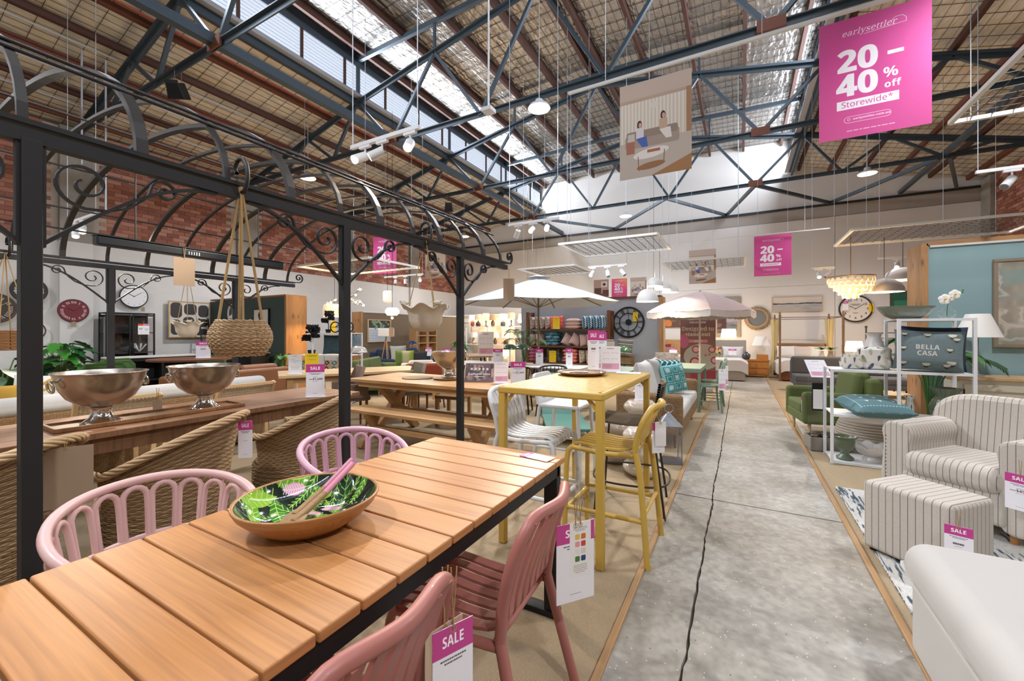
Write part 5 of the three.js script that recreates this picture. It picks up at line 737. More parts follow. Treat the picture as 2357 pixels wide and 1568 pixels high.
// ---------- behind the bar table ----------
{
  const t = sofa('wicker_sofa', 'woven rattan sofa with white cushions beside the aisle', weaveM, [-0.98, 0, -6.15], Math.PI / 2, { w: 2.0, d: 0.78, sh: 0.46, bh: 0.62, ah: 0.64, aw: 0.13, n: 2, leg: 0.16, lm: brownM, cm: creamFab });
  pillow('cushion', 'cream back cushion leaning on the aisle rattan sofa, nearer one', 0.6, 0.5, 0.2, creamFab, [-1.12, 0.74, -5.75], -0.25, Math.PI / 2); pillow('cushion', 'cream back cushion leaning on the aisle rattan sofa, farther one', 0.6, 0.5, 0.2, creamFab, [-1.12, 0.74, -6.5], -0.25, Math.PI / 2);
  const teal = M(0xffffff, 0.9, { map: canvasTex(256, 256, (g, w) => { g.fillStyle = '#8cc0be'; g.fillRect(0, 0, w, w); g.strokeStyle = '#1f8088'; g.lineWidth = 7; for (let i = 0; i < 9; i++) { const x = 20 + (i % 3) * 78, y = 20 + Math.floor(i / 3) * 78; g.strokeRect(x, y, 60, 60); g.fillStyle = i % 2 ? '#2a8f94' : '#c9e2de'; g.beginPath(); if (i % 3 === 0) g.arc(x + 30, y + 30, 18, 0, TAU); else { g.moveTo(x + 10, y + 10); g.lineTo(x + 50, y + 10); g.lineTo(x + 30, y + 50); } g.fill(); } }) });
  pillow('cushion', 'light teal geometric cushion on the aisle rattan sofa', 0.44, 0.42, 0.14, teal, [-0.86, 0.7, -6.45], -0.2, 0.9, 0.1);
  pillow('cushion', 'dark teal wave cushion behind the geometric one on the rattan sofa', 0.46, 0.46, 0.14, M(0xffffff, 0.9, { map: canvasTex(128, 128, (g, w) => { g.fillStyle = '#cfe0dc'; g.fillRect(0, 0, w, w); g.strokeStyle = '#12666f'; g.lineWidth = 13; for (let k = -1; k < 7; k++) { g.beginPath(); for (let x = 0; x <= w; x += 4) g.lineTo(k * 26 + 9 * Math.sin(x * 0.15), x); g.stroke(); } }) }), [-0.95, 0.73, -6.68], -0.2, 0.9, -0.05);
  const drum = (label, m, pos, n) => { const d = thing('ceramic_stool', label, 'stool', pos, 0, 'glazed ceramic drum stools'); const pr = [[0, 0]]; for (let k = 0; k < n; k++) for (let i = 0; i <= 8; i++) { const q = i / 8; pr.push([0.13 + 0.06 * Math.sin(Math.PI * q), k * 0.15 + 0.15 * q]); } pr.push([0, n * 0.15]); part('body', lathe(pr, 36), m, d); };
  const creamC = MP(0xb9ab9b, 0.15, { clearcoat: 1 }), whiteC = MP(0xd8d0c2, 0.12, { clearcoat: 1 });
  drum('beige glazed bubble-shaped ceramic stool behind the bar table', creamC, [-1.18, 0, -4.42], 3); drum('white glazed bubble-shaped ceramic stool beside the beige one', whiteC, [-0.83, 0, -4.12], 3); drum('small beige glazed ceramic stool next to the rattan sofa arm', creamC, [-1.0, 0, -4.85], 4);
  const l = thing('lantern', 'grey metal glass lantern on the floor by the rattan sofa', 'lantern', [-0.67, 0, -4.68], 0.3), lm = M(0x8b8f93, 0.4, { metalness: 0.6 }); part('frame', [...[[-1, -1], [-1, 1], [1, -1], [1, 1]].map(([x, z]) => box(0.012, 0.38, 0.012, x * 0.11, 0.2, z * 0.11)), box(0.26, 0.015, 0.26, 0, 0.008, 0), box(0.25, 0.012, 0.25, 0, 0.39, 0)], lm, l); part('roof', new THREE.ConeGeometry(0.17, 0.14, 4).rotateY(Math.PI / 4).translate(0, 0.46, 0), lm, l); part('handle', new THREE.TorusGeometry(0.045, 0.006, 8, 20).translate(0, 0.56, 0), lm, l); for (let i = 0; i < 4; i++) { const g = box(0.21, 0.36, 0.003, 0, 0.2, 0.11); g.rotateY(i * Math.PI / 2); part('pane', g, MP(0xffffff, 0.02, { transmission: 1, thickness: 0 }), l); }
  sign('price_sign', 'tall sale sign beside the rattan sofa reading $1,799', 0.13, 0.3, saleMat('$1,799'), [-1.0, 0.6, -4.85], 0.5);
}
function saleMat(p) { return M(0xffffff, 0.45, { map: saleTex(p) }); }
// sage table with bentwood chairs
{
  const sage = M(0x6d8570, 0.5); const t = thing('sage_table', 'sage green metal table with timber-look top beyond the rattan sofa', 'table', [-1.12, 0, -8.4]); part('top', rbox(1.05, 0.03, 1.3, 0, 0.735, 0, 0.012), M(0x8e9a86, 0.5), t); part('frame', [box(1.05, 0.05, 0.04, 0, 0.7, 0.63), box(1.05, 0.05, 0.04, 0, 0.7, -0.63), box(0.04, 0.05, 1.3, 0.505, 0.7, 0), box(0.04, 0.05, 1.3, -0.505, 0.7, 0)], sage, t); for (const x of [-1, 1]) for (const z of [-1, 1]) part('leg', rbox(0.046, 0.72, 0.046, x * 0.498, 0.36, z * 0.62, 0.006), sage, t);
  const c = thing('bentwood_chair', 'sage green bentwood chair nearer the aisle at the sage table', 'chair', [-0.5, 0, -7.95], -Math.PI / 2 + 0.2, 'sage bentwood chairs'); part('seat', cyl(0.2, 0.2, 0.03, 0, 0.45, 0, 28), sage, c); part('back_hoop', tube([[-0.17, 0, -0.2], [-0.17, 0.45, -0.17], [-0.19, 0.75, -0.22], [-0.12, 0.86, -0.24], [0, 0.875, -0.245], [0.12, 0.86, -0.24], [0.19, 0.75, -0.22], [0.17, 0.45, -0.17], [0.17, 0, -0.2]], 0.015, 60, 8), sage, c); part('back_slat', [strip([[0, 0.46, -0.18], [0, 0.7, -0.22], [0, 0.87, -0.245]], 0.02, 0.08, V(0, 0, 1))], sage, c); for (const x of [-1, 1]) part('leg', rod([x * 0.15, 0.45, 0.13], [x * 0.18, 0, 0.18], 0.014, 8), sage, c); part('foot_ring', tube([[-0.16, 0.2, -0.17], [0.16, 0.2, -0.17], [0.17, 0.2, 0.15], [-0.17, 0.2, 0.15]], 0.008, 40, 6, true), sage, c);
  copy(c, 'sage green bentwood chair farther along the sage table', [-0.48, 0, -8.7], -Math.PI / 2 + 0.1);
  hangTag('hang_tag', 'long white printed tag on the nearer sage bentwood chair', 0.11, 0.36, rangeM, [-0.27, 0.8, -7.75], 0.3, 0.04, 'tag'); hangTag('hang_tag', 'long white printed tag on the farther sage bentwood chair', 0.11, 0.36, rangeM, [-0.25, 0.8, -8.5], 0.3, 0.04, 'tag');
  const tc = thing('tent_card', 'photo tent card on the sage green table', 'tent card', [-1.2, 0.75, -8.1], 0.3); part('front', box(0.4, 0.26, 0.003).rotateX(-0.35).translate(0, 0.123, 0.06), M(0xffffff, 0.5, { map: tex(64, 48, (u, v) => mix([120, 100, 84], [206, 190, 172], fbm(u * 8, v * 6, 8, 6, 3, 77))) }), tc); part('back', box(0.4, 0.26, 0.003).rotateX(0.35).translate(0, 0.123, -0.025), paperM, tc);
}
// ---------- umbrellas ----------
function umbrella(label, pos, o) {
  const { r, hr, ha, n, m, um = m, pole = brownM, turn = 0, sx = 1, sz = 1, curve = 0 } = o; const t = thing('market_umbrella', label, 'umbrella', pos, turn);
  const P = (a, q) => { const rr_ = r * q, y = ha - (ha - hr) * (curve ? Math.pow(q, 1.55) : q); return V(Math.cos(a) * rr_ * sx, y, Math.sin(a) * rr_ * sz); };
  for (let i = 0; i < n; i++) { const a0 = i / n * TAU, a1 = (i + 1) / n * TAU, pos_ = [], idx = [], K = 8, uv = []; for (let k = 0; k <= K; k++) for (let j = 0; j <= 4; j++) { const q = k / K, p = P(a0, q).lerp(P(a1, q), j / 4); p.y -= 0.05 * q * Math.sin(Math.PI * j / 4) * (curve ? 0.6 : 0.4); pos_.push(p.x, p.y, p.z); uv.push(j / 4, q * r); } for (let k = 0; k < K; k++) for (let j = 0; j < 4; j++) { const b = k * 5 + j; idx.push(b, b + 1, b + 5, b + 1, b + 6, b + 5); } const g = new THREE.BufferGeometry(); g.setAttribute('position', new THREE.Float32BufferAttribute(pos_, 3)); g.setAttribute('uv', new THREE.Float32BufferAttribute(uv, 2)); g.setIndex(idx); g.computeVertexNormals(); part('canopy_panel', g, m, t); part('rib', rod(P(a0, 0.03).add(V(0, -0.03, 0)), P(a0, 1).add(V(0, -0.015, 0)), 0.011, 6), pole, t); part('strut', rod([0, hr - 0.1, 0], P(a0, 0.55).add(V(0, -0.025, 0)), 0.008, 6), pole, t);
    if (o.fringe) { const fr = []; for (let k = 0; k < 26; k++) { const p = P(a0, 1).lerp(P(a1, 1), (k + 0.5) / 26); p.y -= 0.05 * Math.sin(Math.PI * (k + 0.5) / 26) * 0.6; fr.push(box(0.035, 0.13, 0.004).rotateY(-(a0 + a1) / 2 + Math.PI / 2).translate(p.x, p.y - 0.06 - 0.02 * hash(k, i), p.z)); } part('fringe', fr, o.fm, t); }
  }
  part('pole', rod([0, 0.1, 0], [0, ha - 0.01, 0], 0.022, 12), pole, t); part('finial', sph(0.03, 0, ha + 0.02, 0, 10), o.vent ? m : pole, t); part('base', cyl(0.26, 0.28, 0.1, 0, 0.05, 0, 28), M(0x8d8a85, 0.8), t);
  if (o.vent) { const g = new THREE.ConeGeometry(r * 0.16, 0.07, n, 1, true); g.scale(sx, 1, sz); part('vent_cap', g.translate(0, ha + 0.02, 0), m, t); } return t;
}
const canvasW = MP(0xc6c9cd, 0.9, { side: THREE.DoubleSide, transmission: 0.12, thickness: 0 });
umbrella('large white market umbrella on a timber pole', [-3.82, 0, -8.1], { r: 1.72, hr: 2.0, ha: 2.56, n: 8, m: canvasW, turn: 0.2, vent: 1, pole: M(0x7a6a58, 0.6) });
const pinkT = tex(8, 256, (u, v) => (Math.floor(v * 32) % 2 ? [186, 158, 156] : [204, 190, 186]), [1, 1.2]);
umbrella('pink striped beach umbrella with white fringe', [-0.82, 0, -10.4], { r: 1.16, hr: 1.84, ha: 2.3, n: 8, m: MP(0xffffff, 0.9, { map: pinkT, side: THREE.DoubleSide }), curve: 1, fringe: 1, fm: M(0xc9c3c0, 0.95), turn: 0.25, pole: M(0xcfcac4, 0.5) });

{ // folded sage lounger on the floor behind the white stools, leaflets on the bar table
  const lg = M(0x4f7d70, 0.55), t = thing('sun_lounger', 'low sage green resin lounger on the floor behind the white stools', 'lounger', [-2.05, 0, -5.15], 0.5); part('seat', rbox(0.55, 0.04, 0.9, 0, 0.2, 0.1, 0.015), lg, t); part('backrest', rbox(0.55, 0.04, 0.75, 0, 0, 0, 0.015).rotateX(0.9).translate(0, 0.46, -0.55), lg, t); for (const x of [-1, 1]) for (const z of [-0.25, 0.48]) part('leg', rbox(0.05, 0.19, 0.06, x * 0.24, 0.095, z, 0.01), lg, t);
  const a = mesh('leaflet', box(0.2, 0.003, 0.14), paperM); a.position.set(-0.84, 1.0295, -3.58); a.rotation.y = 0.2; a.userData = { label: 'white leaflet lying on the far right corner of the bar table', category: 'leaflet' };
  sign('range_sign', 'white range sheet standing behind the bar table platter', 0.17, 0.22, rangeM, [-1.0, 1.028, -3.6], 0.3, 'info sign');
  sign('price_sign', 'narrow pale pink sale sign standing at the back of the bar table', 0.1, 0.36, mSale.g, [-1.16, 1.028, -3.62], 0.3);
}

// ---------- cushion display wall ----------
{
  const t = thing('partition_wall', 'pale blue-grey partition behind the cushion shelf', 'partition', [-4.2, 0, -12.3]); part('panel', box(4.4, 2.36, 0.12, 0, 1.18, 0), M(0xa9aeb6, 0.8), t); part('cap', uvm(box(4.5, 0.05, 0.3, 0, 2.385, 0)), brownM, t); part('end_post', uvm(box(0.12, 2.36, 0.34, 2.26, 1.18, 0), true), oakM, t);
  const s = thing('cushion_shelf', 'brown timber shelf filled with stacked cushions', 'shelf', [-4.62, 0, -11.95]); for (const x of [-1.3, 1.3]) for (const z of [-0.18, 0.18]) part('post', uvm(box(0.09, 2.0, 0.07, x, 1.0, z), true), brownM, s); for (const y of [0.42, 0.93, 1.44]) part('shelf_board', uvm(box(2.6, 0.05, 0.44, 0, y, 0)), brownM, s); for (const x of [-1.3, 1.3]) for (const y of [1.95, 1.2]) part('rail', box(0.07, 0.07, 0.36, x, y, 0), brownM, s);
  const pat = (bg, fg, kind) => M(0xffffff, 0.92, { map: canvasTex(96, 96, (g, w) => { g.fillStyle = bg; g.fillRect(0, 0, w, w); g.strokeStyle = g.fillStyle = fg; g.lineWidth = 4; for (let k = 0; k < 8; k++) { g.beginPath(); if (kind === 'zig') { g.lineWidth = 8; for (let y = 0; y <= w; y += 8) g.lineTo(k * 24 + ((y / 8) % 2 ? 9 : 0), y); g.stroke(); } else if (kind === 'stripe') { g.fillRect(k * 13, 0, 3, w); } else { for (let j = 0; j < 8; j++) { g.beginPath(); g.arc(hash(k, j, 3) * w, hash(k, j, 4) * w, 3 + 4 * hash(k, j, 5), 0, TAU); g.fill(); } } } }) });
  const beige = pat('#b9a79c', '#8f7a72', 'dot'), coral = pat('#cf5a54', '#e08a7c', 'dot'), zig = pat('#d8d9d6', '#2f6c8f', 'zig'), pinkS = pat('#c9a49c', '#e0cdc4', 'stripe'), teal = pat('#4f8f92', '#2c5c74', 'dot'), blue = pat('#3a5a78', '#7fa0a8', 'dot'), plum = pat('#8a3f5a', '#b06a7e', 'dot'), cst = pat('#c96a60', '#8a5a86', 'stripe'), dark = pat('#4a4a44', '#7a786c', 'dot'), cream = pat('#c8bda8', '#a0927c', 'dot'), mauve = pat('#8d7fa0', '#d0c6cf', 'stripe');
  const up = (lb, m, x, y, n, dx = 0.15, w = 0.4) => { for (let i = 0; i < n; i++) pillow('cushion', `${lb}, ${['first', 'second', 'third', 'fourth', 'fifth'][i]} from the left`, w, w, 0.13, m, [-4.62 + x + i * dx, y + w / 2, -11.93], 0, 1.15, 0.08, 'cushion', lb); };
  const pile = (lb, ms, x, y, n) => { for (let i = 0; i < n; i++) pillow('cushion', `${lb}, ${['bottom', 'second up', 'third up', 'fourth up', 'fifth up'][i]} of its pile`, 0.44, 0.4, 0.12, ms[i % ms.length], [-4.62 + x, y + 0.055 + i * 0.1, -11.92], -Math.PI / 2, 0.1 * ((i % 3) - 1), 0, 'cushion', lb); };
  up('beige patterned cushion standing on the upper shelf', beige, -1.12, 1.465, 4, 0.17); pillow('cushion', 'coral red cushion behind the yellow sign on the upper shelf', 0.45, 0.42, 0.14, coral, [-4.98, 1.67, -11.93], -0.1, 0.3, 0.05); pile('pale pink striped cushion on the upper shelf', [pinkS], 0.2, 1.465, 3); up('white and blue zigzag cushion standing on the upper shelf', zig, 0.6, 1.465, 4, 0.17);
  up('pale striped cushion standing on the middle shelf left', pinkS, -1.12, 0.955, 2, 0.2, 0.38); pile('teal floral cushion on the middle shelf', [blue, teal, blue, teal], -0.48, 0.955, 4); for (const [i, x] of [0, 0.26, 0.55, 0.76].entries()) pillow('cushion', `dusty pink cushion leaning on the middle shelf, ${['leftmost', 'second', 'third', 'rightmost'][i]} of four`, 0.36, 0.36, 0.12, pinkS, [-4.62 + x, 1.13, -11.92], 0, 0.8, i < 2 ? -0.5 : 0.05, 'cushion', 'dusty pink cushions on the middle shelf'); pile('coral and lilac striped cushion on the middle shelf right', [mauve, cst], 1.02, 0.955, 5);
  pile('plum patterned cushion on the lower shelf', [plum], -1.05, 0.445, 4); pillow('cushion', 'dark leaf cushion behind the yellow sign on the lower shelf', 0.44, 0.42, 0.14, dark, [-5.1, 0.66, -11.93], -0.1, 0.2); pile('coral cushion stacked on the lower shelf', [coral], 0.12, 0.445, 4); up('cream speckled cushion standing on the lower shelf', cream, 0.5, 0.445, 2, 0.22); pile('dark striped cushion at the lower shelf end', [dark, mauve], 1.0, 0.445, 3);
  for (const [x, y, lb] of [[-0.3, 1.47, 'upper'], [-0.42, 0.45, 'lower']]) sign('clearance_sign', `yellow clearance card propped on the ${lb} cushion shelf`, 0.22, 0.34, yellowSignM, [-4.62 + x, y, -11.7], 0.1, 'clearance sign');
  // round iron clock, open numeral ring
  const c = thing('wall_clock', 'large open black iron clock with roman numerals on the blue-grey partition', 'clock', [-2.86, 1.66, -12.2]); const R = 0.43; part('ring', [new THREE.TorusGeometry(R, 0.025, 8, 56), new THREE.TorusGeometry(R * 0.6, 0.014, 8, 48)], blackM, c); const nb = []; for (let i = 0; i < 12; i++) for (let k = 0; k < [1, 2, 3, 2, 1, 2, 3, 4, 2, 1, 2, 3][i]; k++) { const g = box(0.014, R * 0.36, 0.008, (k - 1) * 0.03, R * 0.8, 0); g.rotateZ(-i * TAU / 12); nb.push(g); } part('numerals', nb, blackM, c); part('hub', cyl(0.09, 0.09, 0.02, 0, 0, 0, 28).rotateX(Math.PI / 2), blackM, c); part('hand', [box(0.012, 0.36, 0.01, 0, 0.16, 0.014)], blackM, c); part('hand', [box(0.3, 0.012, 0.01, -0.13, 0, 0.014), box(0.26, 0.008, 0.01, 0.12, 0, 0.014), box(0.008, 0.26, 0.01, 0, -0.13, 0.014)], blackM, c); hangTag('hang_tag', 'yellow tag hanging from the open iron clock', 0.14, 0.27, yellowSignM, [-2.66, 2.05, -12.19], 0.1, 0.1, 'tag');
  // baskets of throws
  const b = thing('throw_basket', 'tall wicker basket with cushions beside the cushion shelf', 'basket', [-2.95, 0, -11.8], 0); part('side', [uvm(rbox(0.62, 0.72, 0.4, 0, 0.36, 0, 0.05, 3))], weaveM, b);
  const strp = (a, b2, c2) => M(0xffffff, 0.92, { map: canvasTex(64, 64, (g, w) => { g.fillStyle = a; g.fillRect(0, 0, w, w); g.fillStyle = b2; for (let k = 0; k < 4; k++) g.fillRect(0, k * 16, w, 3); g.fillStyle = c2; for (let k = 0; k < 4; k++) g.fillRect(0, k * 16 + 7, w, 2); }) });
  pillow('cushion', 'green striped cushion standing in the wicker basket', 0.42, 0.5, 0.14, strp('#55605a', '#cfa79c', '#7d867e'), [-2.82, 0.92, -11.62], -0.15, 0.1, -0.08); const th = mesh('folded_throw', rbox(0.42, 0.72, 0.16, -3.3, 0.8, -11.55, 0.05, 3), strp('#b9b2aa', '#5a5650', '#b9b2aa')); th.userData = { label: 'beige striped throw draped beside the wicker basket', category: 'throw' };
}
// poster builders
function photoDraw(g, w, h, o = 0) { // two women talking on a sofa in a bright room
  g.fillStyle = '#c7b3a4'; g.fillRect(0, 0, w, h * 0.3); g.fillStyle = '#d9cdbd'; g.fillRect(0, h * 0.2, w, h * 0.5); for (let i = 0; i < 40; i++) { g.fillStyle = i % 2 ? '#e4dccf' : '#d3c7b6'; g.fillRect(i * w / 40, h * 0.2, w / 44, h * 0.42); } g.fillStyle = '#b9a28f'; g.fillRect(0, h * 0.17, w, h * 0.035); g.fillStyle = '#a9805f'; g.fillRect(w * 0.93, h * 0.17, w * 0.07, h * 0.5);
  g.fillStyle = '#c2b6aa'; g.fillRect(0, h * 0.62, w, h * 0.38); g.fillStyle = '#a77a4e'; g.beginPath(); g.moveTo(w * 0.45, h); g.lineTo(w, h * 0.84); g.lineTo(w, h); g.fill();
  g.fillStyle = '#a8968a'; g.beginPath(); g.roundRect(w * 0.08, h * 0.55, w * 0.76, h * 0.14, 20); g.fill(); g.fillStyle = '#978578'; g.beginPath(); g.roundRect(w * 0.1, h * 0.51, w * 0.72, h * 0.08, 16); g.fill(); g.fillStyle = '#c9c2ba'; g.fillRect(w * 0.12, h * 0.53, w * 0.1, h * 0.09); g.fillStyle = '#a9705a'; g.fillRect(w * 0.1, h * 0.61, w * 0.12, h * 0.13);
  const fig = (x, y, top, leg) => { g.fillStyle = '#3e2b24'; g.beginPath(); g.ellipse(x, y, w * 0.035, h * 0.045, 0, 0, TAU); g.fill(); g.fillStyle = '#d2a58c'; g.beginPath(); g.ellipse(x + w * 0.008, y + h * 0.004, w * 0.022, h * 0.027, 0, 0, TAU); g.fill(); g.fillStyle = top; g.beginPath(); g.roundRect(x - w * 0.05, y + h * 0.03, w * 0.11, h * 0.12, 14); g.fill(); g.fillStyle = leg; g.beginPath(); g.moveTo(x - w * 0.05, y + h * 0.14); g.lineTo(x + w * 0.1, y + h * 0.13); g.lineTo(x + w * 0.12, y + h * 0.24); g.lineTo(x + w * 0.04, y + h * 0.24); g.fill(); };
  fig(w * 0.29, h * 0.45, '#dcd6da', '#4a66b0'); fig(w * 0.62, h * 0.4, '#c9a78f', '#e6e0d8'); g.fillStyle = '#e9e4dc'; g.beginPath(); g.ellipse(w * 0.45, h * 0.76, w * 0.25, h * 0.05, -0.1, 0, TAU); g.fill(); g.strokeStyle = '#8a6240'; g.lineWidth = w * 0.012; g.beginPath(); g.moveTo(w * 0.27, h * 0.78); g.lineTo(w * 0.28, h * 0.93); g.moveTo(w * 0.64, h * 0.75); g.lineTo(w * 0.63, h * 0.88); g.stroke(); g.fillStyle = '#9c6f4a'; g.beginPath(); g.ellipse(w * 0.45, h * 0.89, w * 0.2, h * 0.035, -0.1, 0, TAU); g.fill(); g.fillStyle = '#b06a50'; g.fillRect(w * 0.4, h * 0.725, w * 0.18, h * 0.03); g.fillStyle = '#ded5c9'; g.beginPath(); g.ellipse(w * 0.5, h * 0.27, w * 0.06, h * 0.035, 0, 0, TAU); g.fill();
}
const photoM = M(0xffffff, 0.5, { map: canvasTex(512, 725, photoDraw) });
const saleBannerM = (grad) => M(0xffffff, 0.45, { map: canvasTex(620, 878, (g, w, h) => {
  const q = g.createLinearGradient(0, h, w, 0); if (grad) { q.addColorStop(0, '#e0457f'); q.addColorStop(0.55, '#e8528a'); q.addColorStop(1, '#f2a65a'); } else { q.addColorStop(0, '#d8589a'); q.addColorStop(0.5, '#cf4a94'); q.addColorStop(1, '#d2589c'); } g.fillStyle = q; g.fillRect(0, 0, w, h);
  g.fillStyle = '#f3dcea'; g.textAlign = 'center'; g.font = 'italic 56px serif'; g.fillText('earlysettler', w * 0.46, h * 0.145); g.strokeStyle = '#f3dcea'; g.lineWidth = 3; g.beginPath(); g.moveTo(w * 0.66, h * 0.115); g.lineTo(w * 0.7, h * 0.09); g.lineTo(w * 0.76, h * 0.09); g.lineTo(w * 0.79, h * 0.115); g.lineTo(w * 0.79, h * 0.145); g.lineTo(w * 0.42, h * 0.16); g.stroke();
  g.fillStyle = '#f4eef4'; g.textAlign = 'left'; g.font = 'bold 214px sans-serif'; g.strokeStyle = '#f4eef4'; g.lineWidth = 9; g.lineJoin = 'round'; for (const [s, y] of [['20', 0.44], ['40', 0.645]]) { g.fillText(s, w * 0.17, h * y); g.strokeText(s, w * 0.17, h * y); } g.fillRect(w * 0.63, h * 0.35, w * 0.14, h * 0.03); g.font = 'bold 96px sans-serif'; g.fillText('%', w * 0.59, h * 0.56); g.font = 'bold 66px sans-serif'; g.fillText('off', w * 0.6, h * 0.645);
  g.fillRect(w * 0.17, h * 0.685, w * 0.56, h * 0.075); g.fillStyle = '#c8509a'; g.font = '58px sans-serif'; g.fillText('Storewide*', w * 0.21, h * 0.742); g.strokeStyle = '#f3dcea'; g.lineWidth = 3; g.beginPath(); g.roundRect(w * 0.24, h * 0.825, w * 0.42, h * 0.05, 22); g.stroke(); g.fillStyle = '#f3dcea'; g.font = 'bold 22px sans-serif'; g.fillText('earlysettler.com.au', w * 0.32, h * 0.856); g.beginPath(); g.arc(w * 0.283, h * 0.848, 8, 0, TAU); g.stroke(); lines(g, w * 0.14, h * 0.94, w * 0.68, 1, 8, 6, '#eec6dd');
}) });
const bannerM = saleBannerM(false), bannerG = saleBannerM(true);
function banner(name, label, m, w, h, pos, turn, top) { const t = thing(name, label, 'banner', pos, turn); part('sheet', box(w, h, 0.004, 0, h / 2, 0), m, t); if (top) part('wire', [rod([-w * 0.4, h, 0], [-w * 0.4, top, 0], 0.003, 5), rod([w * 0.4, h, 0], [w * 0.4, top, 0], 0.003, 5)], conduitM, t); return t; }
banner('hanging_banner', 'large pink banner reading 20-40% off Storewide at the upper right', bannerM, 0.84, 1.18, [1.12, 3.3, -5.2], 0, 1.245); banner('hanging_banner', 'large hanging photo banner of two seated women', photoM, 0.83, 1.17, [-0.91, 3.27, -5.2], 0, 1.26);
{ const o = thing('banner_rail', 'long white rail holding the two large banners', 'rail', [0.1, 4.54, -5.17]); part('rail', box(4.2, 0.035, 0.03), M(0xd8d8d6, 0.5), o); part('hanger', [-1.6, 0.1, 1.5].map(x => rod([x, 0, 0], [x, 3.2, 0], 0.004, 5)), conduitM, o); }
banner('hanging_banner', 'smaller pink 20-40% banner hanging before the back wall', bannerM, 0.82, 1.05, [0.72, 2.83, -12.6], 0, 2.7); banner('hanging_banner', 'smaller photo banner hanging before the back wall', photoM, 0.68, 0.94, [-0.93, 2.72, -12.6], 0, 2.7);
{ const o = thing('banner_rail', 'thin white rail over the smaller pink banner', 'rail', [-0.1, 3.9, -12.55]); part('rail', box(4.0, 0.02, 0.02), M(0xd8d8d6, 0.5), o); part('hanger', [-1.5, 1.5].map(x => rod([x, 0, 0], [x, 3.9, 0], 0.004, 5)), conduitM, o); }
banner('hanging_banner', 'pink 20-40% banner hanging over the left lounges', bannerM, 0.74, 1.05, [-8.9, 3.05, -8.6], 0.25, 3.45); banner('hanging_banner', 'photo banner hanging behind the flower pot on the left', photoM, 0.74, 1.0, [-8.35, 3.05, -10.2], 0.25, 3.6);
{ // three posters on the ledge of the blue-grey partition
  const dk = M(0xffffff, 0.5, { map: canvasTex(200, 260, (g, w, h) => { g.fillStyle = '#b08d80'; g.fillRect(0, 0, w, h); g.fillStyle = '#d9c8bb'; g.fillRect(100, 30, 80, 80); g.fillStyle = '#5c3a30'; g.fillRect(10, 120, 90, 120); g.fillRect(120, 150, 80, 90); g.fillStyle = '#2e2320'; g.beginPath(); g.arc(140, 70, 20, 0, TAU); g.fill(); g.fillStyle = '#7a3f30'; g.fillRect(60, 200, 120, 60); }) });
  [['standing_poster', 'interior photo poster standing on the partition ledge, left of three', dk, -3.7], ['standing_poster', 'orange-pink 20-40% poster standing on the partition ledge', bannerG, -3.15], ['standing_poster', 'seated women photo poster standing on the partition ledge, right of three', photoM, -2.6]].forEach(([n, l, m, x]) => banner(n, l, m, 0.46, 0.55, [x, 2.412, -12.3], 0));
  const u = thing('pull_up_banner', 'tall pull-up banner reading Designed to stand out under the pink umbrella', 'banner', [-0.98, 0, -11.8], 0.05); part('sheet', box(0.84, 2.0, 0.004, 0, 1.05, 0), M(0xffffff, 0.5, { map: canvasTex(400, 940, (g, w, h) => {
    g.fillStyle = '#7c5a55'; g.fillRect(0, 0, w, h); g.fillStyle = '#8d6a62'; g.fillRect(0, 260, w, 240); g.fillStyle = '#ead9d0'; g.textAlign = 'center'; g.font = 'bold 30px sans-serif'; g.fillText('NEW OUTDOOR', w / 2, 170); g.fillText('COLLECTION', w / 2, 210); g.font = '66px serif'; g.fillText('Designed to', w / 2, 300); g.font = 'bold 60px serif'; g.fillText('stand out', w / 2, 366); g.fillStyle = '#d58aa0'; g.fillRect(100, 410, 210, 38); lines(g, 130, 424, 150, 1, 8, 10, '#f2d8e0'); g.fillStyle = '#c26a8a'; g.beginPath(); g.ellipse(40, 430, 60, 90, 0, 0, TAU); g.fill(); g.fillStyle = '#b5b6ac'; g.beginPath(); g.ellipse(250, 620, 210, 160, 0, 0, TAU); g.fill(); for (const [x, y, r] of [[180, 530, 46], [360, 530, 40], [170, 690, 62], [390, 660, 44]]) { g.fillStyle = '#9c3f4a'; g.beginPath(); g.arc(x, y, r, 0, TAU); g.fill(); g.fillStyle = '#e0b7b4'; g.beginPath(); g.arc(x, y, r * 0.7, 0, TAU); g.fill(); } g.fillStyle = '#c5b0a6'; g.fillRect(240, 470, 60, 80); g.fillStyle = '#c9603f'; for (const [x, y] of [[205, 610], [290, 600], [330, 590]]) { g.beginPath(); g.arc(x, y, 13, 0, TAU); g.fill(); } g.fillStyle = '#8a2c3c'; g.fillRect(120, 790, 280, 150);
  }) }), u); part('base', rbox(0.88, 0.06, 0.2, 0, 0.03, 0, 0.02), M(0xb9bcc0, 0.4, { metalness: 0.5 }), u);
}
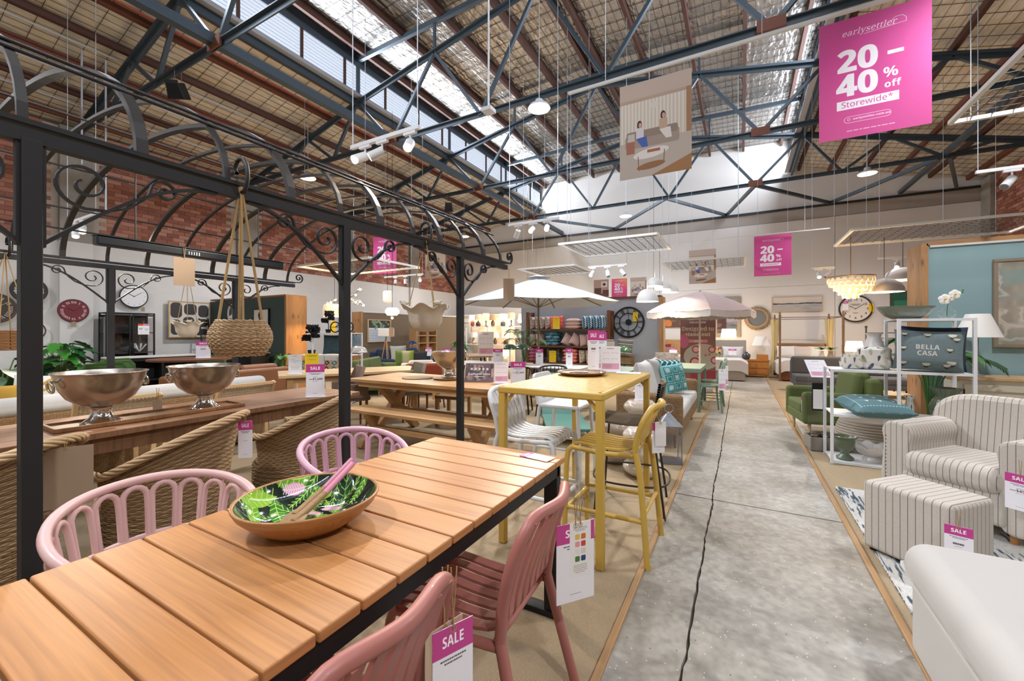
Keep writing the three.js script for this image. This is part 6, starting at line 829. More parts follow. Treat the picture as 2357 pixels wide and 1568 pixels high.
// ---------- beds and bedroom pieces ----------
function bed(label, pos, o) { const { w, l, hh, hm, bm, sheet = 0xe6e4e2 } = o; const t = thing('bed', label, 'bed', pos); part('headboard', rbox(w + 0.08, hh, 0.09, 0, hh / 2, -l / 2 - 0.02, 0.03, 3), hm, t); part('base', rbox(w, 0.28, l, 0, 0.17, 0, 0.02), bm, t); part('plinth', box(w - 0.1, 0.04, l - 0.1, 0, 0.02, 0), brownM, t); part('mattress', rbox(w - 0.02, 0.22, l - 0.05, 0, 0.42, 0, 0.06, 3), M(sheet, 0.9), t); const g = new THREE.BoxGeometry(w + 0.14, 0.3, l * 0.72, 30, 6, 30), p = g.attributes.position; for (let i = 0; i < p.count; i++) { const x = p.getX(i), y = p.getY(i), z = p.getZ(i), e = Math.max(0, Math.abs(x) - w / 2 + 0.1); p.setY(i, y * (y < 0 ? 1 : 1) - e * 0.6 + 0.025 * (fbm(x * 2 + 8, z * 2 + 8, 64, 64, 3, 17) - 0.5)); } g.computeVertexNormals(); part('duvet', g.translate(0, 0.44, l * 0.16), M(0xd2d0ce, 0.9), t); return t; }
const wht = fab(0xcfcdca);
bed('grey upholstered bed with white duvet right of the pink umbrella', [-0.56, 0, -14.1], { w: 1.35, l: 2.1, hh: 1.12, hm: fab(0xa59d94), bm: fab(0xa59d94) });
pillow('pillow', 'white pillow with a sale card on the grey bed', 0.6, 0.42, 0.16, wht, [-0.22, 0.72, -14.75], -0.35, 0, 0, 'pillow'); pillow('cushion', 'cushion with a tan and red floral portrait-style print on the grey bed', 0.42, 0.4, 0.13, M(0xffffff, 0.9, { map: canvasTex(96, 96, (g, w) => { g.fillStyle = '#bfa177'; g.fillRect(0, 0, w, w); for (let i = 0; i < 30; i++) { g.fillStyle = ['#8c5a3a', '#a83a30', '#6f7a4c', '#d6bd96', '#3a2c26'][i % 5]; g.beginPath(); g.arc(hash(i, 3) * w, hash(i, 5) * w, 4 + 7 * hash(i, 8), 0, TAU); g.fill(); } }) }), [-0.72, 0.72, -14.68], -0.3, 0.1, 0, 'cushion'); sign('price_sign', 'sale card on the grey bed pillow', 0.22, 0.18, mSale.n, [-0.22, 0.66, -14.55], 0.05);
bed('timber-headboard bed with red pillows seen left of the pull-up banner', [-2.2, 0, -15.2], { w: 1.5, l: 2.0, hh: 1.1, hm: oakM, bm: fab(0x9a7a60) }); pillow('pillow', 'red pillow on the timber-headboard bed', 0.6, 0.4, 0.16, fab(0x7c1f22), [-2.5, 0.75, -15.85], -0.35, 0, 0, 'pillow'); pillow('pillow', 'dusty brown pillow on the timber-headboard bed', 0.5, 0.3, 0.14, fab(0x8c6a5c), [-2.3, 0.7, -15.7], -0.35, 0, 0, 'pillow'); sign('price_sign', 'sale card on the timber-headboard bed', 0.25, 0.2, mSale.n, [-2.05, 0.6, -15.3], 0.1);
{
  const t = bed('four-poster timber bed with draped canopy rails', [1.66, 0, -14.75], { w: 1.36, l: 2.0, hh: 1.02, hm: M(0xffffff, 0.6, { map: woodTex([138, 100, 66], [116, 82, 52], [82, 54, 32], 66) }), bm: brownM }); const pm = M(0x7d5f42, 0.6);
  for (const x of [-0.7, 0.7]) for (const z of [-1.0, 1.02]) part('bed_post', [lathe([[0, 0], [0.03, 0], [0.035, 0.3], [0.03, 0.5], [0.035, 0.52], [0.027, 0.54], [0.03, 1.0], [0.034, 1.02], [0.026, 1.04], [0.03, 1.5], [0.034, 1.52], [0.028, 1.54], [0.028, 1.8], [0.04, 1.83], [0.02, 1.86], [0.03, 1.9], [0, 1.95]], 12).translate(x, 0, z)], pm, t);
  part('canopy_rail', [rod([-0.7, 1.78, -1], [0.7, 1.78, -1], 0.012), rod([-0.7, 1.78, 1.02], [0.7, 1.78, 1.02], 0.012), rod([-0.7, 1.78, -1], [-0.7, 1.78, 1.02], 0.012), rod([0.7, 1.78, -1], [0.7, 1.78, 1.02], 0.012)], pm, t);
  for (const x of [-0.7, 0.7]) { const g = new THREE.CylinderGeometry(0.1, 0.14, 1.7, 24, 8, true), p = g.attributes.position; for (let i = 0; i < p.count; i++) { const a = Math.atan2(p.getZ(i), p.getX(i)), q = p.getY(i) / 0.85, f = (1 + 0.22 * Math.sin(a * 7)) * (0.55 + 0.45 * Math.abs(q)); p.setX(i, p.getX(i) * f); p.setZ(i, p.getZ(i) * f); } g.computeVertexNormals(); part('drape', g.translate(x, 0.92, -0.92), MP(0xb8a878, 0.9, { side: THREE.DoubleSide }), t); }
  for (const [i, [x, m]] of [[-0.42, wht], [0, fab(0xb8b0a8)], [0.4, fab(0xc5c6bf)]].entries()) pillow('pillow', `pillow propped on the four-poster bed, ${['white left', 'beige middle', 'pale grey right'][i]} one`, 0.5, 0.38, 0.15, m, [1.66 + x, 0.76, -15.42], -0.35, 0, 0, 'pillow');
  for (const [i, x] of [0.15, 0.35].entries()) { const v = thing('foliage_vase', `white vase with leafy sprigs before the four-poster bed, ${i ? 'right' : 'left'} one`, 'vase', [1.78 + x, 0.62, -13.95]); part('vase', lathe([[0, 0], [0.06, 0], [0.075, 0.1], [0.05, 0.2], [0.06, 0.24]], 20), M(i ? 0xb0a08c : 0xd6cfc8, 0.5), v); for (let k = 0; k < 9; k++) { const m = new THREE.Mesh(leafGeo(0.16, 0.05, 0.05), leafMs[k % 2]); m.name = 'leaf'; m.position.set(0, 0.26 + 0.02 * (k % 3), 0); m.rotation.y = k * 0.7; m.rotateX(-0.5); v.add(m); } }
  const bs = thing('bedside_table', 'orange pine bedside table with drawers between the two beds', 'bedside table', [0.42, 0, -14.75]), pn = M(0xffffff, 0.45, { map: woodTex([186, 124, 56], [168, 106, 44], [124, 74, 28], 68) }); part('body', uvm(box(0.66, 0.44, 0.42, 0, 0.28, 0)), pn, bs); part('top', uvm(box(0.7, 0.03, 0.46, 0, 0.51, 0)), pn, bs); for (const y of [0.18, 0.37]) { const d = part('drawer', uvm(box(0.58, 0.16, 0.02, 0, y, 0.22)), pn, bs); part('knob', sph(0.014, 0, y, 0.24, 8), brownM, d); } for (const x of [-1, 1]) for (const z of [-1, 1]) part('leg', box(0.05, 0.07, 0.05, x * 0.29, 0.035, z * 0.18), pn, bs); part('small_drawer', uvm(box(0.3, 0.16, 0.3, 0.16, 0.605, -0.02)), pn, bs);
  tableLamp('lamp with white cone shade and glass base on the pine bedside table', [0.54, 0.685, -14.77], { r0: 0.14, r1: 0.24, sh: 0.28, h: 0.56, body: [[0, 0], [0.1, 0.01], [0.14, 0.1], [0.12, 0.2], [0.02, 0.26], [0.01, 0.3]], bm: MP(0xffffff, 0.05, { transmission: 0.9, thickness: 0 }) }); const jar = thing('patterned_jar', 'small dark blue patterned jar on the pine bedside table', 'jar', [0.16, 0.525, -14.68]); part('body', lathe([[0, 0], [0.07, 0], [0.11, 0.08], [0.1, 0.17], [0.03, 0.21], [0.04, 0.24], [0, 0.24]], 24), ceramM((u, v) => (fbm(u * 9, v * 9, 9, 9, 2, 5) > 0.5 ? [60, 70, 86] : [38, 44, 54])), jar);
  tableLamp('lit white drum lamp behind the grey bed headboard', [-0.35, 1.0, -15.6], { r0: 0.2, r1: 0.24, sh: 0.3, h: 0.48, lit: 2 }); const ph = thing('console_table', 'narrow console behind the grey bed carrying the lit lamp', 'console', [-0.35, 0, -15.6]); part('top', box(0.9, 0.03, 0.3, 0, 0.985, 0), brownM, ph); for (const x of [-1, 1]) part('leg', box(0.04, 0.97, 0.25, x * 0.4, 0.485, 0), brownM, ph);
  tableLamp('lit white lamp behind the four-poster bed post', [2.75, 0.62, -14.6], { r0: 0.17, r1: 0.23, sh: 0.28, h: 0.5, lit: 2 }); const nb = thing('bedside_table', 'dark bedside table on the right of the four-poster bed', 'bedside table', [2.75, 0, -14.6]); part('body', box(0.5, 0.46, 0.4, 0, 0.39, 0), brownM, nb); for (const x of [-1, 1]) for (const z of [-1, 1]) part('leg', box(0.04, 0.16, 0.04, x * 0.2, 0.08, z * 0.15), brownM, nb);
  const ib = thing('iron_bed_head', 'dark iron bed head seen right of the four-poster bed', 'bed head', [3.9, 0, -15.3]); for (const x of [-0.75, 0.75]) part('post', [rod([x, 0, 0], [x, 1.5, 0], 0.02, 8), sph(0.035, x, 1.52, 0, 10)], M(0x3e4238, 0.5, { metalness: 0.4 }), ib); part('rail', [rod([-0.75, 1.35, 0], [0.75, 1.35, 0], 0.012), rod([-0.75, 1.2, 0], [0.75, 1.2, 0], 0.01), rod([-0.75, 0.5, 0], [0.75, 0.5, 0], 0.012)], M(0x3e4238, 0.5, { metalness: 0.4 }), ib);
}
// wall pieces on the back wall
function framed(label, w, h, map, pos, turn = 0, fm = brownM, cat = 'framed picture') { const t = thing('framed_art', label, cat, pos, turn); const f = 0.025; part('frame', [box(w, f, 0.04, 0, h - f / 2, 0), box(w, f, 0.04, 0, f / 2, 0), box(f, h - 2 * f, 0.04, -w / 2 + f / 2, h / 2, 0), box(f, h - 2 * f, 0.04, w / 2 - f / 2, h / 2, 0)], fm, t); part('print', box(w - f, h - f, 0.02, 0, h / 2, 0), map.isTexture ? M(0xffffff, 0.6, { map }) : map, t); return t; }
framed('long pale seascape canvas above the four-poster bed', 1.38, 0.5, tex(128, 64, (u, v) => { const b = fbm(u * 6, v * 10, 6, 10, 3, 91); let c = mix([176, 162, 148], [206, 200, 192], clamp(v + b * 0.3)); if (Math.abs(v - 0.52 + 0.08 * (b - 0.5)) < 0.035) c = [70, 64, 60]; return v < 0.45 ? mix([150, 152, 152], [188, 184, 178], b) : c; }), [1.62, 2.05, -16.47], 0, paleOakM);
framed('abstract orange and brown artwork above the timber-headboard bed', 1.05, 0.7, canvasTex(256, 170, (g, w, h) => { g.fillStyle = '#5d463a'; g.fillRect(0, 0, w, h); const cs = ['#c8783a', '#8d5636', '#d8b48a', '#3f3a3c', '#e0d0b8', '#9c8f9c']; for (let i = 0; i < 12; i++) { g.fillStyle = cs[i % 6]; g.beginPath(); g.roundRect(hash(i, 1) * w * 0.85, hash(i, 2) * h * 0.7, 40 + 30 * hash(i, 3), 50 + 40 * hash(i, 4), 20); g.fill(); } }), [-2.05, 1.55, -16.47]);
framed('green painting half hidden by the teal partition', 0.7, 0.6, canvasTex(64, 64, (g, w) => { g.fillStyle = '#1f5a48'; g.fillRect(0, 0, w, w); g.fillStyle = '#2f7a60'; g.fillRect(8, 30, 40, 20); }), [4.3, 2.0, -16.47]);
{
  const m = thing('round_mirror', 'round mirror with scalloped woven frame on the back wall', 'mirror', [0.5, 1.85, -16.46]); part('glass', cyl(0.25, 0.25, 0.02, 0, 0, 0, 36).rotateX(Math.PI / 2), M(0xd8d8d8, 0.03, { metalness: 1 }), m); const bl = []; for (let i = 0; i < 28; i++) { const a = i / 28 * TAU; bl.push(sph(0.045, Math.cos(a) * 0.36, Math.sin(a) * 0.36, 0, 8)); } part('frame', [new THREE.TorusGeometry(0.31, 0.055, 8, 48), ...bl], M(0x9a8466, 0.85), m);
  const s = thing('framed_mirror', 'rectangular distressed mirror behind the pink umbrella', 'mirror', [-0.42, 1.22, -16.46]); part('glass', box(0.62, 1.2, 0.02, 0, 0.7, 0), M(0xd8d8d8, 0.04, { metalness: 1 }), s); part('frame', [box(0.84, 0.11, 0.05, 0, 0.05, 0), box(0.84, 0.11, 0.05, 0, 1.35, 0), box(0.11, 1.2, 0.048, -0.365, 0.7, 0), box(0.11, 1.2, 0.048, 0.365, 0.7, 0)], M(0x8d8474, 0.7), s);
}
function faceClock(label, R, pos, turn, o) { // clock with printed dial
  const t = thing('wall_clock', label, 'clock', pos, turn); const { bg, fg, rim, roman, hand = fg, hollow } = o;
  part('rim', [new THREE.TorusGeometry(R * 0.95, R * 0.06, 10, 56)], M(rim, 0.5), t);
  if (!hollow) part('dial', (() => { const g = new THREE.CircleGeometry(R * 0.95, 56); return g.translate(0, 0, 0.012); })(), M(0xffffff, 0.5, { map: canvasTex(256, 256, (g, w) => { g.fillStyle = bg; g.fillRect(0, 0, w, w); g.translate(w / 2, w / 2); g.fillStyle = fg; g.textAlign = 'center'; g.textBaseline = 'middle'; const N = roman ? ['XII', 'I', 'II', 'III', 'IIII', 'V', 'VI', 'VII', 'VIII', 'IX', 'X', 'XI'] : ['12', '1', '2', '3', '4', '5', '6', '7', '8', '9', '10', '11']; for (let i = 0; i < 12; i++) { const a = i * TAU / 12; if (o.ticks) { g.save(); g.rotate(a); g.fillRect(-2, -112, 3, 16); g.restore(); } else if (roman) { g.save(); g.rotate(a); g.font = `bold ${o.fs || 38}px serif`; g.fillText(N[i], 0, -(o.nr || 92)); g.restore(); } else { g.font = 'bold 30px sans-serif'; g.fillText(N[i], Math.sin(a) * 92, -Math.cos(a) * 92); } } if (o.text) { g.font = '11px serif'; lines(g, -40, -46, 80, 2, 9, 5, fg); lines(g, -30, 40, 60, 1, 9, 5, fg); } if (o.eye) { g.beginPath(); g.arc(0, 0, 40, 0, TAU); g.fillStyle = o.eye; g.fill(); } }) }), t);
  for (const [a, l] of [[0.95, 0.72], [-1.05, 0.5]]) { const g = box(R * 0.025, R * l, 0.006, 0, R * l * 0.38, 0.02); g.rotateZ(-a); part('hand', g, M(hand, 0.5), t); }
  if (!hollow) part('back', cyl(R * 0.97, R * 0.97, 0.02, 0, 0, 0, 48).rotateX(Math.PI / 2), M(rim, 0.6), t); return t;
}
faceClock('big white-faced clock with black rim and numerals by the chandelier', 0.42, [3.13, 2.1, -16.44], 0, { bg: '#dedad2', fg: '#26221f', rim: 0x2a2320, text: 1 }); hangTag('hang_tag', 'yellow tag hanging on the white-faced clock', 0.12, 0.26, yellowSignM, [3.5, 2.28, -16.42], 0, 0.03, 'tag'); { const o = sign('price_tag', 'small sale card stuck on the white-faced clock dial', 0.14, 0.28, mSale.n, [2.87, 2.05, -16.38], 0, 'price tag'); }

// ---------- light fittings and things hung from the roof ----------
const fitM = M(0xdadbdc, 0.4), lensM = M(0xffffff, 0.4, { emissive: 0xffe6c0, emissiveIntensity: 3 }), lensOff = M(0x777777, 0.3), ledM = M(0xffffff, 0.4, { emissive: 0xfff6e6, emissiveIntensity: 3 });
const SPOT = 12, BAY = 52;
function spotHead(t, p, dir, lit, s = 1) { // cylinder head with lens; dir = where it points
  const d = V(...dir).normalize(), a = V(...p), b = a.clone().addScaledVector(d, 0.13 * s); part('spot_head', [rod(a.clone().addScaledVector(d, -0.01), b, 0.042 * s, 14), rod(a, a.clone().add(V(0, 0.09 * s, 0)), 0.009 * s, 6)], fitM, t); const c = b.clone().addScaledVector(d, 0.004); part('lens', rod(b, c, 0.036 * s, 14), lit ? lensM : lensOff, t);
  if (lit) { const l = new THREE.SpotLight(0xfff0dc, SPOT * lit, 0, 0.75, 0.6, 2); l.position.copy(c.clone().addScaledVector(d, 0.02)); const q = new THREE.Object3D(); q.name = 'aim_point'; q.position.copy(c.clone().addScaledVector(d, 3)); t.add(q); l.target = q; l.name = 'spot_light'; l.shadow.radius = 2; t.add(l); }
}
function track(label, x0, x1, y, z, heads, up = roofY((x0 + x1) / 2)) { const t = thing('track_light', label, 'track light', [(x0 + x1) / 2, y, z]); const w = x1 - x0; part('rail', box(w, 0.035, 0.035), fitM, t); for (const s of [-0.48, 0.48]) part('cable', rod([w * s, 0, 0], [w * s, up - y, 0], 0.0045, 5), conduitM, t); for (const [k, d, lit] of heads) { part('adapter', box(0.14, 0.03, 0.03, w * (k - 0.5), -0.03, 0), fitM, t); spotHead(t, [w * (k - 0.5), -0.12, 0], d, lit); } return t; }
track('white track with three spotlights, two lit, left of the roof centre', -3.37, -2.5, 3.2, -2.82, [[0.22, [-0.35, -0.5, 0.8], 1], [0.48, [-0.6, -0.45, 0.5], 1], [0.88, [0.35, -0.6, 0.6], 0.6]]);
track('white track with two bright spotlights before the white umbrella', -3.46, -2.54, 3.2, -6.15, [[0.2, [-0.5, -0.7, -0.3], 0], [0.5, [0.1, -0.5, 0.85], 1], [0.78, [0.25, -0.5, 0.8], 1]]);
track('white track with one tilted spotlight at the right edge', 2.35, 3.3, 3.2, -6.7, [[0.3, [-0.5, -0.6, 0.3], 0], [0.85, [0.2, -0.8, 0.3], 0]]);
track('white track with glowing spotlight behind the first gazebo post', -8.6, -7.5, 2.95, -2.15, [[0.55, [0.75, -0.6, 0.2], 1], [0.3, [0.5, -0.8, 0.1], 0.5]]);
track('white track with three spotlights over the left sofas', -8.7, -7.3, 2.9, -8.4, [[0.3, [0.3, -0.7, 0.4], 0], [0.55, [0.2, -0.8, 0.2], 0], [0.92, [0.6, -0.45, 0.7], 1]]);
track('small track with three spotlights under the wire grid', -2.82, -2.0, 2.75, -8.45, [[0.12, [-0.1, -0.55, 0.8], 0.8], [0.5, [0.2, -0.7, 0.3], 0], [0.85, [0.5, -0.7, 0.2], 0]]);
track('small track with two spotlights right of the smaller pink banner', 1.35, 1.75, 2.75, -11.0, [[0.3, [0, -0.6, 0.7], 0.6], [0.8, [-0.6, -0.6, 0.3], 0]]);
track('thin track with two spotlights near the dome pendants', 2.5, 3.5, 2.9, -11.2, [[0.3, [-0.2, -0.6, 0.6], 0.6], [0.75, [0.3, -0.6, 0.3], 0]]);
function highBay(label, x, y, z) { const t = thing('high_bay_light', label, 'ceiling light', [x, y, z], 0, 'round high-bay lights'); part('housing', [lathe([[0, 0.14], [0.06, 0.14], [0.07, 0.07], [0.16, 0.045], [0.18, 0]], 28)], fitM, t); part('lens', cyl(0.172, 0.172, 0.012, 0, -0.002, 0, 28), ledM, t); part('cord', rod([0, 0.16, 0], [0, roofY(x) - y, 0], 0.006, 6), conduitM, t); const l = new THREE.SpotLight(0xf7f8ff, BAY, 0, 1.35, 0.5, 2); l.position.set(0, -0.03, 0); const q = new THREE.Object3D(); q.name = 'aim_point'; q.position.set(0, -3, 0); t.add(q); l.target = q; l.shadow.radius = 7; l.name = 'high_bay_lamp'; t.add(l); }
highBay('bright round high-bay light near the roof centre', -2.86, 5.0, -6.09); highBay('round high-bay light over the left gazebo side', -8.92, 5.0, -6.21); highBay('round high-bay light far back before the white gable', -3.15, 5.0, -13.07); highBay('round high-bay light hanging at the right before the back wall', 2.54, 5.0, -12.23); highBay('round high-bay light in the far left corner', -9.2, 5.0, -12.9);
for (const [x, z, n] of [[-2.9, 0.6, 'behind the camera in the middle'], [-8.9, 0.6, 'behind the camera on the left'], [2.5, -4.6, 'above the right side out of view'], [2.5, 1.2, 'behind the camera on the right']]) highBay('unseen round high-bay light ' + n, x, 5.0, z);  // unseen high bays outside the view, extras put in for symmetrical lighting
{
  const s = thing('sensor_box', 'white sensor box hanging on a long rod near the roof centre', 'sensor', [-2.82, 4.18, -4.49]); part('box', [rbox(0.14, 0.06, 0.14, 0, 0.03, 0, 0.012)], fitM, s); part('rod', rod([0, 0.06, 0], [0, 2.9, 0], 0.012, 8), fitM, s);
  for (const [x, y, z, l] of [[-7.79, 5.2, -3.18, 'black loudspeaker hanging under the nearest truss'], [-7.7, 5.15, -10.0, 'small black loudspeaker under the far left truss']]) { const k = thing('loudspeaker', l, 'loudspeaker', [x, y, z], 0.6); const g = extr([[-0.11, -0.1], [0.11, -0.1], [0.08, 0.1], [-0.08, 0.1]], 0.16, 0.015); part('cabinet', g.rotateX(0.5).translate(0, 0.02, -0.06), blackM, k); part('grille', box(0.19, 0.17, 0.01).rotateX(0.5).translate(0, 0.0, 0.12), M(0x2b2d30, 0.9), k); part('strap', [rod([-0.05, 0.08, 0], [-0.05, 0.34, 0], 0.004), rod([0.05, 0.08, 0], [0.05, 0.34, 0], 0.004)], conduitM, k); }
}
function wireGrid(label, x0, x1, z0, z1, y, up = roofY((x0 + x1) / 2)) { const t = thing('ceiling_grid', label, 'wire grid', [(x0 + x1) / 2, y, (z0 + z1) / 2]); const w = x1 - x0, d = Math.abs(z1 - z0); part('frame', [box(w, 0.04, 0.045, 0, 0, d / 2), box(w, 0.04, 0.045, 0, 0, -d / 2), box(0.045, 0.04, d, -w / 2, 0, 0), box(0.045, 0.04, d, w / 2, 0, 0)], M(0xdedcd6, 0.5), t); const gs = []; for (let x = -w / 2 + 0.15; x < w / 2; x += 0.15) gs.push(box(0.007, 0.007, d, x, 0.012, 0)); for (let z = -d / 2 + 0.15; z < d / 2; z += 0.15) gs.push(box(w, 0.007, 0.007, 0, 0.019, z)); stuff(part('wire_mesh', gs, wireM, t)); for (const x of [-1, 1]) for (const z of [-1, 1]) part('cable', rod([x * w * 0.42, 0.02, z * d * 0.46], [x * w * 0.42, up - y, z * d * 0.46], 0.004, 5), conduitM, t); return t; }
wireGrid('white framed wire ceiling grid above the white umbrella', -3.3, -1.35, -9.65, -8.0, 3.2); wireGrid('white framed wire ceiling grid above the chandelier', 1.75, 4.3, -11.0, -9.4, 3.2); wireGrid('white framed wire ceiling grid at the upper right corner', 1.95, 3.6, -6.1, -4.5, 3.6); wireGrid('white framed wire ceiling grid over the left lounges', -8.4, -6.2, -7.0, -5.6, 2.8); wireGrid('small wire ceiling grid behind the smaller photo banner', -1.8, 0.1, -13.2, -11.4, 3.2); wireGrid('white framed wire grid over the umbrella at the back', -4.9, -3.4, -10.6, -9.2, 2.95);
// pendants and chandeliers
const opalM = (w, k) => MP(0xf4efe6, 0.5, { emissive: w, emissiveIntensity: k, side: THREE.DoubleSide });
function pendant(label, pos, o) { const t = thing('pendant_light', label, 'pendant lamp', pos); part('shade', lathe(o.pr, 36), o.m, t); part('cord', rod([0, o.top, 0], [0, (o.up || 3.2) - pos[1], 0], 0.005, 6), o.cm || blackM, t); if (o.lit) { const l = new THREE.PointLight(o.c || 0xffcf8f, o.lit, 0, 2); l.position.set(0, o.ly ?? 0.08, 0); l.shadow.radius = 2; l.name = 'pendant_bulb_light'; t.add(l); part('bulb', sph(0.035, 0, o.ly ?? 0.08, 0, 12), M(0xffffff, 0.5, { emissive: o.c || 0xffcf8f, emissiveIntensity: 2.5 }), t); } return t; }
const dome = (r, h) => [[r, 0], [r * 0.97, h * 0.3], [r * 0.8, h * 0.65], [r * 0.45, h * 0.93], [0.02, h], [0.02, h - 0.012], [r * 0.44, h * 0.9], [r * 0.78, h * 0.62], [r * 0.94, h * 0.28], [r * 0.97, 0]];
const stoneM = M(0xb0aaa4, 0.9, { side: THREE.DoubleSide });
pendant('grey stone-look dome pendant left of the teal partition, lower one', [2.41, 2.14, -10.4], { pr: dome(0.3, 0.26), m: stoneM, top: 0.26, lit: 3 }); pendant('grey stone-look dome pendant left of the teal partition, higher one', [2.86, 2.42, -11.1], { pr: dome(0.3, 0.26), m: stoneM, top: 0.26, lit: 3 });
const whDome = M(0xd9d9d6, 0.5, { side: THREE.DoubleSide }); pendant('large white dome pendant above the open iron clock', [-1.68, 2.0, -8.8], { pr: dome(0.22, 0.26), m: whDome, top: 0.26, lit: 6, c: 0xfff0d8, cm: fitM }); for (const [i, x] of [0, 0.14, 0.28].entries()) pendant(`small white dome pendant in the cluster of three, ${['left', 'middle', 'right'][i]}`, [-1.62 + x, 2.36 - i * 0.06, -9.3 - i * 0.15], { pr: dome(0.17, 0.19), m: whDome, top: 0.19, lit: 3, c: 0xfff0d8, cm: fitM });
pendant('round opal glass pendant before the brown partition', [-7.5, 1.78, -7.49], { pr: [[0.02, 0], [0.12, 0.005], [0.17, 0.07], [0.17, 0.13], [0.12, 0.19], [0.02, 0.195]], m: opalM(0xfff0d6, 0.8), top: 0.19, up: 6.8, lit: 1.2, ly: -0.06 }); pendant('tall white cylinder pendant under the left pink banner', [-8.3, 2.15, -8.12], { pr: [[0.02, 0], [0.11, 0.01], [0.12, 0.1], [0.12, 0.28], [0.1, 0.33], [0.02, 0.335]], m: opalM(0xfff6e8, 0.25), top: 0.33, up: 6.7 }); pendant('pleated cream drum pendant behind the second gazebo post', [-8.0, 1.72, -6.23], { pr: [[0.24, 0], [0.25, 0.15], [0.22, 0.27], [0.216, 0.27], [0.246, 0.15], [0.236, 0]], m: MP(0xe8dcc2, 0.9, { emissive: 0xffd9a0, emissiveIntensity: 0.35, side: THREE.DoubleSide }), top: 0.27, up: 2.8, lit: 4 });
hangTag('hang_tag', 'yellow tag hanging under the pleated cream pendant', 0.1, 0.3, yellowSignM, [-7.83, 1.76, -6.06], 0.6, 0.14, 'tag'); hangTag('hang_tag', 'brown card hanging under the round opal pendant', 0.11, 0.22, cardM, [-7.5, 1.79, -7.46], 0.6, 0.3, 'tag');
{ // tiered capiz chandelier
  const t = thing('shell_chandelier', 'tiered capiz shell chandelier glowing warm above the grey sofa', 'chandelier', [1.83, 2.0, -10.0]); const capM = MP(0xf1e2c6, 0.5, { emissive: 0xffcf8a, emissiveIntensity: 0.32, side: THREE.DoubleSide }); [[0.36, 0.38], [0.34, 0.32], [0.26, 0.24], [0.19, 0.16], [0.12, 0.09]].forEach(([r, y], k) => { const n = Math.round(r * 62), gs = []; for (let i = 0; i < n; i++) { const a = i / n * TAU; gs.push(new THREE.CircleGeometry(0.05, 8).rotateY(-a + Math.PI / 2).translate(Math.cos(a) * r, y - 0.03, Math.sin(a) * r)); } stuff(part('shell_tier', gs, capM, t)); }); part('hoop', [new THREE.TorusGeometry(0.36, 0.01, 6, 40).rotateX(Math.PI / 2).translate(0, 0.42, 0)], M(0x8a6a3a, 0.4, { metalness: 0.8 }), t); part('chain', rod([0, 0.42, 0], [0, 1.2, 0], 0.007, 6), M(0x8a6a3a, 0.4, { metalness: 0.8 }), t); const l = new THREE.PointLight(0xffcf90, 3, 0, 2); l.position.set(0, 0.2, 0); l.shadow.radius = 3; l.name = 'chandelier_light'; t.add(l); part('bulb', sph(0.04, 0, 0.2, 0, 10), M(0xffffff, 0.5, { emissive: 0xffc070, emissiveIntensity: 3 }), t);
  const g = thing('globe_chandelier', 'branching black chandelier with clear glass globes behind the gazebo post', 'chandelier', [-7.25, 2.08, -6.0]); const arms = []; for (let i = 0; i < 10; i++) { const a = i * 2.4, r = 0.2 + 0.25 * hash(i, 2), y = (hash(i, 5) - 0.4) * 0.35, p = [Math.cos(a) * r, y, Math.sin(a) * r]; arms.push(rod([0, 0.02, 0], p, 0.006, 6)); part('globe', sph(0.062, p[0], p[1], p[2], 14), MP(0xffffff, 0.02, { transmission: 1, thickness: 0 }), g); part('bulb', sph(0.026, p[0], p[1], p[2], 10), M(0xffffff, 0.5, { emissive: 0xffd9a0, emissiveIntensity: 3 }), g); } part('arm', [...arms, rod([0, 0, 0], [0, 0.74, 0], 0.008, 6)], blackM, g); const l2 = new THREE.PointLight(0xffd9a0, 3, 0, 2); l2.position.set(0, 0.12, 0.1); l2.shadow.radius = 4; l2.name = 'chandelier_light'; g.add(l2);
  const c2 = thing('crystal_chandelier', 'glowing tiered glass chandelier behind the umbrella pole', 'chandelier', [-7.1, 2.1, -14.5]); const cm = MP(0xf4f0e6, 0.3, { emissive: 0xfff0d0, emissiveIntensity: 0.9 }); for (let k = 0; k < 2; k++) { const gs = []; for (let i = 0; i < 26; i++) { const a = i / 26 * TAU; gs.push(cyl(0.018, 0.018, 0.22, Math.cos(a) * (0.38 - k * 0.1), 0.3 - k * 0.14, Math.sin(a) * (0.38 - k * 0.1), 6)); } part('glass_tier', gs, cm, c2); } part('rod', rod([0, 0.4, 0], [0, 5.6, 0], 0.006, 6), chromeM, c2); const l3 = new THREE.PointLight(0xffe6bd, 4, 0, 2); l3.position.set(0, 0.05, 0); l3.shadow.radius = 5; l3.name = 'chandelier_light'; c2.add(l3);
  const c3 = thing('globe_chandelier', 'brass chandelier with white globes before the lamp shelves', 'chandelier', [-7.0, 1.72, -13.9]); for (let i = 0; i < 6; i++) { const a = i / 6 * TAU; part('globe', sph(0.09, Math.cos(a) * 0.34, 0.08, Math.sin(a) * 0.34, 14), M(0xffffff, 0.4, { emissive: 0xfff0d6, emissiveIntensity: 1.2 }), c3); part('arm', rod([0, 0, 0], [Math.cos(a) * 0.34, 0.02, Math.sin(a) * 0.34], 0.008, 6), M(0xa88a50, 0.3, { metalness: 0.8 }), c3); } const l4 = new THREE.PointLight(0xfff0d6, 2.5, 0, 2); l4.position.set(0, -0.1, 0.2); l4.shadow.radius = 6; l4.name = 'chandelier_light'; c3.add(l4); part('rod', rod([0, -0.05, 0], [0, 6.08, 0], 0.006, 6), M(0xa88a50, 0.3, { metalness: 0.8 }), c3);
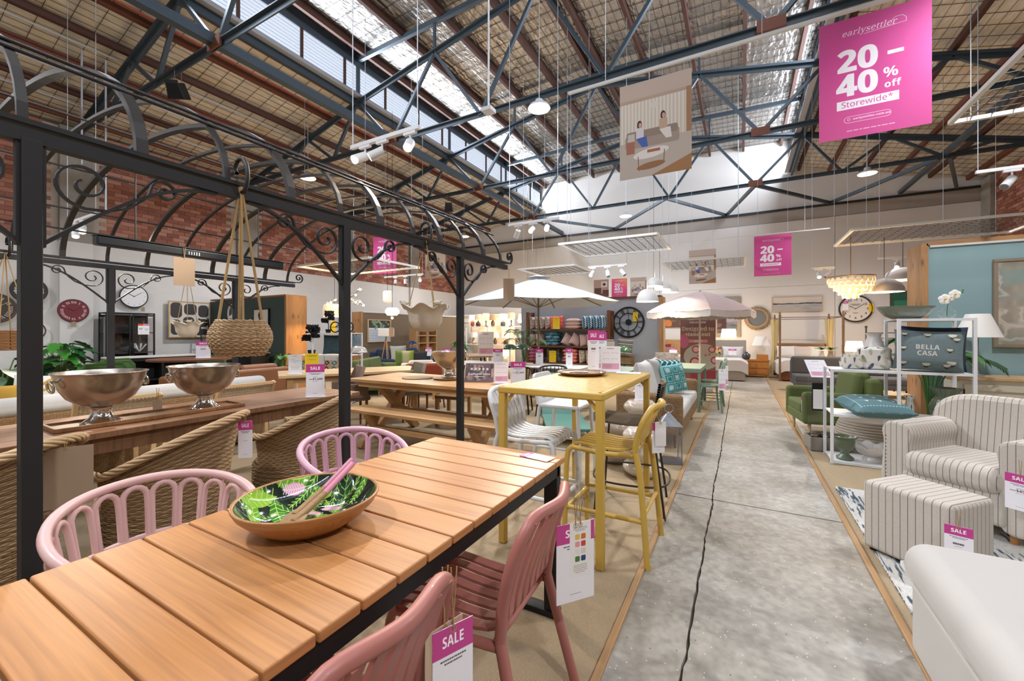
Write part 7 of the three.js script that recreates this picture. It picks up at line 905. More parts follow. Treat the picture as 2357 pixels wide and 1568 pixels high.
  const c4 = thing('globe_chandelier', 'small chandelier of three lit globes left of the pink umbrella', 'chandelier', [-2.4, 2.2, -13.6]); for (let i = 0; i < 3; i++) part('globe', sph(0.085, -0.16 + i * 0.16, [0, -0.06, 0.06][i], i * 0.05, 14), M(0xffffff, 0.4, { emissive: 0xfff0d6, emissiveIntensity: 1.6 }), c4); const l5 = new THREE.PointLight(0xfff0d6, 1.5, 0, 2); l5.position.set(0, -0.2, 0.05); l5.shadow.radius = 5; l5.name = 'chandelier_light'; c4.add(l5); part('frame', [rod([-0.18, -0.1, 0], [0.18, -0.08, 0.05], 0.008, 6), rod([0, -0.1, 0], [0, 5.72, 0], 0.005, 6)], blackM, c4);
}

// ---------- left wall: clocks, cabinet, artwork ----------
const L90 = Math.PI / 2;
faceClock('black roman-numeral clock with white numerals, half behind the first gazebo post', 0.25, [-12.1, 2.19, -2.51], L90, { bg: '#2c2826', fg: '#e6e2da', rim: 0x2c2420, roman: 1, fs: 46, nr: 84, eye: '#8a7a66' }); faceClock('burgundy red clock with white roman numerals on the white wall', 0.235, [-12.1, 1.82, -3.12], L90, { bg: '#6e1f2a', fg: '#ddd0cc', rim: 0x5a1822, roman: 1, fs: 32, nr: 98, hand: 0x5a1a22 }); faceClock('thin-rimmed white clock with tick marks above the black cabinet', 0.26, [-12.14, 2.19, -4.11], L90, { bg: '#e4e4e4', fg: '#333333', rim: 0x1c1c1e, ticks: 1 }); faceClock('dark timber-framed clock at the left picture edge', 0.28, [-12.1, 1.82, -2.08], L90, { bg: '#3c332c', fg: '#b9aa94', rim: 0x4a3b30, roman: 1 }); faceClock('open brown wire clock below the black roman clock', 0.19, [-12.12, 1.4, -2.55], L90, { rim: 0x4c382c, hollow: 1, hand: 0x3a2a22 });
for (const [z, y, l] of [[-3.12, 1.62, 'burgundy clock'], [-4.25, 1.98, 'thin-rimmed white clock']]) hangTag('hang_tag', `small brown card hanging below the ${l}`, 0.07, 0.1, cardM, [-12.08, y, z], L90, 0.03, 'tag');
{
  const t = thing('display_cabinet', 'tall black metal cabinet with glass doors against the white wall', 'cabinet', [-11.9, 0, -3.92], L90); const w = 0.84, h = 1.8, d = 0.4, f = 0.03; part('frame', [[-1, -1], [-1, 1], [1, -1], [1, 1]].map(([x, z]) => box(f, h, f, x * (w / 2 - f / 2), h / 2, z * (d / 2 - f / 2))).concat([box(w, f, d, 0, h - f / 2, 0), box(w, f, d, 0, 0.08, 0)]), blackM, t); part('back', box(w, h - 0.1, 0.012, 0, h / 2, -d / 2 + 0.01), M(0x1e1f21, 0.6), t); for (const y of [0.5, 0.92, 1.36]) part('shelf_board', box(w - 0.04, 0.018, d - 0.04, 0, y, 0), blackM, t);
  for (const s of [-1, 1]) { const dr = part('door', [box(w / 2 - 0.02, f, 0.02, s * w / 4, h - 0.06, d / 2), box(w / 2 - 0.02, f, 0.02, s * w / 4, 0.12, d / 2), box(f, h - 0.1, 0.02, s * 0.025, h / 2, d / 2), box(f, h - 0.1, 0.02, s * (w / 2 - 0.02), h / 2, d / 2)], blackM, t); part('pane', box(w / 2 - 0.06, h - 0.2, 0.004, s * w / 4, h / 2, d / 2), MP(0xffffff, 0.03, { transmission: 1, thickness: 0, ior: 1.5 }), dr); part('handle', box(0.012, 0.12, 0.02, s * 0.04, 0.95, d / 2 + 0.02), blackM, dr); part('side_pane', box(0.004, h - 0.2, d - 0.06, s * (w / 2 - 0.01), h / 2, 0), MP(0xffffff, 0.03, { transmission: 1, thickness: 0 }), t); }
  const c = thing('coral_ornament', 'white coral ornament inside the black glass cabinet', 'ornament', [-11.88, 0.93, -4.12]); for (let i = 0; i < 14; i++) { const a = i * 0.9; part('branch', tube([[0, 0.01, 0], [0.04 * Math.cos(a), 0.08, 0.06 * Math.sin(a)], [0.06 * Math.cos(a + 0.5), 0.15 + 0.05 * hash(i, 1), 0.12 * Math.sin(a)]], 0.012, 8, 6), M(0xe6e4e0, 0.6), c); }
  hangTag('price_tag', 'red and white price tags on the black glass cabinet', 0.2, 0.24, M(0xffffff, 0.5, { map: canvasTex(128, 150, (g, w, h) => { g.fillStyle = '#eee'; g.fillRect(0, 0, w, h); g.fillStyle = '#d8402c'; g.fillRect(0, 0, 62, 28); g.fillStyle = '#c98aa8'; g.fillRect(66, 0, 62, 28); lines(g, 6, 60, 50, 2, 14, 7, '#444'); lines(g, 72, 70, 50, 2, 14, 6, '#888'); }) }), [-11.67, 1.62, -4.12], L90, 0.06);
  const art = canvasTex(256, 256, (g, w, h) => { g.fillStyle = '#cdc6ba'; g.fillRect(0, 0, w, h); g.fillStyle = '#383431'; [[8, 8, 70, 110], [90, 14, 80, 80], [180, 20, 68, 90], [10, 130, 60, 110], [84, 110, 70, 60], [168, 122, 78, 60], [84, 184, 60, 60], [160, 196, 84, 50]].forEach(([x, y, a, b]) => { g.beginPath(); g.roundRect(x, y, a, b, 26); g.fill(); }); });
  framed('black and cream abstract artwork on the white wall', 0.9, 0.9, art, [-12.12, 1.24, -5.2], L90, paleOakM);
  const cs = thing('console_unit', 'low black console with white top behind the green chairs', 'console', [-10.75, 0, -3.95], L90); part('top', box(1.5, 0.03, 0.4, 0, 0.87, 0), whitePaint, cs); part('body', [box(1.5, 0.06, 0.36, 0, 0.82, 0), box(0.05, 0.8, 0.36, -0.72, 0.4, 0), box(0.05, 0.8, 0.36, 0.72, 0.4, 0), box(0.04, 0.8, 0.36, 0.1, 0.4, 0), box(1.5, 0.03, 0.36, 0, 0.4, 0)], blackM, cs); part('back', box(1.48, 0.8, 0.01, 0, 0.42, -0.17), M(0x202022, 0.7), cs);
  const ld = thing('towel_ladder', 'slim black ladder leaning on the wall by the abstract artwork', 'ladder', [-11.85, 0, -5.46], L90); for (const x of [-0.1, 0.1]) part('rail', bar([x, 0, 0.22], [x, 1.72, -0.18], 0.025, 0.025), blackM, ld); for (let i = 0; i < 5; i++) part('rung', rod([-0.1, 0.3 + i * 0.33, 0.15 - i * 0.077], [0.1, 0.3 + i * 0.33, 0.15 - i * 0.077], 0.01, 6), oakM, ld);
}
// dark green partition with mirror and portrait-style art
{
  const t = thing('partition_wall', 'dark green partition with rustic timber end on the left', 'partition', [-10.5, 0, -5.9]); part('panel', box(3.2, 2.16, 0.12, -0.03, 1.08, 0.19), M(0x3c4b48, 0.8), t); part('end_post', uvm(box(0.06, 2.2, 0.5, 1.6, 1.1, 0), true), rusticM, t); part('cap', uvm(box(3.2, 0.04, 0.5, 0, 2.2, 0)), rusticM, t);
  const m = thing('oval_mirror', 'small white-framed oval mirror on the dark green partition', 'mirror', [-11.04, 1.83, -5.63]); const fr = new THREE.TorusGeometry(0.16, 0.03, 8, 40); fr.scale(1, 1.25, 0.7); part('frame', fr, whitePaint, m); part('glass', cyl(0.15, 0.15, 0.01, 0, 0, 0, 36).rotateX(L90).scale(1, 1.25, 1), M(0xd8d8d8, 0.04, { metalness: 1 }), m);
  framed('black-framed colourful abstract figure print on the dark green partition', 0.62, 0.78, canvasTex(128, 160, (g, w, h) => { g.fillStyle = '#d9d2c8'; g.fillRect(0, 0, w, h); [['#2c2a30', 56, 30, 16, 18], ['#c9a08c', 64, 40, 9, 12], ['#3c3f66', 50, 80, 18, 40], ['#8a2c34', 72, 84, 14, 30], ['#b98aa0', 48, 120, 20, 30], ['#e0cbb0', 78, 130, 10, 28]].forEach(([c, x, y, a, b]) => { g.fillStyle = c; g.beginPath(); g.ellipse(x, y, a, b, 0.3, 0, TAU); g.fill(); }); }), [-9.77, 1.14, -5.62], 0, blackM);
  const tv = thing('media_unit', 'low black media cabinet below the dark green partition', 'cabinet', [-10.0, 0, -5.3]); part('body', box(1.5, 0.5, 0.4, 0, 0.65, 0), blackM, tv); for (const x of [-0.65, 0.65]) part('leg', box(0.05, 0.4, 0.36, x, 0.2, 0), blackM, tv); part('top', uvm(box(1.54, 0.02, 0.42, 0, 0.91, 0)), oakM, tv);
}
const tanM = MP(0x8e5c38, 0.42, { clearcoat: 0.1, bumpMap: fabB, bumpScale: 0.0008 });
sofa('leather_sofa', 'tan leather sofa behind the cane lounge chairs', tanM, [-7.75, 0, -3.92], -L90, { w: 1.7, d: 0.9, sh: 0.42, bh: 0.8, ah: 0.66, aw: 0.2, n: 2, leg: 0.08, lm: brownM }); hangTag('price_tag', 'tiny sale tag over the tan leather sofa', 0.08, 0.1, mSale.n, [-7.28, 0.8, -3.6], 1.2, 0.03);
const gv = MP(0x3a5a22, 0.8, { sheen: 1, sheenColor: new THREE.Color(0x7c9a50), sheenRoughness: 0.4 });
for (const [i, [x, z, r]] of [[-9.6, -3.1, 1.9], [-9.5, -4.4, 0.6], [-8.75, -2.75, 1.6], [-8.3, -2.5, 1.5]].entries()) { const c = thing('velvet_dining_chair', `green velvet dining chair ${['in front of the black cabinet', 'before the black console', 'behind the left wine bowl rim', 'seen between the two wine bowls'][i]}`, 'chair', [x, 0, z], r, 'green velvet dining chairs'); const g = extr([[-0.24, 0], [0.24, 0], [0.25, 0.3], [0.2, 0.4], [-0.2, 0.4], [-0.25, 0.3]], 0.05, 0.02), p = g.attributes.position; for (let k = 0; k < p.count; k++) p.setZ(k, p.getZ(k) + 2.4 * p.getX(k) ** 2); g.computeVertexNormals(); part('backrest', g.translate(0, 0.48, -0.3), gv, c); part('seat', rbox(0.5, 0.1, 0.48, 0, 0.46, 0, 0.04, 3), gv, c); for (const a of [-1, 1]) for (const b of [-1, 1]) part('leg', rod([a * 0.18, 0.42, b * 0.18], [a * 0.22, 0, b * 0.22], 0.014, 8), blackM, c); }
sign('price_sign', 'sale sign standing behind the wine bowls', 0.22, 0.3, mSale.g, [-8.6, 0.9, -3.9], 1.0); { const tb = thing('dining_table', 'dark round dining table among the green velvet chairs', 'table', [-8.7, 0, -3.75]); part('top', cyl(0.62, 0.62, 0.03, 0, 0.885, 0, 40), brownM, tb); part('pedestal', lathe([[0, 0], [0.3, 0], [0.3, 0.03], [0.06, 0.08], [0.05, 0.87]], 24), blackM, tb); }
pillow('cushion', 'yellow velvet cushion at the left edge under the dark leaves', 0.4, 0.4, 0.14, fab(0xb08a34), [-5.62, 0.72, -1.02], -0.2, 1.3);
// white shelf with black bonsai and ornaments
{
  whiteShelf('white metal stepped shelf with black bonsai behind the pale timber table', [-7.6, 0, -5.05], 0.35, [0, 0.34, 1.15], [0.03, 0.48, 0.93, 1.36], 0.4, [0.93, 1.36]);
  const bon = M(0x161517, 0.85); const bonsai = (label, pos, s, seedk) => { const t = thing('black_bonsai', label, 'ornament', pos); part('pot', lathe([[0, 0], [0.06, 0], [0.08, 0.1], [0.07, 0.1], [0, 0.08]].map(p => [p[0] * s, p[1] * s]), 16), bon, t); part('trunk', [tube([[0, 0.08 * s, 0], [0.03 * s, 0.22 * s, 0.01], [-0.02 * s, 0.36 * s, 0], [0.04 * s, 0.5 * s, 0]], 0.012 * s, 14, 6), tube([[0, 0.26 * s, 0], [-0.12 * s, 0.32 * s, 0.02]], 0.008 * s, 6, 5)], bon, t); for (const [k, [x, y, r]] of [[0.04, 0.52, 0.13], [-0.15, 0.34, 0.09], [0.12, 0.4, 0.08]].entries()) { const gs = []; for (let i = 0; i < 170; i++) { const a = hash(i, k, seedk) * TAU, q = Math.sqrt(hash(i, k, seedk + 1)) * r, y2 = (hash(i, k, seedk + 2) - 0.4) * r * 1.2; gs.push(new THREE.TetrahedronGeometry(0.028 * s).rotateY(i).translate((x + Math.cos(a) * q) * s, (y + y2) * s, Math.sin(a) * q * s)); } stuff(part('foliage', gs, bon, t)); } };
  bonsai('black bonsai ornament in a pot on the lower white shelf', [-7.35, 0.93, -5.2], 0.95, 5); bonsai('black bonsai ornament on the upper white shelf', [-7.12, 1.36, -5.4], 0.7, 9);
  const by = thing('bicycle_ornament', 'black metal bicycle ornament with round clock wheels on the white shelf', 'ornament', [-6.85, 1.36, -5.5], 0.35); for (const x of [-0.14, 0.14]) part('wheel', [new THREE.TorusGeometry(0.1, 0.012, 8, 28).translate(x, 0.112, 0), cyl(0.09, 0.09, 0.01, x, 0.112, 0, 24).rotateX(0)], bon, by); part('frame', [rod([-0.14, 0.11, 0], [0, 0.2, 0], 0.009), rod([0, 0.2, 0], [0.12, 0.22, 0], 0.009), rod([0.12, 0.25, 0], [0.14, 0.11, 0], 0.009), rod([0, 0.1, 0], [0, 0.25, 0], 0.009), rod([0.08, 0.27, 0], [0.16, 0.26, 0], 0.008)], bon, by);
  const tg = (a, b) => M(0xffffff, 0.9, { map: tex(64, 64, (u, v) => mix(a, b, fbm(u * 8, v * 8, 8, 8, 4, 13))) }); pillow('cushion', 'dark teal cushion standing on the white shelf', 0.42, 0.38, 0.12, tg([42, 62, 68], [66, 92, 98]), [-7.0, 1.13, -5.42], -0.1, 0.35); pillow('cushion', 'speckled blue-grey cushion standing on the white shelf', 0.42, 0.38, 0.12, tg([84, 102, 112], [124, 140, 148]), [-6.66, 1.13, -5.55], -0.1, 0.35); const kil = M(0xffffff, 0.9, { map: canvasTex(96, 96, (g, w) => { g.fillStyle = '#c9a88c'; g.fillRect(0, 0, w, w); for (let i = 0; i < 3; i++) for (let j = 0; j < 3; j++) { g.fillStyle = i === 1 ? '#2c7a7a' : '#4a2a26'; g.beginPath(); const x = i * 32 + 16, y = j * 32 + 16; g.moveTo(x, y - 14); g.lineTo(x + 13, y); g.lineTo(x, y + 14); g.lineTo(x - 13, y); g.fill(); g.fillStyle = '#e2cdb4'; g.fillRect(x - 4, y - 4, 8, 8); } }) }); pillow('cushion', 'kilim diamond cushion on the lower white shelf, left bay', 0.3, 0.34, 0.12, kil, [-7.5, 0.66, -5.15], -0.1, 0.35); pillow('cushion', 'kilim diamond cushion on the lower white shelf, right bay', 0.5, 0.34, 0.12, kil, [-6.9, 0.66, -5.4], -0.1, 0.35);
}
leafyPlant('bright green fiddle-leaf plant left of the white bonsai shelf', [-8.15, 0, -5.12], { n: 18, h: 1.0, sp: 0.3, L: 0.2, W: 0.08, lob: 0 });
// ---------- brown partition and lounges ----------
{
  const t = thing('partition_wall', 'brown-grey partition with timber end behind the left sofas', 'partition', [-10.4, 0, -11.4]); part('panel', box(0.12, 1.98, 5.0, 0.14, 0.99, -0.05), M(0x70624f, 0.85), t); part('end_post', uvm(box(0.42, 2.0, 0.06, 0, 1.0, 2.48), true), rusticM, t); part('cap', uvm(box(0.42, 0.04, 5.06, 0, 2.0, -0.05), true), whitePaint, t);
  framed('landscape artwork with dark leaves over blue patterned water', 0.95, 0.72, canvasTex(256, 200, (g, w, h) => { g.fillStyle = '#d8dde0'; g.fillRect(0, 0, w, h); g.fillStyle = '#37423a'; g.fillRect(0, 0, w, 74); for (let i = 0; i < 24; i++) { g.fillStyle = i % 2 ? '#7f9478' : '#26302a'; g.beginPath(); g.ellipse(hash(i, 1) * w, hash(i, 2) * 70, 26, 10, hash(i, 3) * 6, 0, TAU); g.fill(); } g.strokeStyle = '#3f6288'; g.lineWidth = 4; for (let i = 0; i < 16; i++) { g.beginPath(); for (let y = 84; y < h; y += 8) g.lineTo(i * 17 + ((y / 8) % 3) * 6, y); g.stroke(); } }), [-10.17, 1.05, -9.6], L90, paleOakM);
  sofa('green_sofa', 'sage green sofa with cushions behind the pale timber table', fab(0x55663f), [-7.6, 0, -7.1], L90 + 0.5, { w: 2.1, d: 0.9, sh: 0.42, bh: 0.74, ah: 0.58, n: 2, leg: 0.12 }); pillow('cushion', 'green and yellow patchwork cushion on the sage sofa', 0.46, 0.42, 0.13, M(0xffffff, 0.9, { map: tex(8, 8, (u) => (u < 0.3 ? [74, 96, 40] : u < 0.65 ? [150, 150, 116] : [128, 140, 40])) }), [-7.15, 0.72, -7.55], -0.2, 0.8); pillow('cushion', 'charcoal cushion beside the patchwork one on the sage sofa', 0.44, 0.4, 0.13, fab(0x2c3036), [-6.98, 0.7, -7.85], -0.2, 0.8);
  const nv = fab(0x1f3350); sofa('navy_sofa', 'navy blue sofa before the brown partition', nv, [-9.1, 0, -9.6], L90, { w: 2.0, d: 0.9, sh: 0.44, bh: 0.86, ah: 0.6, n: 2, leg: 0.12 }); pillow('cushion', 'light grey textured cushion on the navy sofa', 0.5, 0.46, 0.14, fab(0x9aa09c), [-8.75, 0.75, -9.0], -0.2, 1.2);
  const os = thing('open_bookcase', 'tall open oak bookcase at the brown partition', 'bookcase', [-9.55, 0, -11.0], L90); for (const x of [-0.5, 0, 0.5]) part('upright', uvm(box(0.035, 1.5, 0.32, x, 0.75, 0), true), oakM, os); for (const y of [0.2, 0.6, 1.0, 1.25, 1.49]) part('shelf_board', uvm(box(1.0, 0.03, 0.32, 0, y, 0)), oakM, os); sign('clearance_sign', 'yellow card on the top of the oak bookcase', 0.2, 0.3, yellowSignM, [-9.5, 1.51, -11.1], 0.8, 'clearance sign');
  const fl = thing('floor_lamp', 'timber tripod lamp with white rectangular shade by the navy sofa', 'lamp', [-9.0, 0, -8.75]); part('shade', rbox(0.42, 0.24, 0.24, 0, 1.36, 0, 0.02), M(0xe4e2dd, 0.8), fl); part('leg', [rod([0, 1.25, 0], [-0.2, 0, 0.12], 0.014), rod([0, 1.25, 0], [0.2, 0, 0.12], 0.014), rod([0, 1.25, 0], [0, 0, -0.2], 0.014)], oakM, fl);
  const bl = thing('reading_lamp', 'black cone reading lamp with bent arm near the brown partition', 'lamp', [-8.75, 0, -7.2]); part('shade', new THREE.ConeGeometry(0.11, 0.22, 20, 1, true).rotateZ(0.5).translate(0.12, 1.3, -0.12), M(0x1c1a19, 0.5, { side: THREE.DoubleSide }), bl); part('arm', tube([[0, 0, 0], [0, 0.95, 0], [-0.06, 1.18, 0.03], [0.1, 1.38, -0.1]], 0.008, 24, 6), blackM, bl); part('base', cyl(0.14, 0.14, 0.02, 0, 0.01, 0, 24), blackM, bl);
  mushroomLamp('glossy navy blue mushroom lamp by the oak bookcase', MP(0x1c2f5c, 0.12, { clearcoat: 1 }), [-8.45, 0.72, -9.25], 1.0); const st = thing('side_table', 'small timber table under the navy mushroom lamp', 'side table', [-8.45, 0, -9.25]); part('top', cyl(0.26, 0.26, 0.025, 0, 0.706, 0, 28), oakM, st); for (let i = 0; i < 3; i++) part('leg', rod([0, 0.7, 0], [Math.cos(i * 2.1) * 0.22, 0, Math.sin(i * 2.1) * 0.22], 0.014, 8), oakM, st);
  for (const [i, [x, y, z]] of [[-5.35, 0.951, -6.9], [-8.9, 0.8, -10.5], [-4.3, 0.951, -7.2]].entries()) sign('price_sign', `small sale sign ${['near the sage sofa cushions', 'by the navy sofa', 'beyond the third wine bowl'][i]}`, 0.2, 0.28, mSale.g, [x, y - 0.2, z], 0.6);
}
// tables, chairs and lamps in the middle distance
{
  const t = thing('dining_table', 'white-topped table carrying two green mushroom lamps', 'table', [-4.62, 0, -7.05], 0.08); part('top', rbox(1.95, 0.03, 0.9, 0, 0.735, 0, 0.01), M(0xcfc6b6, 0.5), t); for (const x of [-0.88, 0.88]) part('leg', [box(0.06, 0.72, 0.06, x, 0.36, 0.35), box(0.06, 0.72, 0.06, x, 0.36, -0.35)], paleOakM, t);
  const gm = MP(0x2c5a3c, 0.12, { clearcoat: 1 }); mushroomLamp('glossy green mushroom lamp on the white-topped table, left one', gm, [-3.88, 0.75, -6.95], 0.98); mushroomLamp('glossy green mushroom lamp on the white-topped table, right one', gm, [-3.7, 0.75, -7.15], 0.98);
  const stt = thing('side_table', 'slim stand under the green mushroom lamp by the basket', 'side table', [-2.35, 0, -9.6]); part('top', cyl(0.2, 0.2, 0.02, 0, 0.64, 0, 24), blackM, stt); part('pole', rod([0, 0, 0], [0, 0.64, 0], 0.015, 8), blackM, stt); part('foot', cyl(0.15, 0.15, 0.02, 0, 0.01, 0, 24), blackM, stt); mushroomLamp('green mushroom lamp beside the partition timber post', gm, [-2.35, 0.65, -9.6], 1.0);
  const bc = thing('black_dining_chair', 'black spindle-back chair in front of the cushion shelf, left one', 'chair', [-3.35, 0, -6.28], Math.PI + 0.3, 'black spindle chairs'); part('seat', rbox(0.46, 0.03, 0.44, 0, 0.45, 0, 0.012), blackM, bc); for (const x of [-1, 1]) for (const z of [-1, 1]) part('leg', rod([x * 0.18, 0.44, z * 0.17], [x * 0.22, 0, z * 0.2], 0.014, 8), blackM, bc); part('top_rail', tube([[-0.24, 0.72, 0.05], [-0.2, 0.78, -0.18], [0, 0.8, -0.25], [0.2, 0.78, -0.18], [0.24, 0.72, 0.05]], 0.016, 24, 8), blackM, bc); for (let i = 0; i < 9; i++) { const a = -1.2 + 2.4 * i / 8; part('spindle', rod([Math.sin(a) * 0.2, 0.46, -Math.cos(a) * 0.19], [Math.sin(a) * 0.23, 0.78, -Math.cos(a) * 0.25], 0.007, 6), blackM, bc); }
  copy(bc, 'black spindle-back chair in front of the cushion shelf, right one', [-2.75, 0, -6.35], Math.PI - 0.2); const wt = thing('dining_table', 'white table between the black spindle chairs', 'table', [-2.98, 0, -7.15]); part('top', rbox(1.15, 0.03, 0.8, 0, 0.735, 0, 0.01), whitePaint, wt); for (const x of [-0.52, 0.52]) for (const z of [-0.34, 0.34]) part('leg', box(0.05, 0.72, 0.05, x, 0.36, z), whitePaint, wt);
  for (const [i, [x, z, w, h, m]] of [[-2.2, -7.3, 0.2, 0.62, 0], [-2.75, -7.15, 0.12, 0.32, 0], [-1.95, -6.75, 0.26, 0.3, 1], [-3.35, -7.15, 0.14, 0.3, 0]].entries()) sign(m ? 'range_sign' : 'price_sign', ['tall pale pink sale sign before the cushion shelf', 'narrow sale sign before the coral cushions', 'white range sheet right of the tall pink sign', 'small sale sign left of the white table'][i], w, h, m ? rangeM : mSale.g, [x, 0.752, z], 0.35, m ? 'info sign' : 'price sign');
  const wt2 = thing('dining_table', 'sage green outdoor table behind the white stools', 'table', [-1.93, 0, -6.9]); part('top', rbox(0.76, 0.03, 1.4, 0, 0.735, 0, 0.012), M(0x6d8570, 0.5), wt2); for (const x of [-0.34, 0.34]) for (const z of [-0.64, 0.64]) part('leg', box(0.05, 0.72, 0.05, x, 0.36, z), M(0x6d8570, 0.5), wt2);
  const rt = thing('round_table', 'round timber table with black legs before the white store room', 'table', [-6.4, 0, -9.4]); part('top', cyl(0.75, 0.75, 0.035, 0, 0.735, 0, 44), oakM, rt); for (let i = 0; i < 4; i++) part('leg', rod([Math.cos(i * 1.57) * 0.35, 0.72, Math.sin(i * 1.57) * 0.35], [Math.cos(i * 1.57) * 0.55, 0, Math.sin(i * 1.57) * 0.55], 0.02, 8), blackM, rt); leafyPlant('small potted fern on the round timber table', [-6.8, 0.753, -9.3], { n: 14, h: 0.4, sp: 0.35, L: 0.22, W: 0.05, pot: 0.08, ph: 0.12, lob: 0 }); const pl = tableLamp('pleated white cone lamp on the round timber table', [-6.1, 0.753, -9.35], { r0: 0.05, r1: 0.24, sh: 0.28, h: 0.62, bm: oakM }); sign('range_sign', 'tall white range board on the round timber table', 0.4, 0.62, rangeM, [-5.8, 0.753, -9.1], 0.5, 'info sign');
  const oc = thing('lounge_chair', 'rust orange lounge chair under the third wine bowl', 'armchair', [-5.15, 0, -5.98], 0.8); part('seat', rbox(0.7, 0.16, 0.66, 0, 0.4, 0, 0.06, 3), fab(0x8a3a1c), oc); part('backrest', rbox(0.7, 0.42, 0.14, 0, 0.56, -0.3, 0.06, 3), fab(0x8a3a1c), oc); for (const x of [-1, 1]) for (const z of [-1, 1]) part('leg', rod([x * 0.28, 0.34, z * 0.26], [x * 0.32, 0, z * 0.3], 0.016, 8), brownM, oc);
  sofa('white_armchair', 'white low armchair beyond the third wine bowl', fab(0xd2cfc9), [-6.3, 0, -7.2], 0.8, { w: 0.9, d: 0.8, sh: 0.4, bh: 0.72, ah: 0.58, n: 1, leg: 0.1, cat: 'armchair' });
  palmPlant('tall palm standing beside the umbrella pole', [-5.45, 0, -10.6], { n: 13, h: 1.75, L: 0.95 });
}
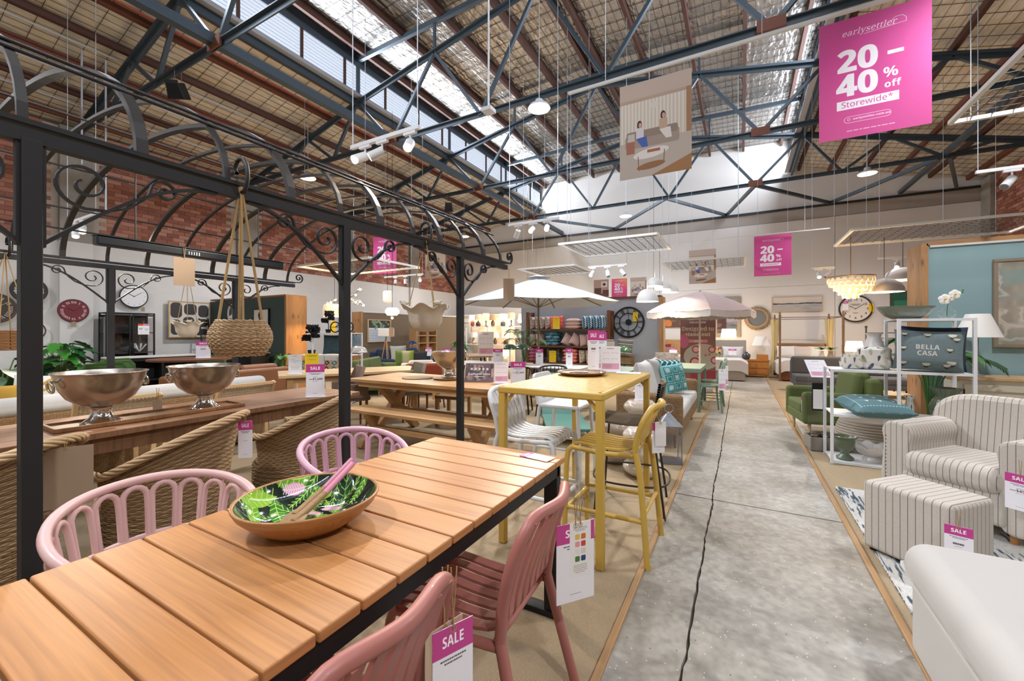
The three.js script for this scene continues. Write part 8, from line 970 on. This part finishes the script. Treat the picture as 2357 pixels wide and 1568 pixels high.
// ---------- white store room, arched cabinet, lamp shelves ----------
{
  const t = thing('store_room', 'white painted store room box with cornice and door at the back left', 'partition', [-10.3, 0, -15.9]); part('wall_sheet', box(3.6, 2.1, 0.1, 0, 1.05, 0.3), whitePaint, t); part('cornice', [box(3.7, 0.06, 0.2, 0, 2.12, 0.32), box(3.64, 0.04, 0.14, 0, 2.06, 0.33)], whitePaint, t); const d = part('door', [box(0.75, 1.75, 0.03, -0.9, 0.875, 0.37)], M(0xd0ccc4, 0.6), t); part('architrave', [box(0.07, 1.82, 0.05, -1.31, 0.91, 0.37), box(0.07, 1.82, 0.05, -0.49, 0.91, 0.37), box(0.9, 0.07, 0.05, -0.9, 1.83, 0.37)], whitePaint, d); part('notice', box(0.12, 0.22, 0.005, -0.7, 1.3, 0.389), paperM, d);
  const a = thing('arched_cabinet', 'black arched open cabinet before the white store room', 'cabinet', [-11.1, 0, -13.9], 0.45); const out = new THREE.Shape(); out.moveTo(-0.42, 0.4); out.lineTo(-0.42, 1.35); out.absarc(0, 1.35, 0.42, Math.PI, 0, true); out.lineTo(0.42, 0.4); out.closePath(); const hole = new THREE.Path(); hole.moveTo(-0.38, 0.44); hole.lineTo(-0.38, 1.35); hole.absarc(0, 1.35, 0.38, Math.PI, 0, true); hole.lineTo(0.38, 0.44); hole.closePath(); const full = out.clone(); out.holes.push(hole); part('frame', extr(out, 0.36).translate(0, 0, -0.18), M(0x232326, 0.6), a); part('back', extr(full, 0.01).translate(0, 0, -0.18), M(0x161618, 0.7), a); for (const y of [0.85, 1.2]) part('shelf_board', box(0.77, 0.025, 0.3, 0, y, 0), M(0x2a2a2d, 0.6), a); part('base', box(0.84, 0.4, 0.36, 0, 0.2, 0), M(0x232326, 0.6), a);
  const fe = thing('fire_extinguisher', 'red fire extinguisher on the white wall by the arched cabinet', 'fire extinguisher', [-12.155, 0.75, -13.0]); part('cylinder', cyl(0.07, 0.07, 0.4, 0, 0.2, 0, 20), M(0xb01f1c, 0.35), fe); part('head', [cyl(0.02, 0.035, 0.08, 0, 0.43, 0, 12), box(0.12, 0.02, 0.02, 0.03, 0.48, 0)], blackM, fe);
  const s = thing('lamp_shelf', 'white shelving unit filled with lit table lamps', 'shelf', [-8.9, 0, -15.15]); for (const x of [-1.65, -0.55, 0.55, 1.65]) for (const z of [-0.2, 0.2]) part('post', box(0.05, 1.62, 0.05, x, 0.81, z), wsM, s); for (const y of [0.1, 0.83, 1.6]) part('shelf_board', box(3.35, 0.035, 0.45, 0, y, 0), wsM, s);
  const bodies = [[[0, 0], [0.06, 0], [0.09, 0.08], [0.08, 0.18], [0.03, 0.24], [0.01, 0.3]], [[0, 0], [0.09, 0], [0.11, 0.08], [0.09, 0.17], [0.03, 0.2], [0.01, 0.26]], [[0, 0], [0.08, 0], [0.03, 0.03], [0.02, 0.15], [0.04, 0.2], [0.015, 0.26]]];
  const cols = [0x9c4a40, 0x3a3028, 0x5a6660, 0x7a5c3a, 0x4c545c, 0x3c4650, 0x857a6c, 0x55606a], nm = ['red glass', 'dark twisted', 'grey stone', 'bronze', 'blue patterned', 'dark blue', 'beige', 'slate'];
  [-1.45, -1.1, -0.75, -0.35, 0.1, 0.55, 1.0, 1.42].forEach((x, i) => tableLamp(`${nm[i]} based table lamp on the top of the lamp shelves`, [-8.9 + x, 1.618, -15.15 + (i % 2) * 0.08], { r0: 0.13, r1: 0.16, sh: 0.24, h: 0.5 + (i % 3) * 0.03, body: bodies[i % 3], bm: M(cols[i], 0.35), shade: i % 4 === 3 ? 0xc9a684 : i % 4 === 0 ? 0xf2efe8 : 0xe9d9b8, lit: i % 2 ? 0 : 0.5, warm: 0xffcb90, group: 'lamps on the lamp shelves' }));
  ['small brass', 'white globe', 'thin bronze', 'brown woven', 'pale ceramic', 'ivory'].forEach((n, i) => tableLamp(`${n} based table lamp on the middle lamp shelf`, [-8.9 - 1.35 + i * 0.54, 0.85, -15.12], { r0: 0.15, r1: 0.19, sh: 0.24, h: 0.52, body: bodies[(i + 1) % 3], bm: M([0xa88a50, 0xd8d4ca, 0x5a4a34, 0x6a5038, 0x9a958c, 0xd4c8b4][i], 0.4), lit: i % 2 ? 0.45 : 0, warm: 0xffcb90, group: 'lamps on the lamp shelves' }));
  ['round white', 'squat cream', 'small grey'].forEach((n, i) => tableLamp(`${n} lamp low on the lamp shelves`, [-8.9 - 0.7 + i * 0.95, 0.12, -15.12], { r0: 0.14, r1: 0.2, sh: 0.26, h: 0.5, body: bodies[i], bm: M(0xb9b2a6, 0.4), lit: i === 1 ? 0.45 : 0, warm: 0xffcb90, group: 'lamps on the lamp shelves' }));
}
scene.traverse(o => { if (o.isMesh) o.castShadow = o.receiveShadow = true; if (o.isPointLight || o.isSpotLight) o.castShadow = true; });
renderer.render(scene, camera);
